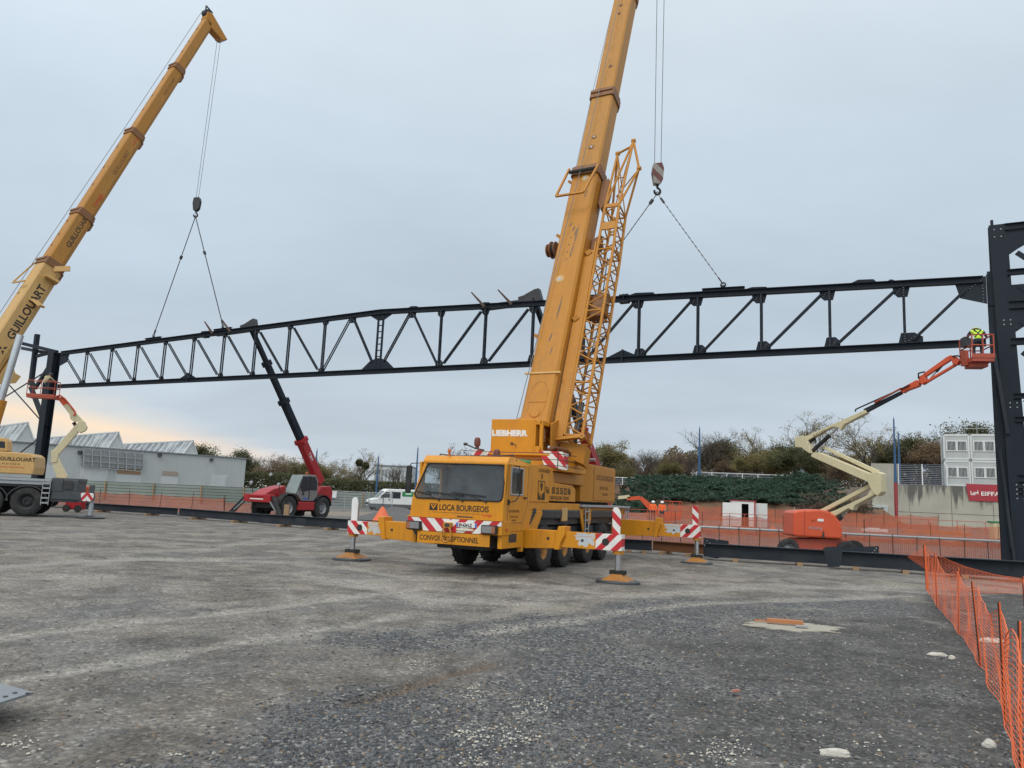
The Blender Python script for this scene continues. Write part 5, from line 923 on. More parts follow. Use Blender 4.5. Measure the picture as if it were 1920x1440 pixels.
# ------------------------------------------------------------------ telehandlers (x forward, y to its left, z up)
def telehandler(lab, loc, fwd, R0, Tp, full):
    rz = math.atan2(fwd[1], fwd[0]); t = thing('telehandler', lab, 'telehandler', loc, rz, 'red telehandlers steadying the truss'); t.scale = (1.12, 1.12, 1.12); WM[t.name] = WM[t.name] @ Matrix.Scale(1.12, 4); inv = WM[t.name].inverted()
    mb = MB(); mb.bx(-2.2, 2.4, -0.55, 0.55, 0.62, 1.25); mb.bx(-1.5, 1.5, -0.5, 0.5, 0.45, 0.7); mb.build('chassis', M_dk, t, bevel=0.03)
    mb = MB(); mb.prism([(-2.7, -.9, .95), (-1.3, -.9, .9), (-1.3, -.9, 1.6), (-1.6, -.9, 2.0), (-2.5, -.9, 2.05), (-2.75, -.9, 1.7)], (0, 1.7, 0)); mb.bx(-.75, .75, .55, 1.12, .55, 1.05); mb.bx(-1.3, 1.2, -1.15, -.35, .7, 1.75); mb.prism([(1.2, -.5, 1.0), (2.9, -.5, 1.05), (3.0, -.5, 1.35), (2.2, -.5, 1.72), (1.2, -.5, 1.95)], (0, 1.0, 0)); mb.build('body', M_red, t, bevel=0.04)
    for x, y, s in ((1.5, .93, 1), (1.5, -.93, -1), (-1.5, .93, 1), (-1.5, -.93, -1)): wheel(t, (x, y, .69), .69, .46, M_lgr, ax=(0, s, 0), lugs=26)
    for x in (1.5, -1.5):
        mb = MB()
        for y0 in (.7, -1.15):
            for i in range(7):
                a, b_ = rad(15 + 22 * i), rad(15 + 22 * (i + 1)); r = .78
                p = lambda q, yy, R: (x + R * math.cos(q), yy, .69 + R * math.sin(q))
                mb.hull8([p(a, y0, r), p(b_, y0, r), p(b_, y0 + .46, r), p(a, y0 + .46, r), p(a, y0, r + .03), p(b_, y0, r + .03), p(b_, y0 + .46, r + .03), p(a, y0 + .46, r + .03)])
        mb.build('mudguard', M_blk, t)
    gy_ = paint("warm_grey_door", (0.2, 0.185, 0.185), 0.45, dirt=0.2) if "warm_grey_door" not in MATS else MATS["warm_grey_door"]
    cb_ = MB(); cb_.prism([(-.62, .15, 1.1), (.45, .15, 1.1), (.85, .15, 1.45), (.62, .15, 2.0), (.35, .15, 2.62), (-.65, .15, 2.68), (-.95, .15, 2.3), (-.95, .15, 1.4)], (0, .95, 0)); cbo = cb_.build('cab', gy_, t, bevel=0.03)
    MB().prism([(.47, 1.105, 1.62), (.66, 1.105, 2.0), (.38, 1.105, 2.52), (-.12, 1.105, 2.55), (-.12, 1.105, 1.72)], (0, .012, 0)).build('door_window', M_wglass, cbo); MB().prism([(-.22, 1.105, 1.75), (-.22, 1.105, 2.55), (-.6, 1.105, 2.55), (-.82, 1.105, 2.25), (-.82, 1.105, 1.75)], (0, .012, 0)).build('rear_window', M_wglass, cbo)
    MB().prism([(.90, .2, 1.50), (.67, .2, 2.03), (.40, .2, 2.60), (.42, .2, 2.62), (.70, .2, 2.05), (.92, .2, 1.52)], (0, .86, 0)).build('windscreen', paint("pale_reflecting_glass", (0.25, 0.30, 0.30), 0.1) if "pale_reflecting_glass" not in MATS else MATS["pale_reflecting_glass"], cbo)
    mb = MB(); mb.tube((.75, 1.13, 1.7), (.42, 1.13, 2.6), .03); mb.tube((-.17, 1.12, 1.2), (-.17, 1.12, 2.6), .02); mb.bx(.3, .42, 1.105, 1.14, 1.45, 1.6); mb.build('cab_pillars', M_blk, cbo)
    MB().bx(-.1, .35, 1.108, 1.114, 1.2, 1.28).build('blue_badge', M_bink, cbo); MB().bx(-.55, -.3, 1.108, 1.114, 1.75, 1.95).build('red_sticker', M_org, cbo)
    MB().lathe([(.05, 0), (.07, .1), (.02, .16)], (-.4, .6, 2.68), (0, 0, 1), 10).build('beacon', M_lamp, cbo)
    mb = MB(); mb.bx(2.55, 2.95, -1.0, 1.0, .95, 1.4); hb_ = mb.build('front_frame', M_red, t, bevel=0.03); MB().bx(2.95, 2.97, -.5, .5, 1.10, 1.16).build('white_strip', M_wink, hb_)
    for s in (1, -1):
        mb = MB(); mb.beam((2.7, s * 1.0, 1.25), (3.0, s * 1.85, .25), .22, .22); mb.beam((2.9, s * 1.0, 1.0), (3.0, s * 1.7, .35), .08, .08, mi=1); mb.bx(2.75, 3.3, s * 1.85 - .25, s * 1.85 + .25, .0, .1); mb.bx(2.95, 3.1, s * 1.85 - .08, s * 1.85 + .08, .08, .35); mb.build('stabiliser', [M_blk, M_chr], t)
    for x, y, z0, z1 in ((2.5, -.95, 1.4, 2.05), (2.3, .95, 1.5, 2.0), (2.35, .35, 1.9, 2.55)):
        mb = MB(); mb.tube((x - .2, y, z0), (x, y, z1), .02); mb.build('lamp_arm', M_blk, t); MB().lathe([(.02, -.06), (.08, -.05), (.10, .05), (.001, .06)], (x, y, z1), (1, 0, 0.1), 12).build('work_lamp', M_lgr, t)
    P = inv @ V(R0); Q_ = inv @ V(Tp); a = (Q_ - P); L = a.length; a.normalize(); sv = a.cross(V((0, 0, 1))).normalized(); nb = sv.cross(a)
    nm = [(0, .30, .44, .54, M_red), (.30, .56, .35, .42, M_steel), (.56, .80, .28, .33, M_steel), (.80, 1.0, .22, .26, M_steel)]
    for i, (k0, k1, w_, h_, mt) in enumerate(nm):
        s_ = MB().beam(P + a * L * k0, P + a * L * k1, w_, h_, nb).build('boom_section', mt, t, bevel=0.02)
        if i == 0: text("1350", 0.36, P + a * L * .27 + sv * (-w_ / 2 - .004) + nb * 0.12, -a, -sv.cross(a), M_wink, s_, bold=0.01) if False else text("MRT", 0.30, P + a * L * .16 - sv * (w_ / 2 + .004) - nb * .12, -a * -1, -nb * -1, M_wink, s_)
        if i < 3: mb = MB(); mb.beam(P + a * (L * k1 - .2), P + a * (L * k1 + .1), w_ + .12, h_ + .12, nb); mb.beam(P + a * (L * k1 - .3) + sv * .0 - nb * .1, P + a * (L * k1 - .05) - sv * (w_ / 2 + .25) - nb * .2, .1, .12, nb); mb.build('boom_collar', M_red if i == 0 else M_steel, t)
    return t, P, a, L, sv, nb
def forks(t, E):      # E: end of boom, world
    mb = MB(); mb.beam(E - NN * .1, E - NN * .1 - DD * 3.1 + V((0, 0, -.12)), .35, .28); mb.beam(E + DD * .25 + V((0, 0, .0)), E + DD * .05 + V((0, 0, .62)), .38, .34, NN); mb.beam(E + V((0, 0, .35)), E - DD * .9 + V((0, 0, .15)), .3, .3, NN); mb.beam(E + DD * .05 + V((0, 0, .62)), E - DD * .55 + V((0, 0, .36)), .13, .18, NN); mb.build('carriage', M_dk, t, True)
    for s in (1.15, 2.75):
        p = E - DD * s - NN * .95; mb = MB(); mb.beam(p + DD * .3 + V((0, 0, -.3)), p - DD * .55 + V((0, 0, .55)), .14, .09, NN, w2=.06, h2=.05); mb.build('fork_tine', M_yeld2, t, True)
for px, py, gx_, gy_, lab in ((472, 618, -14.3, 53.3, 'red telehandler with black extended boom under the left half of the truss'), (1003, 566, 6.6, 47.2, 'second telehandler, its red and black boom rising behind the central crane')):
    E_ = PL(px, py, A0 + NN * .55, NN); R_w = PL(600, 905, (0, 55.2, 0), (0, 1, 0)) if px < 900 else PL(1118, 880, (0, 48.5, 0), (0, 1, 0)); f_ = V((E_.x - R_w.x, E_.y - R_w.y, 0)).normalized()
    base = V((R_w.x, R_w.y, 0)) + f_ * 2.75 - V((-f_.y, f_.x, 0)) * -.05
    t_, *_r = telehandler(lab, base, f_, R_w, E_, True); forks(t_, E_)
# ------------------------------------------------------------------ people
def person(lab, loc, rz, J, cloth, helmet=None, group=None, size=1.0, spread=1.0):
    """J: joints in metres (x right, y forward, z up). cloth: (torso, arms, legs, shoes, skin) materials"""
    t = thing('person', lab, 'person', loc, rz, group)
    names = list(J); idx = {n: i for i, n in enumerate(names)}
    ed = [('pelvis', 'waist'), ('waist', 'chest'), ('chest', 'neck'), ('neck', 'head'), ('head', 'crown')]
    for s in 'lr': ed += [('pelvis', s + 'hip'), (s + 'hip', s + 'knee'), (s + 'knee', s + 'ankle'), (s + 'ankle', s + 'toe'), ('chest', s + 'sho'), (s + 'sho', s + 'elb'), (s + 'elb', s + 'wri'), (s + 'wri', s + 'hand')]
    R = dict(pelvis=.15, waist=.145, chest=.16, neck=.06, head=.095, crown=.075, hip=.095, knee=.065, ankle=.05, toe=.045, sho=.075, elb=.052, wri=.036, hand=.035)
    me = bpy.data.meshes.new('body'); me.from_pydata([tuple(V(J[n]) * size) for n in names], [(idx[a], idx[b_]) for a, b_ in ed], [])
    o = bpy.data.objects.new('tmp', me); col.objects.link(o); sk = o.modifiers.new('s', 'SKIN'); o.modifiers.new('u', 'SUBSURF').levels = 1
    for n in names:
        k = n[1:] if n[1:] in R and n not in R else n; r = R[k] * size; me.skin_vertices[0].data[idx[n]].radius = (r, r * (.75 if n in ('chest', 'waist', 'pelvis') else 1)); me.skin_vertices[0].data[idx[n]].use_root = (n == 'pelvis')
    dg = bpy.context.evaluated_depsgraph_get(); dg.update(); bm_ = bpy.data.meshes.new_from_object(o.evaluated_get(dg)); bpy.data.objects.remove(o)
    bm_.name = 'body'; bm_.materials.clear()
    for m_ in cloth: bm_.materials.append(m_)
    seg = [('pelvis', 'waist', 0), ('waist', 'chest', 0), ('chest', 'neck', 0), ('neck', 'head', 4), ('head', 'crown', 4)]
    for s in 'lr': seg += [('pelvis', s + 'hip', 2), (s + 'hip', s + 'knee', 2), (s + 'knee', s + 'ankle', 2), (s + 'ankle', s + 'toe', 3), ('chest', s + 'sho', 0), (s + 'sho', s + 'elb', 1), (s + 'elb', s + 'wri', 1), (s + 'wri', s + 'hand', 4)]
    S_ = [(V(J[a]) * size, V(J[b_]) * size, m_) for a, b_, m_ in seg]
    for p in bm_.polygons:
        c = p.center; best = min(S_, key=lambda q: (c - (q[0] + (q[1] - q[0]) * max(0, min(1, (c - q[0]).dot(q[1] - q[0]) / max(1e-6, (q[1] - q[0]).length_squared))))).length); p.material_index = best[2]; p.use_smooth = True
    b = bpy.data.objects.new('body', bm_); col.objects.link(b); b.parent = t; WM[b.name] = WM[t.name].copy()
    h = V(J['head']) * size
    if helmet:
        d = (V(J['crown']) - V(J['head'])).normalized(); MB().lathe([(.001, .15), (.07, .14), (.115, .10), (.13, .04), (.135, .02), (.165, .015), (.165, .0), (.12, 0)], h - d * .02 * size, d, 16).build('helmet', helmet, t, smooth=True)
    return t
STAND = dict(pelvis=(0, 0, .95), waist=(0, 0, 1.12), chest=(0, .01, 1.35), neck=(0, .02, 1.50), head=(0, .05, 1.62), crown=(0, .05, 1.72),
             lhip=(-.10, 0, .90), lknee=(-.11, .04, .50), lankle=(-.12, 0, .09), ltoe=(-.13, .15, .05), rhip=(.10, 0, .90), rknee=(.12, .02, .50), rankle=(.13, -.02, .09), rtoe=(.14, .13, .05),
             lsho=(-.19, 0, 1.42), lelb=(-.25, .05, 1.15), lwri=(-.20, .25, 1.05), lhand=(-.18, .33, 1.04), rsho=(.19, 0, 1.42), relb=(.25, .02, 1.14), rwri=(.24, .18, .98), rhand=(.23, .25, .95))
# ------------------------------------------------------------------ boom lifts
def poly_plane(pts, P0, n, th, off=0.0): return [PL(x, y, V(P0) + V(n) * off, n) for x, y in pts], V(n) * th
def basket(parent, c, ux, uy, w, d, h, mat, matd):
    ux, uy = V(ux), V(uy); p = lambda a, b_, z: c + ux * a + uy * b_ + V((0, 0, z)); mb = MB()
    mb.hull8([p(-w / 2, -d / 2, -.12), p(w / 2, -d / 2, -.12), p(w / 2, d / 2, -.12), p(-w / 2, d / 2, -.12), p(-w / 2, -d / 2, 0.04), p(w / 2, -d / 2, .04), p(w / 2, d / 2, .04), p(-w / 2, d / 2, .04)]); mb.hull8([p(-w / 2 - .02, -d / 2 - .02, 0), p(w / 2 + .02, -d / 2 - .02, 0), p(w / 2 + .02, -d / 2, 0), p(-w / 2 - .02, -d / 2, 0), p(-w / 2 - .02, -d / 2 - .02, .16), p(w / 2 + .02, -d / 2 - .02, .16), p(w / 2 + .02, -d / 2, .16), p(-w / 2 - .02, -d / 2, .16)])
    mb.build('platform', matd, parent, True); mb = MB()
    for a, b_ in ((-1, -1), (1, -1), (1, 1), (-1, 1), (0, -1), (0, 1)): mb.tube(p(a * w / 2, b_ * d / 2, 0), p(a * w / 2, b_ * d / 2, h), .025)
    for z in (h, h * .55):
        q = [p(-w / 2, -d / 2, z), p(w / 2, -d / 2, z), p(w / 2, d / 2, z), p(-w / 2, d / 2, z), p(-w / 2, -d / 2, z)]; mb.path(q, .025)
    mb.build('guard_rail', mat, parent, True)
    mb = MB(); mb.hull8([p(-w / 2 - .1, -.2, h - .35), p(-w / 2 + .2, -.2, h - .35), p(-w / 2 + .2, .2, h - .35), p(-w / 2 - .1, .2, h - .35), p(-w / 2 - .1, -.2, h), p(-w / 2 + .2, -.2, h - .1), p(-w / 2 + .2, .2, h - .1), p(-w / 2 - .1, .2, h)]); mb.build('control_box', M_dk, parent, True)
# right: orange base, cream arms
JB = AtY(1535, 1038, 33.0); JB.z = 0
jl = thing('boom_lift', 'orange articulated boom lift with cream arms raising its basket to the right column', 'boom lift', JB)
JN = V((-.5, .866, 0)); JN = V((-5.9, -3.2, 0)).normalized() * -1; JN = V((math.sin(rad(54)), math.cos(rad(54)), 0))
JP = JB + V((0, 0, 0)); fn = V((.10, .995, 0)).normalized()
def jpoly(name, pts, mat, th, off=0.0, par=None, n=None, bevel=0.02):
    n = n or JN; a, v = poly_plane(pts, JP - n * th / 2, n, th, off); return MB().prism(a, v).build(name, mat, par or jl, True, bevel=bevel)
jpoly('hood', [(1488, 962), (1492, 957), (1535, 955), (1552, 958), (1566, 966), (1576, 978), (1580, 992), (1580, 1008), (1578, 1011), (1490, 1006), (1487, 1002)], M_org, 1.7, n=fn, bevel=0.12)
hood = kids(jl)[0] if kids(jl) else None
hood = [o for o in bpy.data.objects if o.name.startswith('hood')][0]
nf = -fn; rt = V((fn.y, -fn.x, 0))
def jt(s, size, px, py, mat, xs=1.0): text(s, size, PL(px, py, JP - fn * (.85 + .015), fn), rt, (0, 0, 1), mat, hood, xs=xs, world=True)
MB().beam(PL(1509, 957, JP - fn * .86, fn), PL(1509, 1007, JP - fn * .86, fn), .02, .015, fn).build('hood_gap', M_orgd, hood, True)
text_ok = jt("450AJ", 0.16, 1516, 992, M_lgr, 1.4); jt("JLG", 0.10, 1522, 977, M_ink); mb = MB(); a_ = PL(1533, 975, JP - fn * .862, fn); mb.beam(a_, a_ + rt * .24, .02, .10, (0, 0, 1)); mb.build('sticker', M_wht, hood, True)
MB().prism([PL(x, y, JP - fn * .862, fn) for x, y in ((1541, 1008), (1543, 998), (1545, 994), (1546, 1008))], -fn * .01).build('hood_vent', M_dk, hood, True)
jpoly('undercarriage', [(1492, 1010), (1590, 1010), (1588, 1030), (1500, 1032)], M_orgd, 1.2, n=fn)
for px, py, s in ((1478, 1022, -1), (1588, 1027, -1), (1486, 1021, 1), (1601, 1024, 1)):
    c = PL(px, py, JP + fn * (.82 * s), fn); inv = WM[jl.name].inverted(); wheel(jl, inv @ V((c.x, c.y, .42)), .43, .30, M_lgr, ax=fn * s, lugs=24)
jpoly('lower_arm', [(1556, 972), (1557, 960), (1565, 957), (1625, 929), (1640, 905), (1650, 922), (1602, 948), (1598, 957), (1590, 953), (1562, 970)], M_crm, .34)
jpoly('lower_link', [(1530, 958), (1540, 954), (1628, 908), (1632, 914), (1545, 960)], M_crm, .16, .25)
mb = MB(); mb.tube(PL(1572, 974, JP, JN), PL(1587, 961, JP, JN), .04, 8, mi=1); mb.tube(PL(1568, 978, JP, JN), PL(1579, 968, JP, JN), .09, 10); mb.build('lower_cylinder', [M_dk, M_chr], jl, True)
jpoly('elbow', [(1627, 888), (1644, 884), (1652, 888), (1652, 922), (1645, 930), (1636, 924), (1627, 905)], M_crm, .42)
jpoly('mid_arm', [(1522, 850), (1535, 848), (1640, 892), (1636, 905), (1625, 903), (1520, 856)], M_crm, .32)
jpoly('mid_link', [(1536, 838), (1545, 836), (1648, 883), (1644, 890)], M_crm, .14, .2)
jpoly('knuckle', [(1490, 819), (1511, 817), (1514, 828), (1521, 849), (1517, 850), (1506, 842), (1503, 839), (1490, 838)], M_crm, .40)
mbm = jpoly('main_boom', [(1512, 817), (1622, 768), (1625, 774), (1582, 796), (1576, 806), (1568, 800), (1558, 801), (1514, 826)], M_crm, .26)
text("JLG LIFT", 0.17, PL(1526, 820, JP - JN * (.134), JN), PL(1560, 805, JP, JN) - PL(1526, 820, JP, JN), V((0, 0, 1)) - (PL(1560, 805, JP, JN) - PL(1526, 820, JP, JN)).normalized() * (PL(1560, 805, JP, JN) - PL(1526, 820, JP, JN)).normalized().z, M_ink, mbm, world=True)
mb = MB(); mb.tube(PL(1521, 848, JP, JN), PL(1556, 816, JP, JN), .085, 10); mb.tube(PL(1556, 816, JP, JN), PL(1572, 802, JP, JN), .04, 8, mi=1); mb.tube(PL(1515, 832, JP, JN), PL(1528, 822, JP, JN), .07, 8); mb.build('lift_cylinder', [M_blk, M_chr], jl, True)
jpoly('telescopic_section', [(1618, 767), (1688, 733), (1690, 738), (1622, 774)], M_steelg, .18)
mb = MB(); q = lambda x, y, o_=-.16: PL(x, y, JP + JN * o_, JN); mb.path([q(1604, 772), q(1604, 768), q(1612, 764), q(1690, 729), q(1705, 722)], .03, 6); mb.build('hose_guide', M_blk, jl, True)
mb = MB(); mb.path([q(1640, 755), q(1690, 728)], .04, 6); mb.build('hose_cover', M_orgd, jl, True)
jpoly('fly_boom', [(1686, 730), (1696, 724), (1718, 712), (1724, 716), (1722, 724), (1700, 732), (1692, 737)], M_org, .22)
jpoly('jib_knuckle', [(1722, 706), (1732, 701), (1736, 716), (1728, 721), (1722, 716)], M_org, .26)
jpoly('jib_upper', [(1730, 701), (1776, 668), (1783, 666), (1784, 674), (1734, 707)], M_org, .14); jpoly('jib_lower', [(1730, 717), (1790, 681), (1793, 685), (1732, 721)], M_org, .12)
jpoly('jib_end', [(1780, 665), (1790, 668), (1798, 676), (1794, 684), (1786, 683)], M_org, .24)
mb = MB(); mb.tube(q(1756, 697, 0), q(1775, 675, 0), .05, 8); mb.tube(q(1745, 709, 0), q(1756, 697, 0), .025, 6, mi=1); mb.build('jib_cylinder', [M_blk, M_chr], jl, True)
mb = MB(); mb.path([q(1786, 668), q(1796, 667), q(1806, 672)], .03); mb.path([q(1722, 710), q(1722, 700), q(1734, 697)], .03); mb.build('hoses', M_blk, jl, True)
bc = PL(1832, 676, JP, JN); BDX = V((math.cos(rad(-10)), math.sin(rad(-10)), 0)); BDY = V((-BDX.y, BDX.x, 0))
basket(jl, bc, BDX, BDY, .72, 1.1, .86, M_orgd, M_orgd)
mb = MB(); mb.hull8([bc + BDX * a + BDY * b_ + V((0, 0, z)) for z in (-.28, -.10) for a, b_ in ((-.32, -.3), (.25, -.3), (.25, .3), (-.32, .3))]); mb.beam(bc + BDX * -.40 + V((0, 0, -.2)), bc + BDX * -.42 + V((0, 0, .35)), .12, .3); mb.build('basket_mount', M_orgd, jl, True)
BEND = dict(STAND); BEND.update(pelvis=(0, -.12, .80), waist=(0, -.06, .94), chest=(0, .10, 1.10), neck=(0, .22, 1.20), head=(.02, .32, 1.26), crown=(.03, .38, 1.33), lhip=(-.12, -.1, .76), rhip=(.12, -.1, .76), lknee=(-.14, .08, .42), rknee=(.14, .08, .42),
    lsho=(-.21, .10, 1.18), lelb=(-.30, .3, .98), lwri=(-.2, .5, .95), lhand=(-.17, .57, .96), rsho=(.21, .12, 1.18), relb=(.36, .3, 1.05), rwri=(.45, .48, .98), rhand=(.48, .54, .98))
sc_p = .92
person('worker in a yellow hi-vis vest bending over in the basket beside the right column', bc + V((0.06, 0.0, .04)), rad(-18), BEND, (M_vest, M_navy, M_navy, M_blk, M_skin), M_wht, size=sc_p)
hv = [o for o in bpy.data.objects if o.name == 'person'][0]
mb = MB()
for a, b_ in (((-.13, -.03, 1.22), (.13, -.17, .90)), ((.13, -.03, 1.22), (-.13, -.17, .90))): mb.beam(V(a) * sc_p, V(b_) * sc_p, .045, .02, (0, 1, 1))
mb.build('harness', M_navy, hv)
# left lift
LB = AtY(120, 915, 55.0); LB.z = 0
ll = thing('boom_lift', 'cream and red boom lift at the left column, its base hidden by the grey crane', 'boom lift', LB)
lp = LB; lnn = V((-.35, .94, 0)).normalized()
def lpoly(name, pts, mat, th, off=0.0): a, v = poly_plane(pts, lp - lnn * th / 2, lnn, th, off); return MB().prism(a, v).build(name, mat, ll, True, bevel=0.02)
lpoly('lower_arm', [(107, 898), (95, 862), (98, 852), (108, 856), (126, 893), (124, 898)], M_crm, .4); lpoly('elbow', [(95, 845), (104, 843), (110, 850), (106, 866), (97, 868)], M_crm, .5)
lpoly('mid_arm', [(100, 852), (98, 846), (142, 796), (152, 800), (150, 806), (107, 856)], M_crm, .35); lpoly('knuckle', [(142, 800), (147, 790), (158, 790), (163, 801), (160, 807), (150, 812), (144, 808)], M_crm, .45)
lpoly('main_boom', [(118, 761), (126, 757), (157, 790), (150, 797), (144, 790), (138, 790), (132, 786), (130, 776)], M_crm, .3); lpoly('fly_boom', [(108, 748), (116, 744), (128, 757), (120, 763)], M_org, .26)
lpoly('upper_jib', [(100, 742), (110, 741), (114, 750), (104, 750)], M_org, .3); mb = MB(); mb.path([PL(x, y, lp - lnn * .2, lnn) for x, y in ((104, 744), (112, 741), (122, 748), (138, 768), (142, 774), (138, 779))], .06); mb.build('hoses', M_org, ll, True)
mb = MB(); mb.tube(PL(138, 792, lp, lnn), PL(143, 800, lp, lnn), .12, 8); mb.build('lift_cylinder', M_blk, ll, True)
mb = MB(); mb.bx(LB.x - 1.4, LB.x + 1.6, LB.y - .9, LB.y + .9, .55, 1.55); mb.build('hood', M_org, ll, True, bevel=0.1)
for a in (-1.2, 1.3):
    for s in (1, -1): wheel(ll, (a, s * .85, .42), .43, .3, M_lgr, ax=(0, s, 0), lugs=0)
lbk = PL(80, 744, lp - lnn * .6, lnn); basket(ll, lbk, (.97, .1, 0), (-.1, .97, 0), 1.85, .8, 1.1, M_orgd, M_orgd)
LEAN = dict(STAND); LEAN.update(waist=(.04, 0, 1.1), chest=(.12, .03, 1.32), neck=(.2, .04, 1.46), head=(.26, .06, 1.57), crown=(.29, .07, 1.67), lelb=(-.1, .2, 1.15), lwri=(.1, .4, 1.1), lhand=(.15, .45, 1.1), relb=(.42, .15, 1.2), rwri=(.55, .3, 1.1), rhand=(.6, .34, 1.08), rsho=(.31, .02, 1.38), lsho=(-.06, .02, 1.40))
person('worker in a pale tan jacket and cap leaning in the left basket', lbk + V((.05, 0, .04)), rad(0), LEAN, (M_tan, M_tan, M_navy, M_blk, M_skin), M_dk)
# far orange lift beyond the fences
FB = AtY(1245, 1000, 62.0); FB.z = 0; fl = thing('boom_lift', 'far orange boom lift folded low beyond the nets, behind the central crane', 'boom lift', FB); fnn = V((0, 1, 0))
def fpoly(name, pts, mat, th): a, v = poly_plane(pts, FB - fnn * th / 2, fnn, th); return MB().prism(a, v).build(name, mat, fl, True)
fpoly('main_boom', [(1197, 934), (1204, 931), (1236, 957), (1232, 966), (1228, 968)], M_org, .3); fpoly('fly_boom', [(1176, 932), (1200, 930), (1200, 937), (1176, 938)], M_org, .4); fpoly('turntable', [(1240, 965), (1277, 965), (1277, 975), (1242, 978)], M_org, 1.6); fpoly('stowed_arm', [(1160, 930), (1180, 928), (1182, 934), (1160, 936)], M_crm, .4)
fbk = PL(1258, 965, FB, fnn); basket(fl, fbk, (1, 0, 0), (0, 1, 0), 1.5, .9, 1.05, M_org, M_org); mb = MB(); mb.path([PL(x, y, FB - fnn * .3, fnn) for x, y in ((1244, 950), (1244, 934), (1250, 932), (1256, 938))], .05); mb.build('hose_loop', M_dk, fl, True)
for px, lab in ((1224, 'left of two workers in orange vests and white helmets beside the far lift'), (1241, 'right of two workers in orange vests and white helmets, by the far basket')):
    p = AtY(px, 985, 60.5); p.z = .62; person(lab, p, rad(170), STAND, (M_vesto, M_vesto, M_navy, M_blk, M_skin), M_wht, 'workers by the far boom lift', size=.98)
# ------------------------------------------------------------------ raised ground beyond the nets, juniper bank
def zat(px, py, D): return AtY(px, py, D).z
def terrain(name, prof, xs, mat, lab, jit=0.0, step=1.2, wob=0.0):
    mb = MB(); r = random.Random(3); rows = []
    ys = [p[0] for p in prof]
    D = ys[0]
    yy = []
    while D < ys[-1]: yy.append(D); D += step if D < 110 else 10
    yy.append(ys[-1])
    def zp(d):
        for (a, za), (b_, zb) in zip(prof[:-1], prof[1:]):
            if a <= d <= b_: return za + (zb - za) * (d - a) / (b_ - a)
        return prof[-1][1]
    X = np.arange(xs[0], xs[1] + .1, step)
    for d in yy:
        row = []
        for x in X:
            e = min(1.0, max(0, (x - xs[0]) / 4)); z = zp(d) * e; z += (noise.noise(V((x * .4, d * .4, 3))) * jit) * (1 if zp(d) > .3 else 0)
            row.append(len(mb.v)); mb.v.append(V((x + wob * noise.noise(V((x * .3, d * .3, 9))), d, z - 0.05)))
        rows.append(row)
    for a, b_ in zip(rows[:-1], rows[1:]):
        for i in range(len(X) - 1): mb.f.append([a[i], a[i + 1], b_[i + 1], b_[i]]); mb.m.append(0)
    o = mb.build(name, mat, None, smooth=True, recalc=False); return tag(o, lab, kind='structure')
M_soil = paint("brown_soil", (0.155, 0.085, 0.05), 0.95, dirt=0.6, dcol=(0.09, 0.06, 0.04), scale=1.2, bump=0.6)
M_soil2 = paint("grey_brown_fill", (0.15, 0.12, 0.095), 0.95, dirt=0.5, dcol=(0.25, 0.22, 0.18), scale=0.8, bump=0.5)
terrain('earth_platform', [(56, 0), (58.5, .6), (73, .9), (74, 1.2)], (6.0, 60), M_soil2, 'levelled fill beyond the orange nets', .12)
terrain('earth_bank', [(73, .8), (76, 1.6), (79.5, 2.75), (92, 5.1), (140, 5.4)], (12.0, 38.6), M_soil, 'brown earth bank below the evergreen ground cover', .25)
terrain('plateau', [(86, 5.3), (170, 5.4)], (38.7, 110), M_soil2, 'level ground above the retaining wall', .1, step=2)
# evergreen ground cover: overlapping sprays
def leafmat(name, ca, cb, cc_=None, rough=0.75):
    m, nt, b, oc, o = _mat(name); oi = N(nt, 'ShaderNodeObjectInfo'); n_ = tnoise(nt, oc, 0.55, 4, 0.6); n2 = tnoise(nt, oc, 4.5, 3, 0.6)
    c = mix(nt, ramp(nt, n_, [(0.36, 0.0), (0.64, 1.0)]), ca, cb); c = mix(nt, ramp(nt, n2, [(0.4, 0.0), (0.75, 0.7)]), c, cc_ or cb)
    c = mix(nt, 1.0, c, ramp(nt, oi.outputs['Random'], [(0, 0.8), (1, 1.2)]), 'MULTIPLY'); nt.links.new(c, b.inputs['Base Color']); b.inputs['Roughness'].default_value = rough; b.inputs['Specular IOR Level'].default_value = 0.25
    tl = N(nt, 'ShaderNodeBsdfTranslucent'); nt.links.new(c, tl.inputs[0]); mx = N(nt, 'ShaderNodeMixShader'); mx.inputs[0].default_value = 0.25; nt.links.new(b.outputs[0], mx.inputs[1]); nt.links.new(tl.outputs[0], mx.inputs[2]); nt.links.new(mx.outputs[0], o.inputs[0]); return m
L_jun = leafmat("juniper_needles", (0.034, 0.066, 0.045), (0.058, 0.105, 0.072), (0.095, 0.145, 0.105))
L_dgr = leafmat("dark_green_leaves", (0.062, 0.078, 0.04), (0.10, 0.11, 0.055), (0.15, 0.13, 0.065))
L_olv = leafmat("olive_leaves", (0.125, 0.125, 0.055), (0.19, 0.165, 0.07), (0.23, 0.18, 0.075))
L_yel = leafmat("yellow_autumn_leaves", (0.22, 0.17, 0.07), (0.30, 0.23, 0.09), (0.16, 0.15, 0.06))
L_brn = leafmat("russet_leaves", (0.15, 0.105, 0.07), (0.20, 0.135, 0.08), (0.15, 0.125, 0.08))
L_twg = leafmat("dry_brown_leaves", (0.15, 0.118, 0.09), (0.19, 0.145, 0.105), (0.13, 0.105, 0.085))
L_ivy = leafmat("mistletoe_leaves", (0.05, 0.06, 0.022), (0.075, 0.08, 0.03))
M_bark = paint("grey_bark", (0.085, 0.072, 0.06), 0.9, dirt=0.4, scale=2); M_barkd = paint("dark_bark", (0.05, 0.042, 0.036), 0.9, dirt=0.4, scale=2)
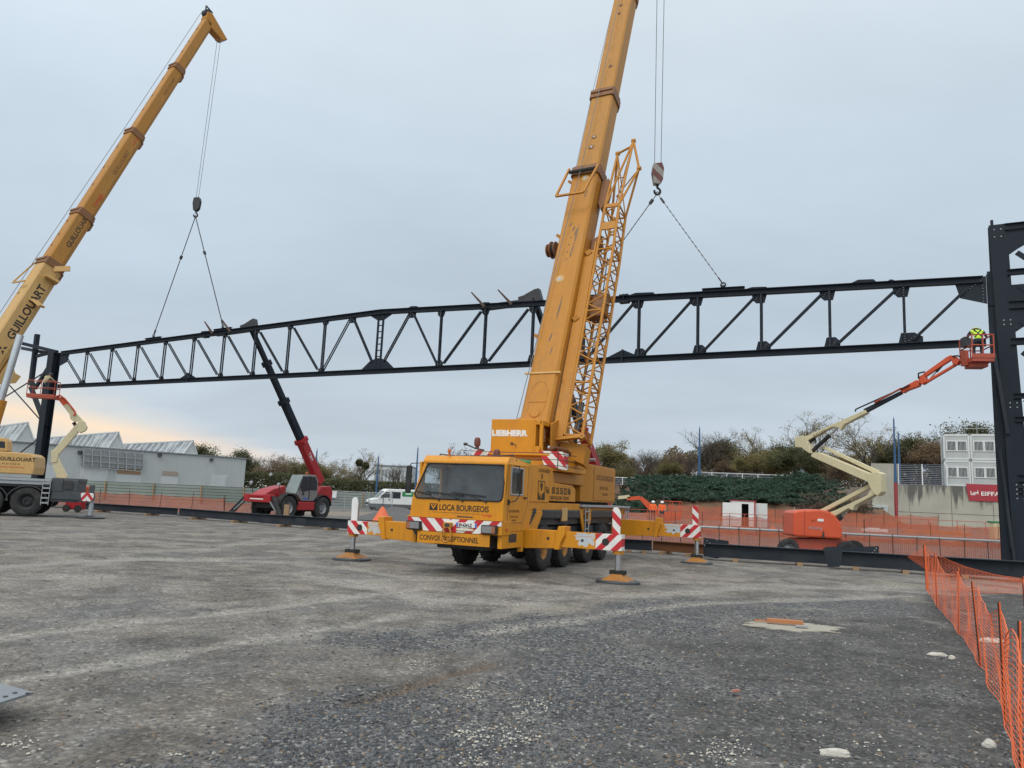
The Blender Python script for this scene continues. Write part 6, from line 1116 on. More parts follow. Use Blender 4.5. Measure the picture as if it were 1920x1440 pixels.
def leaves(pts, sizes, seed, flat=0.0, elong=1.0):
    """numpy cloud of small leaf quads"""
    r = np.random.RandomState(seed); P = np.array(pts, float); n = len(P); s = np.array(sizes, float)[:, None] if np.ndim(sizes) else np.full((n, 1), sizes)
    a = r.normal(size=(n, 3)); a[:, 2] *= (1 - flat); a /= np.linalg.norm(a, axis=1, keepdims=True) + 1e-9; t = r.normal(size=(n, 3)); b_ = np.cross(a, t); b_ /= np.linalg.norm(b_, axis=1, keepdims=True) + 1e-9
    q = np.stack([P - a * s * elong, P + b_ * s * .55, P + a * s * elong, P - b_ * s * .55], 1).reshape(-1, 3); f = np.arange(n * 4).reshape(n, 4); return q, f
def leafmesh(name, pts, sizes, seed, mat, **k):
    q, f = leaves(pts, sizes, seed, **k); me = bpy.data.meshes.new(name); fast_mesh(me, q, f); me.materials.append(mat); return me
# juniper
r_ = np.random.RandomState(11); n_ = 26000; pts = []; szs = []
for i in range(1500):
    u, v_ = r_.rand(), r_.rand(); D = 78.6 + 14.5 * v_; x = 13.0 + 22.6 * u; z0 = 2.5 + (5.0 - 2.5) * min(1, max(0, (D - 79.5) / 12.5)); z0 *= min(1.0, (x - 11.5) / 4.5); z0 += .55 * noise.noise(V((x * .45, D * .5, 2))) + max(0.0, (x - 29.5) / 9) * 1.5 * min(1, (D - 78.6) / 9)
    L = 1.0 + 1.2 * r_.rand(); az = r_.rand() * 6.28; dx_, dy_ = math.cos(az), math.sin(az) * .7 - .45; k = 70
    t = r_.rand(k) ** .7; wv = .28 * (1 - t * .75) + .05
    px_ = x + dx_ * L * t + (r_.rand(k) - .5) * wv * 2; py_ = D + dy_ * L * t + (r_.rand(k) - .5) * wv * 2; pz_ = z0 + .15 + .42 * t * (0.5 + .6 * r_.rand()) + (r_.rand(k) - .5) * .12
    pts += list(zip(px_, py_, pz_)); szs += list(.05 + .07 * r_.rand(k))
jm_ = leafmesh('evergreen_ground_cover', pts, szs, 5, L_jun, elong=1.8); jo = bpy.data.objects.new('evergreen_ground_cover', jm_); col.objects.link(jo); tag(jo, 'dense dark green juniper ground cover spreading over the earth bank', kind='stuff')
pts = []; szs = []
for i in range(160):
    px_ = 1500 + 130 * r_.rand(); D = 77 + 2.5 * r_.rand(); p = AtY(px_, 940, D); h = 1.0 + 1.5 * r_.rand(); k = 26; t = r_.rand(k)
    pts += [(p.x + (q - .5) * 1.0, D + (w_ - .5) * .6, 1.6 + h * tt) for q, w_, tt in zip(r_.rand(k), r_.rand(k), t)]; szs += [.09] * k
sh = bpy.data.objects.new('brush', leafmesh('brush', pts, szs, 8, L_twg, elong=1.3)); col.objects.link(sh); tag(sh, 'pale dry brush at the foot of the evergreen bank', kind='stuff')
# trees
def tree_data(seed, H, spread, leafn, leaf_s, mat, bark, trunk_f=0.25, levels=5, up_=0.35, dens=1.0, leaf_from=0.0, bushy=0.0):
    r = random.Random(seed); mb = MB(); tips = []; n_br = [0]
    def grow(p, d, L, rad_, lv):
        n = 3; pts_ = [p]
        for i in range(n):
            d = (d + V((r.uniform(-1, 1), r.uniform(-1, 1), r.uniform(-.5, .8) * 1)) * .13).normalized(); p = p + d * (L / n); pts_.append(p)
        for i in range(n): mb.tube(pts_[i], pts_[i + 1], rad_ * (1 - .22 * i / 1), 5 if lv < 2 else 3, r2=rad_ * (1 - .22 * (i + 1)) if i < 3 else rad_ * .3, caps=False)
        if lv >= 2: tips.extend([(q, lv) for q in pts_[1:]])
        if lv >= levels: return
        k = r.choice((2, 3, 3)) + (1 if lv == 0 else 0) + (1 if lv == 1 else 0)
        for j in range(k):
            az = 2 * math.pi * (j + r.random() * .8) / k; sp_ = spread * r.uniform(.55, 1.15)
            a = d.orthogonal().normalized(); b_ = d.cross(a); nd = (d + (a * math.cos(az) + b_ * math.sin(az)) * sp_ + V((0, 0, up_ * .4))).normalized()
            q = pts_[r.choice((1, 2, 3)) if lv else (3 if j % 2 else 2)]; grow(q, nd, L * r.uniform(.62, .85), rad_ * (.60 if levels > 6 else .56), lv + 1)
    grow(V((0, 0, -.3)), V((r.uniform(-.05, .05), 0, 1)), H * trunk_f + .3, H * .024, 0)
    zmax = max(t[0].z for t in tips); k_ = H / zmax
    vs = [v * k_ for v in mb.v]; me = bpy.data.meshes.new('trunk'); me.from_pydata([tuple(v) for v in vs], [], mb.f); me.materials.append(bark)
    lp = []; T_ = [t for t in tips if t[0].z * k_ > H * leaf_from]
    cl = {}
    for i in range(leafn):
        t, lv = r.choice(T_); key = (round(t.x * 1.2), round(t.y * 1.2), round(t.z * 1.2)); dn = cl.setdefault(key, r.random())
        if dn < 1 - dens: continue
        g = .16 + bushy; lp.append((t.x * k_ + r.gauss(0, g), t.y * k_ + r.gauss(0, g), t.z * k_ + r.gauss(0, g * .8)))
    cm = leafmesh('crown', lp, [leaf_s * r.uniform(.6, 1.3) for _ in lp], seed + 1, mat) if lp else None
    return me, cm
TK = {}
specs = {'bare': (3, 9.5, .62, 900, .06, L_yel, M_bark, .30, 7, .3, .5, .3, 0), 'bare_leafy': (8, 10, .72, 6500, .075, L_yel, M_bark, .28, 6, .25, .5, .3, .02), 'olive': (15, 8.5, .65, 15000, .10, L_olv, M_barkd, .22, 6, .2, .8, 0, .12), 'dark': (21, 8.5, .62, 19000, .115, L_dgr, M_barkd, .20, 5, .25, .9, 0, .30),
         'russet': (27, 8.0, .65, 11000, .085, L_brn, M_bark, .24, 6, .25, .7, 0, .1), 'twiggy': (35, 9, .55, 8000, .06, L_twg, M_bark, .26, 7, .3, .75, 0, .05), 'olive_b': (43, 7.5, .75, 13000, .10, L_olv, M_barkd, .18, 6, .15, .75, 0, .15), 'yellow': (52, 8, .7, 10000, .085, L_yel, M_bark, .22, 6, .2, .65, 0, .1), 'russet_b': (61, 7.5, .6, 14000, .09, L_brn, M_barkd, .2, 6, .2, .8, 0, .15)}
def tree(kind, px, ptop, D, z0, lab, grp, sc_x=1.0):
    if kind not in TK: TK[kind] = (specs[kind][1],) + tree_data(*specs[kind])
    H, tm, cm = TK[kind]; b_ = AtY(px, 900, D); h = AtY(px, ptop, D).z - z0; s = h / H
    t = thing('tree', lab, 'tree', (b_.x, D, z0), rng.random() * 6.28, grp); t.scale = (s * sc_x, s * sc_x, s)
    for nm, m_ in (('trunk', tm), ('crown', cm)):
        if m_ is None: continue
        o = bpy.data.objects.new(nm, m_); col.objects.link(o); o.parent = t
    return t
KL = {'bare': 'almost bare tall tree', 'bare_leafy': 'open tree with last yellow leaves', 'olive': 'olive green bushy tree', 'dark': 'dark green dense tree', 'russet': 'russet brown tree', 'twiggy': 'grey-brown twiggy tree', 'olive_b': 'broad olive green tree', 'yellow': 'yellowing tree', 'russet_b': 'dense russet tree'}
RT = [('olive', 1140, 828, 112, 'just right of the central crane housing'), ('olive_b', 1165, 868, 100, 'low, left end of the green bank'), ('twiggy', 1178, 850, 125, 'behind the left end of the bank'), ('twiggy', 1212, 846, 128, 'left of the gap before the first blue pole'), ('bare', 1232, 836, 120, 'third tall crown right of the crane'), ('olive_b', 1250, 858, 112, 'low crown before the twiggy row'), ('russet_b', 1268, 850, 126, 'midway from crane to first blue pole'), ('twiggy', 1290, 846, 118, 'just left of the first blue pole'),
      ('bare', 1322, 800, 118, 'rising beside the top of the first blue pole'), ('dark', 1350, 826, 122, 'pine-dark crown right of the first blue pole'), ('russet', 1372, 850, 112, 'low, between dark crown and tall yellow tree'), ('bare_leafy', 1415, 800, 116, 'tallest right of the first blue pole'), ('olive', 1400, 846, 108, 'under the tall yellow tree, left side'), ('olive_b', 1438, 842, 110, 'under the tall yellow tree, right side'), ('dark', 1462, 836, 120, 'left of the lift knuckle'), ('dark', 1490, 838, 106, 'just below the lift knuckle'), ('bare_leafy', 1522, 768, 116, 'rising above the lift knuckle'),
      ('dark', 1520, 846, 104, 'between the lift arms, left'), ('yellow', 1552, 838, 108, 'between the lift arms, centre'), ('russet', 1575, 850, 102, 'between the lift arms, right'), ('bare_leafy', 1630, 776, 103, 'largest, above the concrete wall'), ('yellow', 1598, 836, 112, 'left of the largest bare tree'), ('olive', 1662, 838, 110, 'right of the largest bare tree'), ('dark', 1705, 822, 108, 'right of the twin blue poles'), ('olive', 1732, 816, 114, 'midway from blue poles to the cabins'), ('bare', 1752, 800, 118, 'last bare top before the cabins'), ('russet_b', 1752, 826, 104, 'touching the left side of the cabins'), ('dark', 1842, 796, 130, 'showing above the cabin roof rail')]
for kd, px, pt, D, where in RT: tree(kd, px, pt, D, 5.0 if px > 1170 else 3.0, KL[kd] + ' ' + where, 'trees behind the bank and wall', 1.25)
LT = [('dark', 452, 846, 135, 'at the right end of the warehouse'), ('twiggy', 478, 852, 140, 'second right of the warehouse'), ('russet', 505, 848, 132, 'left of the red boom'), ('twiggy', 532, 848, 138, 'just left of the red boom'), ('russet', 560, 852, 142, 'behind the red boom'), ('olive', 585, 860, 128, 'behind the telehandler cab'), ('bare_leafy', 612, 846, 130, 'right of the first left blue pole'), ('yellow', 628, 862, 140, 'second right of that blue pole'), ('bare_leafy', 681, 838, 126, 'with two mistletoe balls, left of the white van'), ('bare', 744, 862, 135, 'before the pale office block'), ('olive_b', 655, 880, 150, 'low, left of the mistletoe tree'), ('russet', 838, 832, 128, 'showing above the yellow cab roof'), ('bare', 885, 845, 140, 'showing left of the crane winch'), ('dark', 372, 836, 150, 'peeping over the warehouse roof end')]
for kd, px, pt, D, where in LT:
    t = tree(kd, px, pt, D, 0.0, KL[kd] + ' ' + where, 'trees behind the hoarding', 1.15)
    if px == 681:
        r2 = np.random.RandomState(4)
        for q in ((676, 868), (688, 874)):
            c = AtY(*q, 126); pp = r2.normal(size=(900, 3)); pp /= np.linalg.norm(pp, axis=1, keepdims=True); pp *= (0.62 * r2.rand(900) ** .4)[:, None]
            o = bpy.data.objects.new('mistletoe_ball', leafmesh('mistletoe_ball', pp, .12, 7, L_ivy)); col.objects.link(o); o.location = c - V((0, 1.0, 0)); tag(o, 'round mistletoe ball high in the left tree, ' + ('upper left of the two' if q[0] == 676 else 'lower right of the two'), 'mistletoe')
# far woodland as one mass behind the right trees
pts = []; rr2 = np.random.RandomState(31)
for i in range(52000):
    x = 8 + 82 * rr2.rand(); D = 140 + 8 * rr2.rand(); top = 11.0 + 1.6 * math.sin(x * .21) + 1.1 * math.sin(x * .63 + 1) + .7 * math.sin(x * 1.7); pts.append((x, D, 4 + (top - 4) * rr2.rand() ** .8))
fo = bpy.data.objects.new('woodland', leafmesh('woodland', pts, .24, 3, leafmat("far_woodland", (0.11, 0.092, 0.06), (0.16, 0.125, 0.075)))); col.objects.link(fo); tag(fo, 'far brown and olive woodland massed behind the right hand trees', kind='stuff')
# hedge behind the hoarding
pts = []
for i in range(34000): x = -56 + 47 * rr2.rand(); pts.append((x, 117 + 2 * rr2.rand(), .2 + (3.6 if x > -33 else 4.2) * rr2.rand() ** .8))
hg = bpy.data.objects.new('hedge', leafmesh('hedge', pts, .16, 9, L_dgr)); col.objects.link(hg); tag(hg, 'clipped dark hedge behind the hoarding left of the central crane', 'hedge')
# ------------------------------------------------------------------ blue poles
for px, pt, D, z0, lab, splt in ((590, 845, 88, 0, 'blue mast behind the left telehandler', 0), (707, 856, 112, 0, 'slim blue mast left of the white van', 0), (780, 840, 100, 0, 'blue mast beside the cab mirror of the central crane', 0), (1311, 803, 92.5, 4.9, 'blue mast standing on the green bank', 0), (1679, 786, 80.4, 0, 'tall mast at the wall, blue above and red below', 1), (1687, 812, 92, 5.3, 'shorter blue mast just right of the tall wall mast', 0)):
    b_ = AtY(px, 900, D); t = thing('mast', lab, 'mast', (b_.x, D, z0), 0, 'net masts around the site'); zt = AtY(px, pt, D).z - z0
    zs = AtY(px, 905, D).z - z0 if splt else 0.0
    MB().tube((0, 0, zs), (0, 0, zt * .55), .16, 10, r2=.14).tube((0, 0, zt * .55), (0, 0, zt), .13, 10, r2=.07).build('pole', M_blue, t, smooth=True)
    if splt: MB().tube((0, 0, 0), (0, 0, zs), .18, 10).build('lower_pole', M_rdp, t, smooth=True)
    MB().tube((0, 0, zt), (0, 0, zt + .25), .03, 6).build('finial', M_blue, t)
# ------------------------------------------------------------------ retaining wall, mesh fence, cabins, banner
m, nt, b, oc, o = _mat("stained_concrete")
mp = N(nt, 'ShaderNodeMapping'); mp.inputs['Scale'].default_value = (1.4, 1.4, .11); nt.links.new(oc, mp.inputs['Vector']); st_ = tnoise(nt, mp.outputs[0], 1.1, 7, .7, .1)
sp = N(nt, 'ShaderNodeSeparateXYZ'); nt.links.new(oc, sp.inputs[0]); hf = mth(nt, 'MULTIPLY', mth(nt, 'SUBTRACT', sp.outputs[2], 1.2), .24, True)
a_ = mth(nt, 'ADD', st_, mth(nt, 'MULTIPLY', mth(nt, 'SUBTRACT', hf, .75), .42)); fx = mth(nt, 'MULTIPLY', mth(nt, 'SUBTRACT', sp.outputs[0], -.5), .6, True)
k_ = mth(nt, 'MULTIPLY', ramp(nt, a_, [(.47, 0.0), (.58, .9)]), mth(nt, 'ADD', mth(nt, 'MULTIPLY', fx, .8), .12))
cc = mix(nt, ramp(nt, tnoise(nt, oc, .35, 5, .6), [(.35, 0.0), (.65, 1.0)]), (0.36, 0.345, 0.29), (0.45, 0.43, 0.365)); cc = mix(nt, k_, cc, (0.055, 0.055, 0.058)); cc = mix(nt, ramp(nt, tnoise(nt, oc, 6, 5, .7), [(.5, 0.0), (.8, .35)]), cc, (0.22, 0.21, 0.18)); nt.links.new(cc, b.inputs['Base Color']); b.inputs['Roughness'].default_value = .9
M_wall = m
WYAW = rad(-27); wu = V((math.cos(WYAW), math.sin(WYAW), 0)); wv_ = V((-math.sin(WYAW), math.cos(WYAW), 0)); W0 = AtY(1683, 908, 84.0); zr = W0.z; W0.z = 0
def WPt(px, py, off=0.0):                # survey on the wall face: (along, height)
    p = PL(px, py, W0 + wv_ * off, wv_); return (p - W0).dot(wu), p.z
zl = WPt(1655, 869)[1]; sl = WPt(1634, 900)[0]
wt = thing('retaining_wall', 'tall stained concrete retaining wall below the white site cabins', 'wall', W0, WYAW)
MB().bx(sl, 0, 0, .5, -.2, zl).build('wall_section', M_wall, wt); MB().bx(.01, 30, .03, .5, -.2, zr).build('wall_section', M_wall, wt)
for px in (1784, 1862): x = WPt(px, 940)[0]; MB().bx(x - .02, x + .02, .02, .029, 0, zr).build('wall_joint', M_dk, wt)
MB().bx(0, 30, .022, .029, 2.45, 2.49).build('wall_joint', M_dk, wt)
sc1 = WPt(1648, 968)[0]; tag(MB().bx(-.9, .9, -.35, -.02, 0.5, 3.1).build('electrical_cabinet', M_clad2, None, bevel=.02), 'grey steel cabinet against the left end of the retaining wall', 'cabinet'); eo = bpy.data.objects['electrical_cabinet']; eo.location = W0 + wu * sc1; eo.rotation_euler = (0, 0, WYAW)
def fencerun(name, lab, cat, p0, p1, h, n, post, panel, z0=0.0, rails=(), postr=.03, ph=None, grp=None, lean=0.0, bars=0):
    t = thing(name, lab, cat, (*p0, z0), 0, grp); d = V((p1[0] - p0[0], p1[1] - p0[1], (p1[2] if len(p1) > 2 else z0) - z0)); rr = random.Random(int(abs(p0[0]) * 7 + n))
    for i in range(n + 1):
        q = d * (i / n); MB().tube(q, q + V((rr.uniform(-lean, lean), 0, (ph or h) * (1 + rr.uniform(-lean, lean)))), postr, 6).build('post', post, t)
    for z in rails: MB().tube(V((0, 0, z)), d + V((0, 0, z)), postr * .8, 6).build('rail', post, t)
    if panel is not None:
        for i in range(n):
            a, b_ = d * (i / n), d * ((i + 1) / n); L = (b_ - a).length; me = bpy.data.meshes.new('panel'); k = 6; vs, fs, uv = [], [], []
            for j in range(k + 1):
                f = j / k; sag = -.10 * h * math.sin(math.pi * f) * rr.uniform(.4, 1.2) * (1 if lean else 0); w_ = rr.uniform(-.05, .05) if lean and 0 < j < k else 0
                p = a.lerp(b_, f) + V((0, w_, 0)); vs += [tuple(p + V((0, .01, .02))), tuple(p + V((0, .01, h + sag)))]; uv += [(L * f + i * L, 0), (L * f + i * L, h)]
            for j in range(k): fs.append((2 * j, 2 * j + 2, 2 * j + 3, 2 * j + 1))
            me.from_pydata(vs, [], fs); ul = me.uv_layers.new(name='UVMap')
            for lo in me.loops: ul.data[lo.index].uv = uv[lo.vertex_index]
            me.materials.append(panel); o = bpy.data.objects.new('net_panel' if lean else 'mesh_panel', me); col.objects.link(o); o.parent = t
    return t
M_bars = netmat("louvred_steel_panel", (0.30, 0.33, 0.33), 0.42, (-900.0, 0.20))
f0, f1 = W0 + wv_ * .25 + wu * .1, W0 + wv_ * .25 + wu * WPt(1776, 900)[0]
fencerun('mesh_fence', 'grey barred fence with white posts on the retaining wall left of the cabins', 'fence', (f0.x, f0.y), (f1.x, f1.y), zl - zr, 2, M_wht, M_bars, z0=zr, postr=.07, ph=zl - zr)
x0, x1 = AtY(1311, 900, 92).x, AtY(1480, 900, 92).x; fencerun('mesh_fence', 'low grey fence with white posts on top of the green bank', 'fence', (x0, 93.5), (x1, 92), .95, 6, M_wht, M_bars, z0=5.25, postr=.05, rails=(.95,))
x0, x1 = AtY(1150, 900, 95).x, AtY(1212, 900, 92).x; fencerun('mesh_fence', 'low fence behind the left end of the bank near the crane housing', 'fence', (x0, 96), (x1, 94), .9, 3, M_wht, M_bars, z0=4.3, postr=.05, rails=(.9,))
# cabins
cx0 = WPt(1770, 860)[0]; cwid = WPt(1821, 860)[0] - cx0; ch_ = (WPt(1772, 812)[1] - zr) / 2
def cabin(lab, x, z):
    p = W0 + wu * x + wv_ * .6; t = thing('site_cabin', lab, 'site cabin', (p.x, p.y, z), WYAW, 'stacked white site cabins'); W, Hc = cwid - .04, ch_ - .04
    MB().bx(0.06, W - .06, .04, 6.0, .1, Hc - .1).build('wall', M_cntg, t)
    for a, b_ in ((0, .16), (W - .16, W)): MB().bx(a, b_, 0, .16, 0, Hc).build('corner_post', M_cnt, t); MB().bx(a, b_, 5.9, 6.06, 0, Hc).build('corner_post', M_cnt, t)
    MB().bx(.16, W - .16, 0, .12, 0, .2).build('sill_beam', M_cnt, t); MB().bx(.16, W - .16, 0, .12, Hc - .22, Hc).build('head_beam', M_cnt, t)
    for a in (.02, W - .14):
        for z_ in (.03, Hc - .13): MB().bx(a, a + .12, -.006, 0, z_, z_ + .09).build('corner_casting', M_dk, t)
    w0, w1, z0, z1 = W * .15, W * .87, Hc * .36, Hc * .71
    MB().bx(w0 - .08, w1 + .08, -.04, .05, z0 - .08, z0).bx(w0 - .08, w1 + .08, -.04, .05, z1, z1 + .08).bx(w0 - .08, w0, -.04, .05, z0, z1).bx(w1, w1 + .08, -.04, .05, z0, z1).build('window_frame', M_wht, t)
    wn = MB().bx(w0, w1, .0, .035, z0, z1).build('window', M_wglass, t); mb = MB(); k = 15
    for i in range(k):
        if i != k // 2: x_ = w0 + (w1 - w0) * (i + .5) / k; mb.bx(x_ - .016, x_ + .016, -.03, -.01, z0, z1)
    mb.bx((w0 + w1) / 2 - .09, (w0 + w1) / 2 + .09, -.035, -.005, z0, z1); mb.build('security_bars', M_cnt, wn)
    return t
c0 = cabin('white site cabin with barred window, upper row, first from the left', cx0, zr + ch_)
cabs = [('white site cabin with barred window, lower row, first from the left', 0, 0), ('white site cabin with barred window, upper row, second from the left', 1, 1), ('white site cabin with barred window, lower row, second above the red banner', 1, 0), ('white site cabin right of the dark column, upper row', 2, 1), ('white site cabin right of the dark column, lower row', 2, 0), ('white site cabin at the right picture edge, upper row', 3, 1), ('white site cabin at the right picture edge, lower row', 3, 0)]
bpy.context.view_layer.update()
ALLO = [c0] + [q for q in bpy.data.objects if q.parent == c0]; ALLO += [q for q in bpy.data.objects if q.parent is not None and q.parent in ALLO and q not in ALLO]
def tree_copy(o, parent=None):
    c = o.copy(); col.objects.link(c)
    if parent is not None: c.parent = parent
    for ch in [q for q in ALLO if q.parent == o]: tree_copy(ch, c)
    return c
for lab, i, j in cabs: c = tree_copy(c0); p = W0 + wu * (cx0 + i * cwid) + wv_ * .6; c.location = (p.x, p.y, zr + j * ch_); c['label'] = lab
f0, f1 = W0 + wu * (cx0 - .2) + wv_ * .8, W0 + wu * (cx0 + 4 * cwid) + wv_ * .8
fencerun('roof_railing', 'galvanised safety railing along the roof of the site cabins', 'railing', (f0.x, f0.y), (f1.x, f1.y), 1.05, 9, M_lgr, None, z0=zr + 2 * ch_, rails=(1.05, .55), postr=.035)
bn_ = thing('banner', 'red trapezoid company banner with white lettering hung on the retaining wall', 'banner', W0, WYAW)
B_ = lambda px, py: (lambda q: V((q[0], -.06, q[1])))(WPt(px, py, -.06))
MB().prism([B_(1811, 907), B_(1900, 910), B_(1898, 942), B_(1817, 939)], (0, .04, 0)).build('cloth', paint("banner_red", (0.36, 0.03, 0.045), 0.6, dirt=0.3, dcol=(0.25, 0.05, 0.06), scale=.5), bn_)
e0 = B_(1839, 929); text("EIFFAGE", 0.58, e0 - V((0, .02, 0)), (1, 0, 0), (0, 0, 1), M_wink, bn_, xs=1.25, bold=.012)
mb = MB(); e = B_(1820, 928)
for k in range(3): mb.bx(e.x + .13 * k, e.x + .13 * k + .42, e.y - .012 - .001 * k, e.y - .004, e.z + .12 * k, e.z + .12 * k + .07)
mb.bx(e.x, e.x + .07, e.y - .012, e.y - .004, e.z, e.z + .42); mb.bx(e.x + .62, e.x + .70, e.y - .012, e.y - .004, e.z + .1, e.z + .5); mb.build('emblem', M_wink, bn_)
# ------------------------------------------------------------------ warehouse with glazed roof ridges
wa = V((-60, 90, 0)); wb2 = V((-39.0, 112, 0))
WA, WB = AtY(-8, 860, 90), AtY(460, 880, 112); WA.z = 0; WB.z = 0; wd_ = (WB - WA).normalized(); wn_ = V((-wd_.y, wd_.x, 0)); zA = 6.05
wh = thing('warehouse', 'pale grey warehouse with three glazed roof ridges behind the hoarding at left', 'warehouse', WA)
def WP(px, py, off=0.0): return PL(px, py, WA - wn_ * -off, wn_)
WH_L = (WB - WA).length; Wq = lambda s, o_, z: WA + wd_ * s + wn_ * o_ + V((0, 0, z))
MB().hull8([Wq(-14, 0, -.1), Wq(WH_L, 0, -.1), Wq(WH_L, 48, -.1), Wq(-14, 48, -.1), Wq(-14, 0, zA), Wq(WH_L, 0, zA), Wq(WH_L, 48, zA), Wq(-14, 48, zA)]).build('wall', M_clad, wh, True)
mb = MB(); mb.beam(Wq(-14, -.06, zA + .05), Wq(WH_L + .1, -.06, zA + .05), .25, .14); mb.beam(Wq(WH_L + .05, 0, zA + .05), Wq(WH_L + .05, 26, zA + .05), .2, .14); mb.build('parapet_cap', M_zinc, wh, True)
m, nt, b, oc, o = _mat("glazed_roof"); sp = N(nt, 'ShaderNodeSeparateXYZ'); uvn = N(nt, 'ShaderNodeUVMap'); nt.links.new(uvn.outputs[0], sp.inputs[0])
g1_ = mth(nt, 'LESS_THAN', mth(nt, 'FRACT', mth(nt, 'DIVIDE', sp.outputs[0], 2.2)), .14); dif = ramp(nt, tnoise(nt, uvn.outputs[0], .35, 4, .6, .5), [(.42, 0.0), (.55, 1.0)])
cc = mix(nt, dif, (0.34, 0.37, 0.39), (0.16, 0.18, 0.20)); cc = mix(nt, g1_, cc, (0.50, 0.52, 0.53)); nt.links.new(cc, b.inputs['Base Color']); b.inputs['Roughness'].default_value = .65; b.inputs['Specular IOR Level'].default_value = .25; M_groof = m
def skylight(px_l, px_apex, px_r, py_apex, py_base_l, py_base_r, back):
    # gable on the wall line; the ridge runs back from it
    a, b_ = WP(px_l, py_base_l, .8), WP(px_r, py_base_r, .8); c = WP(px_apex, py_apex, .8); a.z = b_.z = zA - .05; vv = wn_ * back
    MB().prism([a, b_, c], wn_ * .05).build('gable', M_clad2, wh, True)
    for p, q in ((a, c), (b_, c)):
        me = bpy.data.meshes.new('glazed_slope'); inv = WM[wh.name].inverted(); P4 = [inv @ (v + wn_ * .05) for v in (p, p + vv, q + vv, q)]; L1 = vv.length; L2_ = (q - p).length; me.from_pydata([tuple(v) for v in P4], [], [(0, 1, 2, 3)]); ul = me.uv_layers.new(name='UVMap')
        for lo, uvv in zip(me.loops, ((0, 0), (L1, 0), (L1, L2_), (0, L2_))): ul.data[lo.index].uv = uvv
        me.materials.append(M_groof); o = bpy.data.objects.new('glazed_slope', me); col.objects.link(o); o.parent = wh
        so2 = o.modifiers.new('solid', 'SOLIDIFY'); so2.thickness = .08
    mb = MB(); mb.beam(c + V((0, 0, .05)), c + vv + V((0, 0, .05)), .3, .16)
    for p in (a, b_): mb.beam(p, c, .14, .22, wn_)
    mb.build('ridge_trim', M_clad2, wh, True)
    mb = MB()
    for i in range(1, 8): z_ = i / 9; l_, r_2 = a.lerp(c, z_), b_.lerp(c, z_); mb.beam(l_ - wn_ * .02, r_2 - wn_ * .02, .03, .04)
    mb.build('louvre', M_cnt, wh, True)
skylight(26, 52, 66, 793, 828, 833, 50); skylight(201, 222, 233, 811, 842, 847, 44); skylight(343, 362, 370, 827, 852, 856, 40)
def wrect(px0, px1, py0, py1, mat, nm, off=.06, parent=None):
    a, b_ = WP(px0, py0, -off), WP(px1, py0, -off); z1 = a.z; z0 = WP(px0, py1, -off).z; mb = MB(); d = wn_ * .08
    return mb.hull8([V((a.x, a.y, z0)), V((b_.x, b_.y, z0)), V((b_.x, b_.y, z0)) + d, V((a.x, a.y, z0)) + d, V((a.x, a.y, z1)), V((b_.x, b_.y, z1)), V((b_.x, b_.y, z1)) + d, V((a.x, a.y, z1)) + d]).build(nm, mat, parent or wh, True)
for p0, p1, y0, y1 in ((152, 204, 874, 912), (218, 267, 878, 914), (303, 336, 884, 914), (397, 426, 890, 916), (82, 108, 872, 900)):
    f = wrect(p0, p1, y0, y1, M_clad2, 'door_frame', .05); wrect(p0 + 3, p1 - 2, y0 + 3, y1, M_shut, 'roller_door', .10); 
wrect(221, 265, 878, 888, M_wood, 'board_panel', .16); wrect(305, 335, 883, 891, paint("pale_board", (0.33, 0.28, 0.23), 0.7), 'board_panel', .16)
mb = MB()
for i in range(7):
    for j in (0, 1, 2): pass
for py in (843, 855, 867, 878): a, b_ = WP(157, py - 3, -.5), WP(270, py + 6, -.5); mb.beam(a, b_, .08, .08)
for i in range(8): px = 157 + 16 * i; mb.beam(WP(px, 840 + (px - 157) * .08, -.5), WP(px, 875 + (px - 157) * .08, -.5), .12, .08, wn_)
fsg = mb.build('sign_frame', M_lgr, wh, True); a, b_ = WP(157, 845, -.3), WP(270, 854, -.3); z1, z0 = a.z, WP(157, 874, -.3).z; MB().hull8([V((p.x, p.y, z)) + o_ for z in (z0, z1) for p, o_ in ((a, V((0, 0, 0))), (b_, V((0, 0, 0))), (b_, wn_ * .05), (a, wn_ * .05))]).build('sign_back', paint("weathered_panel", (0.27, 0.29, 0.30), 0.6, dirt=.6, scale=.6), wh, True)
for px, py in ((150, 848), (300, 853), (397, 862)): p = WP(px, py, -.2); MB().hull8([p + V((x, y, z)) for z in (-.2, .2) for x, y in ((-.2, -.15), (.2, -.15), (.2, .15), (-.2, .15))]).build('wall_lamp', M_dk, wh, True)
for px, py in (): p = WP(px, py, 3); MB().path([p - V((0, 0, .6)), p + V((0, 0, .3)), p + V((.3, 0, .6)), p + V((.8, 0, .6)), p + V((1.0, 0, .2)), p + V((1.0, 0, -.4))], .09, 8).build('roof_vent', M_clad2, wh, True)
# pale office block far behind
ofb = thing('office_block', 'pale grey office block far behind the hedge, left of the crane cab', 'office block', AtY(736, 900, 210) * 1); p0, p1 = AtY(702, 873, 210), AtY(772, 874, 210)
MB().bx(p0.x, p1.x, 210, 222, 0, p0.z).build('wall', M_clad2, ofb, True)
for i in range(11): x = p0.x + (p1.x - p0.x) * (i + .35) / 11; MB().bx(x, x + .4, 209.9, 210, 2, p0.z - 1).build('window', paint("far_window", (0.25, 0.28, 0.3), .4) if i == 0 else MATS["far_window"], ofb, True)
MB().bx(p0.x - .2, p1.x + .2, 209.8, 222, p0.z, p0.z + .3).build('roof', M_zinc, ofb, True)
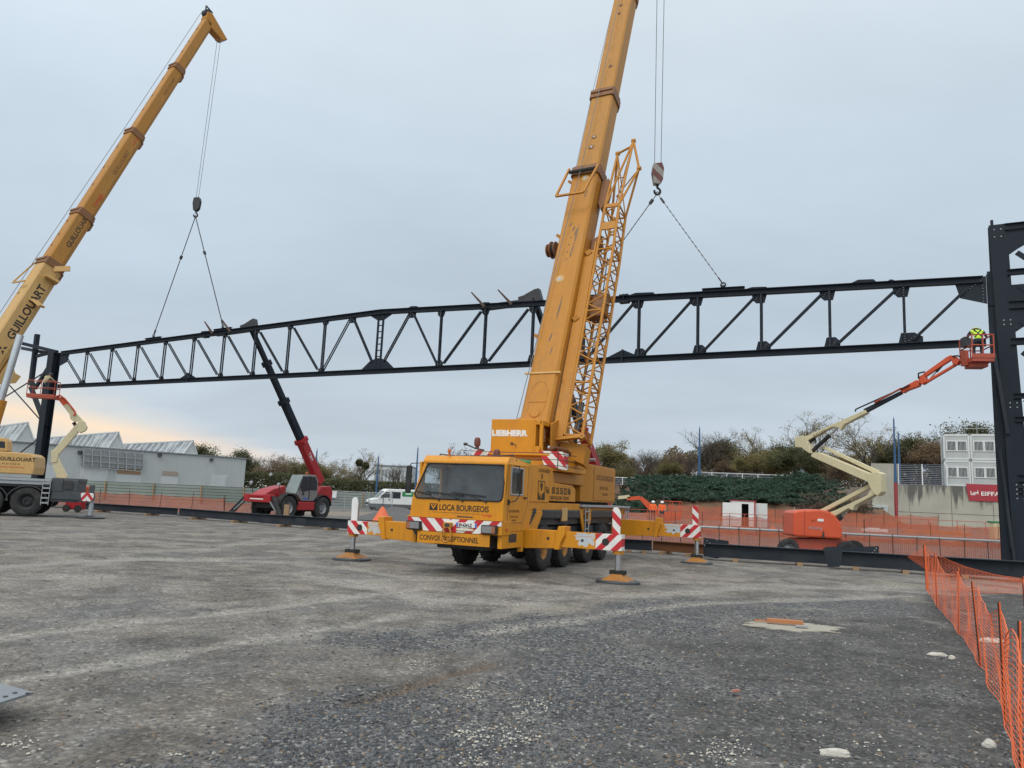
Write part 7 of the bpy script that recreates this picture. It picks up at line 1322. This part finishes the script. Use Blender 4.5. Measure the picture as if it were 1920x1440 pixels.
# ------------------------------------------------------------------ hoarding
HO = [(-62, 80), (-33, 84), (-22, 92), (-8, 97), (6, 97)]
hd_ = thing('hoarding', 'long ribbed grey-green hoarding with timber posts across the back of the yard at left', 'hoarding', (HO[0][0], HO[0][1], 0))
for (xa, ya), (xb, yb_) in zip(HO[:-1], HO[1:]):
    a, b_ = V((xa, ya, 0)), V((xb, yb_, 0)); n = max(1, int((b_ - a).length / 4.2))
    for i in range(n):
        p, q = a.lerp(b_, i / n), a.lerp(b_, (i + 1) / n); mb = MB()
        for k in range(6): z = .04 + k * .315; mb.beam(p + V((0, 0, z + .14)), q + V((0, 0, z + .14)), .03, .26); mb.beam(p + V((0, .03, z + .29)), q + V((0, .03, z + .29)), .02, .06, mi=1)
        mb.build('sheet', [M_hoard, M_dk], hd_, True); MB().beam(p + V((0, -.12, 0)), p + V((0, -.12, 1.98)), .14, .10, NN).build('post', M_wood, hd_, True)
for px, py, s in ((619, 921, .9),): p = AtY(px, 934, 93); MB().bx(p.x - .9, p.x + .9, 92.2, 92.25, 1.2, 2.0).build('notice', M_wht, hd_, True)
# ------------------------------------------------------------------ van
def van():
    p = AtY(733, 952, 92.0); t = thing('parked_van', 'white crew van with green sign and grey lower sills parked before the hoarding', 'van', (p.x, 92, 0), rad(180 + 27))
    # x forward, y left ; picture shows its left side
    pr = [(-2.85, .45), (2.55, .42), (2.85, .55), (2.92, .95), (2.75, 1.22), (1.95, 1.42), (1.15, 2.28), (.75, 2.52), (-2.75, 2.55), (-2.9, 2.4)]
    body = MB().prism([(x, -.98, z) for x, z in pr], (0, 1.96, 0)).build('body', M_wht, t, bevel=.08)
    MB().bx(-2.87, 2.90, -1.0, 1.0, .38, .78).build('sill', paint("grey_plastic", (0.10, 0.105, 0.11), .6), t, bevel=.03)
    MB().prism([(1.92, -.85, 1.46), (1.92, .85, 1.46), (1.20, .78, 2.25), (1.20, -.78, 2.25)], (.03, 0, .02)).build('windscreen', paint("van_glass", (0.10, 0.12, 0.13), .1), t)
    for s in (1, -1):
        y = .99 * s
        MB().prism([(1.72, y, 1.50), (1.12, y, 2.15), (.55, y, 2.15), (.55, y, 1.5)], (0, .01 * s, 0)).build('side_window', M_wglass, t); MB().bx(-.75, .35, min(y, y + .01 * s), max(y, y + .01 * s), 1.45, 2.2).build('side_window', M_wglass, t)
    MB().bx(-2.7, -.95, .985, 1.0, 1.72, 2.28).build('green_sign', M_green, t); MB().bx(-2.1, -1.35, 1.0, 1.006, 1.96, 2.1).build('sign_lettering', M_wink, t)
    for x in (2.0, -1.75):
        for s in (1, -1): wheel(t, (x, .86 * s, .36), .36, .24, M_lgr, ax=(0, s, 0), lugs=0)
    MB().bx(2.86, 2.95, -.75, .75, .62, .92).build('grille', M_blk, t, bevel=.02)
    for s in (.72, -.72): MB().bx(2.72, 2.9, s - .2, s + .2, 1.0, 1.18).build('headlight', M_lgr, t, bevel=.03)
    MB().bx(2.95, 2.97, -.3, .3, .50, .62).build('number_plate', M_wht, t)
    for s in (1, -1): MB().bx(1.45, 1.6, s * 1.0 - .02 if s > 0 else -1.22, s * 1.0 + .22 if s > 0 else -1.0, 1.45, 1.8).build('wing_mirror', M_blk, t, bevel=.02)
    mb = MB(); mb.bx(.45, .47, .995, 1.002, .8, 2.3); mb.bx(1.3, 1.32, .995, 1.002, .8, 1.5); mb.bx(.55, .7, .995, 1.03, 1.2, 1.35); mb.build('door_gap', M_dk, t)
van()
# red stacked barriers right of the van
for i, px in enumerate((762, 772)):
    p = AtY(px, 953, 95); t = thing('barrier_stack', ('left' if i == 0 else 'right') + ' half of the red plastic barrier stack beside the white van', 'barrier', (p.x, 95, 0), 0, 'red barriers beside the van')
    for k in range(3): MB().bx(-.35, .35, -.4 + k * .3, -.2 + k * .3, 0, 1.35).build('barrier', M_red, t, bevel=.03)
    mb = MB()
    for k in range(5): mb.bx(-.30, .30, -.42, -.40, .15 + k * .25, .2 + k * .25)
    mb.build('slots', M_dk, t)
# orange net cone, gravel heap
p = AtY(716, 975, 48.5); t = thing('net_cone', 'orange netting draped to a cone over a stake, left of the central crane', 'netting', (p.x, 48.5, 0)); MB().lathe([(.8, 0), (.62, .25), (.40, .6), (.2, .95), (.05, 1.15)], (0, 0, 0), (0, 0, 1), 14).build('net', paint("dense_orange_net", (0.8, 0.17, 0.07), .6), t); MB().tube((0, 0, 0), (0, 0, 1.7), .02).build('stake', M_rebar, t)
def mound(name, lab, c, rx, ry, h, mat, seed, cat=None, kind=None):
    mb = MB(); n, k = 36, 12; r = random.Random(seed)
    for j in range(k + 1):
        f = j / k
        for i in range(n): a = 2 * math.pi * i / n; w_ = 1 + .18 * noise.noise(V((math.cos(a) * 1.5, math.sin(a) * 1.5, seed))); q = (c[0] + rx * f * w_ * math.cos(a), c[1] + ry * f * w_ * math.sin(a)); mb.v.append(V((*q, h * (1 - f) ** 1.1 + .25 * h * noise.noise(V((q[0] * 1.3, q[1] * 1.3, seed))) * (1 - f) - .06)))
    for j in range(k):
        for i in range(n): mb.f.append([j * n + i, j * n + (i + 1) % n, (j + 1) * n + (i + 1) % n, (j + 1) * n + i]); mb.m.append(0)
    o = mb.build(name, mat, None, smooth=True, recalc=False); return tag(o, lab, cat, kind=kind)
c = AtY(750, 978, 58); mound('gravel_heap', 'grey heap of crushed stone behind the left outrigger of the central crane', (c.x, 58), 4.5, 2.5, 1.1, paint("heap_gravel", (0.12, 0.122, 0.125), .9, dirt=.5, scale=3, bump=.9), 4, 'gravel heap')
c = AtY(640, 960, 66); mound('soil_heap', 'low spread of pale soil between telehandler and van', (c.x + 4, 70), 14, 5, .35, paint("pale_soil", (0.22, 0.19, 0.15), .95, dirt=.5, scale=1, bump=.5), 6, 'soil heap')
# ------------------------------------------------------------------ long steel members lying on the ground
def laid(px0, py0, px1, py1, h, w_, lab, mat=M_steelg, rustf=None, zoff=.10):
    a, b_ = G(px0, py0), G(px1, py1); t = thing('steel_girder', lab, 'steel girder', a.lerp(b_, .5), 0, 'steel girders laid along the ground'); d = (b_ - a).normalized(); z = V((0, 0, zoff + h / 2)); MB().ibeam(a + z, b_ + z, w_, h, .025).build('section', mat, t, True)
    n = max(2, int((b_ - a).length / 3)); sd = d.cross(V((0, 0, 1)))
    for i in range(n): c = a.lerp(b_, (i + .5) / n); MB().beam(c - sd * .5 + V((0, 0, .04)), c + sd * .5 + V((0, 0, .04)), .2, .12).build('timber_bearer', M_wood, t, True)
    return t, a, b_, d
laid(150, 957, 332, 969, .42, .3, 'dark girder on the ground, leftmost, behind the grey crane'); laid(335, 970, 490, 983, .45, .3, 'dark girder on the ground below the left sling'); t3 = laid(490, 984, 668, 996, .48, .3, 'dark girder on the ground before the red telehandler'); laid(672, 996, 900, 1010, .48, .3, 'dark girder on the ground behind the left outrigger and cab')
laid(1165, 1034, 1222, 1037, .42, .3, 'short dark girder end just right of the crane wheels'); laid(1224, 1036, 1322, 1044, .40, .3, 'rusty brown girder stretch behind the rear outrigger', M_rust); laid(1322, 1048, 1560, 1063, .50, .35, 'dark girder on the ground left of the folded plates'); t7 = laid(1560, 1064, 1745, 1077, .52, .35, 'dark girder on the ground right of the folded plates'); laid(1745, 1078, 1990, 1094, .55, .5, 'thick dark girder at the foot of the right column')
def plate2(gx, gy, poly, lab, bolts, off=-.35):
    a = G(gx, gy) + NN * off; t = thing('steel_plate', lab, 'steel plate', a, 0); o = MB().prism([PL(x, y, a, NN) for x, y in poly], NN * .03).build('plate', M_steelg, t, True); mb = MB()
    for x, y in bolts: p = PL(x, y, a, NN); mb.tube(p - NN * .02, p, .022, 6)
    if bolts: mb.build('bolts', M_bolt, o, True)
plate2(1340, 1047, [(1319, 1008), (1366, 1014), (1366, 1040), (1345, 1047), (1319, 1043)], 'upright dark splice plate with bolts beside the rear outrigger', [(1326, 1014), (1331, 1018), (1344, 1012), (1353, 1025), (1358, 1021), (1321, 1022), (1324, 1026)])
plate2(1572, 1066, [(1543, 1028), (1552, 1025), (1580, 1025), (1578, 1055), (1574, 1063), (1552, 1063), (1548, 1050)], 'shield-shaped dark gusset plate before the boom lift wheels', [])
plate2(1615, 1064, [(1580, 1026), (1648, 1024), (1648, 1048), (1582, 1046)], 'wide dark splice plate right of the shield-shaped one', [(1590 + i * 5, 1053 + i * .3) for i in range(5)] + [(1622 + i * 5, 1055 + i * .3) for i in range(5)] + [(1640, 1032), (1636, 1036), (1643, 1028), (1632, 1040)])
plate2(565, 990, [(555, 971), (573, 973), (573, 984), (555, 983)], 'small dark plate upright on the girder before the telehandler', [])
for gx, gy, w_, h_, lab in ((587, 985, 1.0, .35, 'timber block by the telehandler rear wheel'), (536, 974, .3, 1.0, 'upright timber post before the telehandler front wheel')):
    p = G(gx, gy + 3); tag(MB().bx(-w_ / 2, w_ / 2, -.15, .15, 0, h_).build('timber_block', M_wood, None, bevel=.01), lab, 'timber').location = p
p = G(601, 972); tag(MB().lathe([(.001, 0), (.35, 0), (.38, .5), (.33, .5), (.3, .1)], (0, 0, 0), (0, 0, 1), 14).build('white_tub', M_wht, None), 'white plastic tub behind the telehandler rear wheel', 'tub').location = p
# ------------------------------------------------------------------ orange net fences in the middle distance
def gl(px, py): p = G(px, py); return (p.x, p.y)
fencerun('net_fence', 'orange net fence with handrail running from the crane to the right column', 'net fence', gl(1168, 1022), gl(1500, 1040), 1.02, 9, M_rebar, M_net, postr=.018, ph=1.15, lean=.04)
fencerun('net_fence', 'orange net fence with handrail behind the orange boom lift', 'net fence', gl(1500, 1041), gl(1900, 1061), 1.02, 9, M_rebar, M_net, postr=.018, ph=1.1, lean=.04)
a, b_ = V((*gl(1150, 1021), 1.05)), V((*gl(1930, 1063), 1.05)); rl_ = thing('handrail_pipe', 'long grey pipe laid as handrail along the top of the orange nets', 'pipe', a); MB().tube(a, b_, .055, 10).build('pipe', M_lgr, rl_, True)
fencerun('net_fence', 'second row of orange net in front of the shed and far lift', 'net fence', (8.5, 57), (26, 56.5), 1.45, 9, M_rebar, M_net, z0=.05, postr=.02, lean=.05, ph=1.6)
fencerun('net_fence', 'second row of orange net along the foot of the retaining wall', 'net fence', (26, 56.5), (47, 55), 1.5, 9, M_rebar, M_net, z0=.05, postr=.02, lean=.05, ph=1.6)
fencerun('net_fence', 'third row of orange net at the foot of the earth bank', 'net fence', (15, 72.5), (40, 72), 1.3, 10, M_rebar, M_net, z0=.85, postr=.025, lean=.06, ph=1.5)
fencerun('guard_railing', 'red-brown tube railing beyond the nets behind the rear outrigger', 'railing', (9, 60), (24, 60), 1.0, 8, M_orgd, None, z0=.6, rails=(1.0, .55), postr=.03)
fencerun('guard_railing', 'red-brown tube railing beyond the nets before the retaining wall', 'railing', (31, 66), (48, 66), 1.2, 7, M_orgd, None, z0=.6, rails=(1.2, .65), postr=.03, lean=.0)
fencerun('net_fence', 'long orange net across the back of the yard below the hoarding', 'net fence', (-41, 62), (-19.5, 54), 1.15, 8, M_rebar, M_net, postr=.02, lean=.08, ph=1.4)
fencerun('net_fence', 'sagging orange net left of the telehandler front', 'net fence', (-19.5, 54), (-14.5, 56), .9, 3, M_rebar, M_net, postr=.02, lean=.12, ph=1.2)
fencerun('site_fence', 'grey welded mesh site fence before the white van', 'fence', (-20, 84), (-12.2, 83), 2.0, 3, M_lgr, M_mesh, postr=.03, rails=(2.0,))
# timbers on the net line
for px, py, L, lab, mt in ((1755, 1000, 5.5, 'long pale timber lying beyond the nets before the wall', M_woodo), (1640, 1003, 2.0, 'small stack of white boards beyond the nets', M_wht)):
    p = AtY(px, 990, 63); tag(MB().bx(-L / 2, L / 2, -.15, .15, 0, .22).bx(-L / 2 + .6, L / 2 - .5, .2, .5, 0, .3).build('timber_stack', mt, None), lab, 'timber').location = (p.x, 63, .65)
# white shed with red trim
p = AtY(1395, 985, 62); sh_ = thing('site_shed', 'small white shed with red trim and open dark doorway beyond the nets', 'shed', (p.x, 62, .6), rad(-12))
w2 = 2.05
mb = MB(); mb.bx(-1.0, -.25, -.8, -.74, 0, 2.0); mb.bx(.28, .75, -.8, -.74, 0, 2.0); mb.bx(-.25, .28, -.8, -.74, 1.8, 2.0); mb.bx(-1.0, -.94, -.74, 1.2, 0, 2.0); mb.bx(.69, .75, -.74, 1.2, 0, 2.0); mb.bx(-1.0, .75, 1.14, 1.2, 0, 2.0); mb.build('wall', M_wht, sh_); MB().bx(-1.7, -1.0, -.82, -.78, 0, 1.85).build('open_door', M_wht, sh_); MB().bx(.75, 1.75, -.3, -.25, 0, 1.9).build('open_door', M_cnt, sh_)
MB().bx(-1.05, .85, -.85, 1.25, 2.0, 2.08).build('roof', M_rdp, sh_); MB().bx(.70, .80, -.84, -.80, 0, 2.0).build('corner_trim', M_red, sh_); MB().bx(-1.0, .8, -.84, -.80, -.06, .04).build('base_trim', M_red, sh_); MB().bx(-.95, .7, -.7, 1.1, 0, .03).build('floor', M_dk, sh_)
MB().bx(-.93, .68, 1.0, 1.1, 0, 1.95).build('inner_wall', M_dk, sh_)
p = AtY(1490, 975, 55.5); nb_ = thing('notice_board', 'white notice board on the nets left of the orange lift hood', 'notice', (p.x, 55.5, 0)); MB().bx(-.35, .35, 0, .03, 1.15, 1.75).build('board', M_wht, nb_); MB().tube((0, .03, 0), (0, .03, 2.3), .03).build('post', M_lgr, nb_); MB().bx(-.08, .08, -.005, 0, 1.4, 1.55).build('red_mark', M_rink, nb_)
c = AtY(1425, 992, 58); mound('orange_heap', 'small heap of folded orange netting beyond the nets right of the shed', (c.x + 1.5, 59.5), .9, .5, .8, paint("folded_net", (0.85, 0.2, 0.04), .6), 14, 'netting heap')
p = AtY(1868, 985, 60); gb = thing('green_lidded_bin', 'pale bin with green lid left of the dark column foot', 'bin', (p.x, 60, .5)); MB().hull8([(-.35, -.3, 0), (.35, -.3, 0), (.35, .3, 0), (-.35, .3, 0), (-.42, -.36, 1.3), (.42, -.36, 1.3), (.42, .36, 1.3), (-.42, .36, 1.3)]).build('bin_body', M_crm, gb, bevel=.03); MB().bx(-.47, .47, -.42, .42, 1.3, 1.42).build('lid', M_green, gb, bevel=.02)
# orange blower and rags behind the left crane
p = G(140, 960); t = thing('red_machine', 'small red machine half hidden behind the grey outrigger', 'machine', p); MB().bx(-.5, .5, -.3, .3, .15, .8).build('casing', M_red, t, bevel=.08); mb = MB(); mb.lathe([(.02, -.05), (.22, -.05), (.22, .05), (.02, .05)], (-.35, -.34, .22), (0, 1, 0), 12); mb.build('wheel', M_blk, t); MB().lathe([(.02, -.05), (.22, -.05), (.22, .05), (.02, .05)], (.35, -.34, .22), (0, 1, 0), 12).build('wheel', M_blk, t)
# ------------------------------------------------------------------ foreground netting fence with real strands
def drape(name, lab, base, hs, seed, parent_posts, cell=(.13, .055), bunch=None, sagk=.17, thick=.0056):
    """base: list of (x, y) along the foot; hs: height at each; posts at the listed indices"""
    r = random.Random(seed); P = [V((*b_, 0)) for b_ in base]; L = [0.0]
    for a, b_ in zip(P[:-1], P[1:]): L.append(L[-1] + (b_ - a).length)
    n = int(L[-1] / cell[0]); k = int(max(hs) / cell[1]); mb = MB()
    for i in range(n + 1):
        s = L[-1] * i / n; j = max(q for q in range(len(L)) if L[q] <= s + 1e-6); j = min(j, len(P) - 2); f = (s - L[j]) / (L[j + 1] - L[j]); c = P[j].lerp(P[j + 1], f); h = hs[j] * (1 - f) + hs[j + 1] * f
        d = (P[j + 1] - P[j]).normalized(); nn_ = V((-d.y, d.x, 0)); sag = math.sin(math.pi * f) * sagk * (1 + .3 * math.sin(j * 2.3)); lift_ = math.sin(math.pi * f) * .04
        for q in range(k + 1):
            g_ = q / k; z = lift_ + (h - sag * g_ ** 1.5 - lift_) * g_ - (.02 * noise.noise(V((s * 3, g_ * 4, seed)))); w_ = .06 * noise.noise(V((s * 1.0, g_ * 1.2, seed + 5))) + .012 * noise.noise(V((s * 3.0, g_ * 4, seed + 9)))
            mb.v.append(c + nn_ * w_ + d * (.03 * noise.noise(V((s * 2, g_ * 3, seed + 2)))) + V((0, 0, z)))
    g_v = mb.v; mb2 = MB()
    for q in range(k + 1):
        for i in range(n): mb2.tube(g_v[i * (k + 1) + q], g_v[(i + 1) * (k + 1) + q], thick * (.62 if 0 < q < k else 1.0), 4, caps=False)
    for i in range(n + 1):
        for q in range(k): mb2.tube(g_v[i * (k + 1) + q], g_v[i * (k + 1) + q + 1], thick * .34, 3, caps=False)
    t = thing(name, lab, 'net fence', P[0]); o = mb2.build('netting', M_netn, t, True, recalc=False)
    for j in parent_posts:
        p = P[j]; tp_ = p + V((r.uniform(-.05, .05), r.uniform(-.05, .05), hs[j] * 1.06)); MB().tube(p - V((0, 0, .1)), tp_, .009, 8).build('rebar_stake', M_rebar, t, True)
        d = (P[min(j + 1, len(P) - 1)] - P[max(j - 1, 0)]).normalized(); b2_ = MB()      # net gathered on the stake: thick folded strip
        n2 = 16
        for e_ in range(5):
            o_ = (e_ - 2) * .012 + .03; pts_ = [p.lerp(tp_, q / n2) + d * (o_ + .010 * noise.noise(V((q * .7, e_, j)))) + V((0, -.02, 0)) for q in range(n2 + 1)]; b2_.path(pts_, .0055, 4)
        b2_.build('gathered_fold', M_netn, t, True)
    return t
F1 = [gl(1737, 1106), gl(1757, 1138), gl(1797, 1186), (*[x for x in gl(1838, 1248)],), gl(1884, 1352), gl(1912, 1452), gl(1960, 1640)]
drape('orange_net_fence', 'orange plastic net fence on rusty stakes running along the right foreground', F1, [1.15, 1.12, 1.05, 1.05, 1.08, 1.1, 1.1], 3, [0, 1, 2, 3, 4, 5])
F2 = [gl(1737, 1105), gl(1850, 1112), gl(1990, 1118)]
drape('orange_net_fence', 'low sagging orange net before the foot of the right column', F2, [1.12, .55, .5], 8, [0], cell=(.10, .06), sagk=.08)
F3 = [gl(1925, 1205), gl(1945, 1290), gl(1990, 1400)]
drape('orange_net_fence', 'crumpled orange net on its own stake at the right picture edge', F3, [1.0, .9, .9], 12, [0])
fl0 = G(1737, 1106); fp = [fl0 + V((0, 0, 1.15)), fl0 + V((-.42, .12, .86)), fl0 + V((-.05, 0, .62)), fl0 + V((0, 0, .55))]; mb = MB()
for q in range(11):
    f = q / 10; a, b_ = fp[0].lerp(fp[1], f), fp[0].lerp(fp[3], f); mb.tube(a, b_, .004, 4, caps=False); a, b_ = fp[0].lerp(fp[3], f), fp[1].lerp(fp[2], f); mb.tube(a, b_, .003, 4, caps=False)
t = thing('net_flap', 'loose flap of orange net hanging left of the first stake', 'netting', fl0); mb.build('netting', M_netn, t, True, recalc=False)
# ------------------------------------------------------------------ small things on the ground
def rock(name, lab, px, py, sx, sy, sz, mat, seed, rz=0.0, grp=None):
    mb = MB(); n, k = 14, 8
    for j in range(k + 1):
        t = math.pi * j / k
        for i in range(n): a = 2 * math.pi * i / n; d = V((math.sin(t) * math.cos(a), math.sin(t) * math.sin(a), math.cos(t))); f = 1 + .30 * noise.noise(d * 1.6 + V((seed, 0, 0))) + .12 * noise.noise(d * 5 + V((seed, 2, 0))); mb.v.append(V((d.x * sx * f, d.y * sy * f, d.z * sz * f)))
    for j in range(k):
        for i in range(n): mb.f.append([j * n + i, j * n + (i + 1) % n, (j + 1) * n + (i + 1) % n, (j + 1) * n + i]); mb.m.append(0)
    o = mb.build(name, mat, None, recalc=False); p = G(px, py); o.location = (p.x, p.y, sz * .35 + float(ground_h(np.array([p.x]), np.array([p.y]))[0])); o.rotation_euler = (0, 0, rz); return tag(o, lab, 'stone', grp)
rock('stone', 'long pale rounded stone near the lower right corner', 1565, 1416, .135, .042, .04, M_stone, 3, rad(-8)); rock('stone', 'pale angular stone between the net fence and the bottom right corner', 1855, 1396, .055, .05, .05, M_stone, 8); rock('stone', 'long pale stone left of the net fence', 1758, 1226, .15, .05, .035, M_stone, 12, rad(-6)); rock('stone', 'small pale stone beside the long one left of the net', 1785, 1232, .05, .04, .04, M_stone, 15); rock('stone', 'broad white stone behind the net fence strands', 1858, 1202, .22, .12, .04, M_stone, 18)
rr3 = random.Random(17)
# crushed white plaster crumbs (uncountable)
crumb = MB(); 
for cx_, cy_, sx, sy, n in ((950, 1375, 40, 22, 200), (1000, 1315, 30, 16, 110), (690, 1375, 1, 1, 0), (880, 1375, 30, 14, 120), (885, 1290, 16, 8, 60), (790, 1238, 26, 9, 70), (1360, 1405, 40, 22, 160), (890, 1425, 28, 12, 90), (40, 1392, 26, 12, 60), (330, 1412, 20, 8, 20), (940, 1125, 34, 9, 60), (815, 1132, 18, 5, 40), (1170, 1190, 22, 6, 20), (1850, 1262, 40, 14, 60), (1700, 1180, 70, 22, 80), (1640, 1400, 60, 24, 40)):
    for i in range(int(n * .7)):
        x, y = rr3.gauss(cx_, sx * .75), rr3.gauss(cy_, sy * .75)
        if y > 1436: continue
        p = G(x, y); s = rr3.uniform(.004, .015) * (1.6 if rr3.random() < .12 else 1); h_ = float(ground_h(np.array([p.x]), np.array([p.y]))[0]); c_ = V((p.x, p.y, h_ + s * .5)); d = [V((rr3.uniform(.6, 1.2) * a * s, rr3.uniform(.6, 1.2) * b_ * s, rr3.uniform(.5, 1) * z * s)) for a, b_, z in ((1, 0, 0), (0, 1, 0), (-1, 0, 0), (0, -1, 0), (.1, .1, .9), (0, 0, -.5))]
        crumb.add([c_ + q for q in d], [(0, 1, 4), (1, 2, 4), (2, 3, 4), (3, 0, 4), (1, 0, 5), (2, 1, 5), (3, 2, 5), (0, 3, 5)])
tag(crumb.build('plaster_crumbs', paint('chalk_crumb', (0.50, 0.48, 0.42), .9, dirt=.5, scale=6), None, recalc=False), 'scattered white crumbs of plaster and chalk on the gravel', kind='stuff')
# mortar patch with timber
c = G(1480, 1174); mb = MB(); K = 48; pts = []
for i in range(K): a = 2 * math.pi * i / K; f = 1 + .45 * noise.noise(V((math.cos(a) * 3, math.sin(a) * 3, 4))); pts.append(V((c.x + .78 * f * math.cos(a) + (.12 if i % 3 else 0), c.y + .50 * f * math.sin(a), -.012)))
mb.prism(pts, (0, 0, .016)); tag(mb.build('mortar_patch', M_conc, None), 'flat cream mortar patch on the gravel carrying a timber offcut', 'mortar patch')
p = G(1472, 1172); o = MB().bx(-.30, .30, -.045, .045, 0, .07).build('timber_offcut', M_woodo, None, bevel=.006); o.location = (p.x, p.y, .025); o.rotation_euler = (0, 0, rad(-14)); tag(o, 'orange-brown timber offcut lying on the cream mortar patch', 'timber')
p = G(1503, 1178); o = MB().bx(-.10, .10, -.05, .05, 0, .02).build('steel_offcut', M_lgr, None); o.location = (p.x, p.y, .025); o.rotation_euler = (0, 0, rad(-10)); tag(o, 'small grey metal offcut beside the timber on the mortar patch', 'metal offcut')
p = G(1430, 1168); o = MB().bx(-.14, .14, -.02, .02, 0, .025).build('timber_batten', M_woodo, None); o.location = (p.x, p.y, .025); o.rotation_euler = (0, 0, rad(-12)); tag(o, 'thin batten left of the timber on the mortar patch', 'timber')
p = G(1380, 1298); o = MB().bx(-.05, .05, -.012, .012, 0, .03).build('brick_chip', paint("brick_pink", (0.42, 0.2, 0.16), .8), None, bevel=.004); o.location = (p.x, p.y, 0); o.rotation_euler = (0, 0, .4); tag(o, 'small pinkish brick chip on the gravel at lower right centre', 'brick chip')
# steel plate at the lower left corner, raised, with a dark block added below for its shadow
a = G(62, 1302, .18); b_ = G(0, 1286, .18); c2 = G(-140, 1285, .18); d2 = G(-140, 1350, .18); e2_ = G(0, 1322, .18)
t = thing('steel_base_plate', 'grey steel base plate with bolt holes raised off the ground at the left edge', 'steel plate', G(-40, 1320)); pl_ = MB().prism([a, b_, c2, d2, e2_], (0, 0, .02)).build('plate', paint("galvanised_plate", (0.23, 0.26, 0.28), .4, dirt=.4, metal=.2, scale=2), t, True)
for x, y in ((28, 1299), (10, 1306), (52, 1300)): p = G(x, y, .202); MB().tube(p, p + V((0, 0, .004)), .018, 10).build('bolt_hole', M_dk, pl_, True)
mb = MB(); p = G(-70, 1340); MB().bx(p.x - .5, p.x + .1, p.y - .15, p.y + .15, 0, .18).build('shadow_block', M_dk, t, True)  # no real support: dark block painted in as the shade under the plate
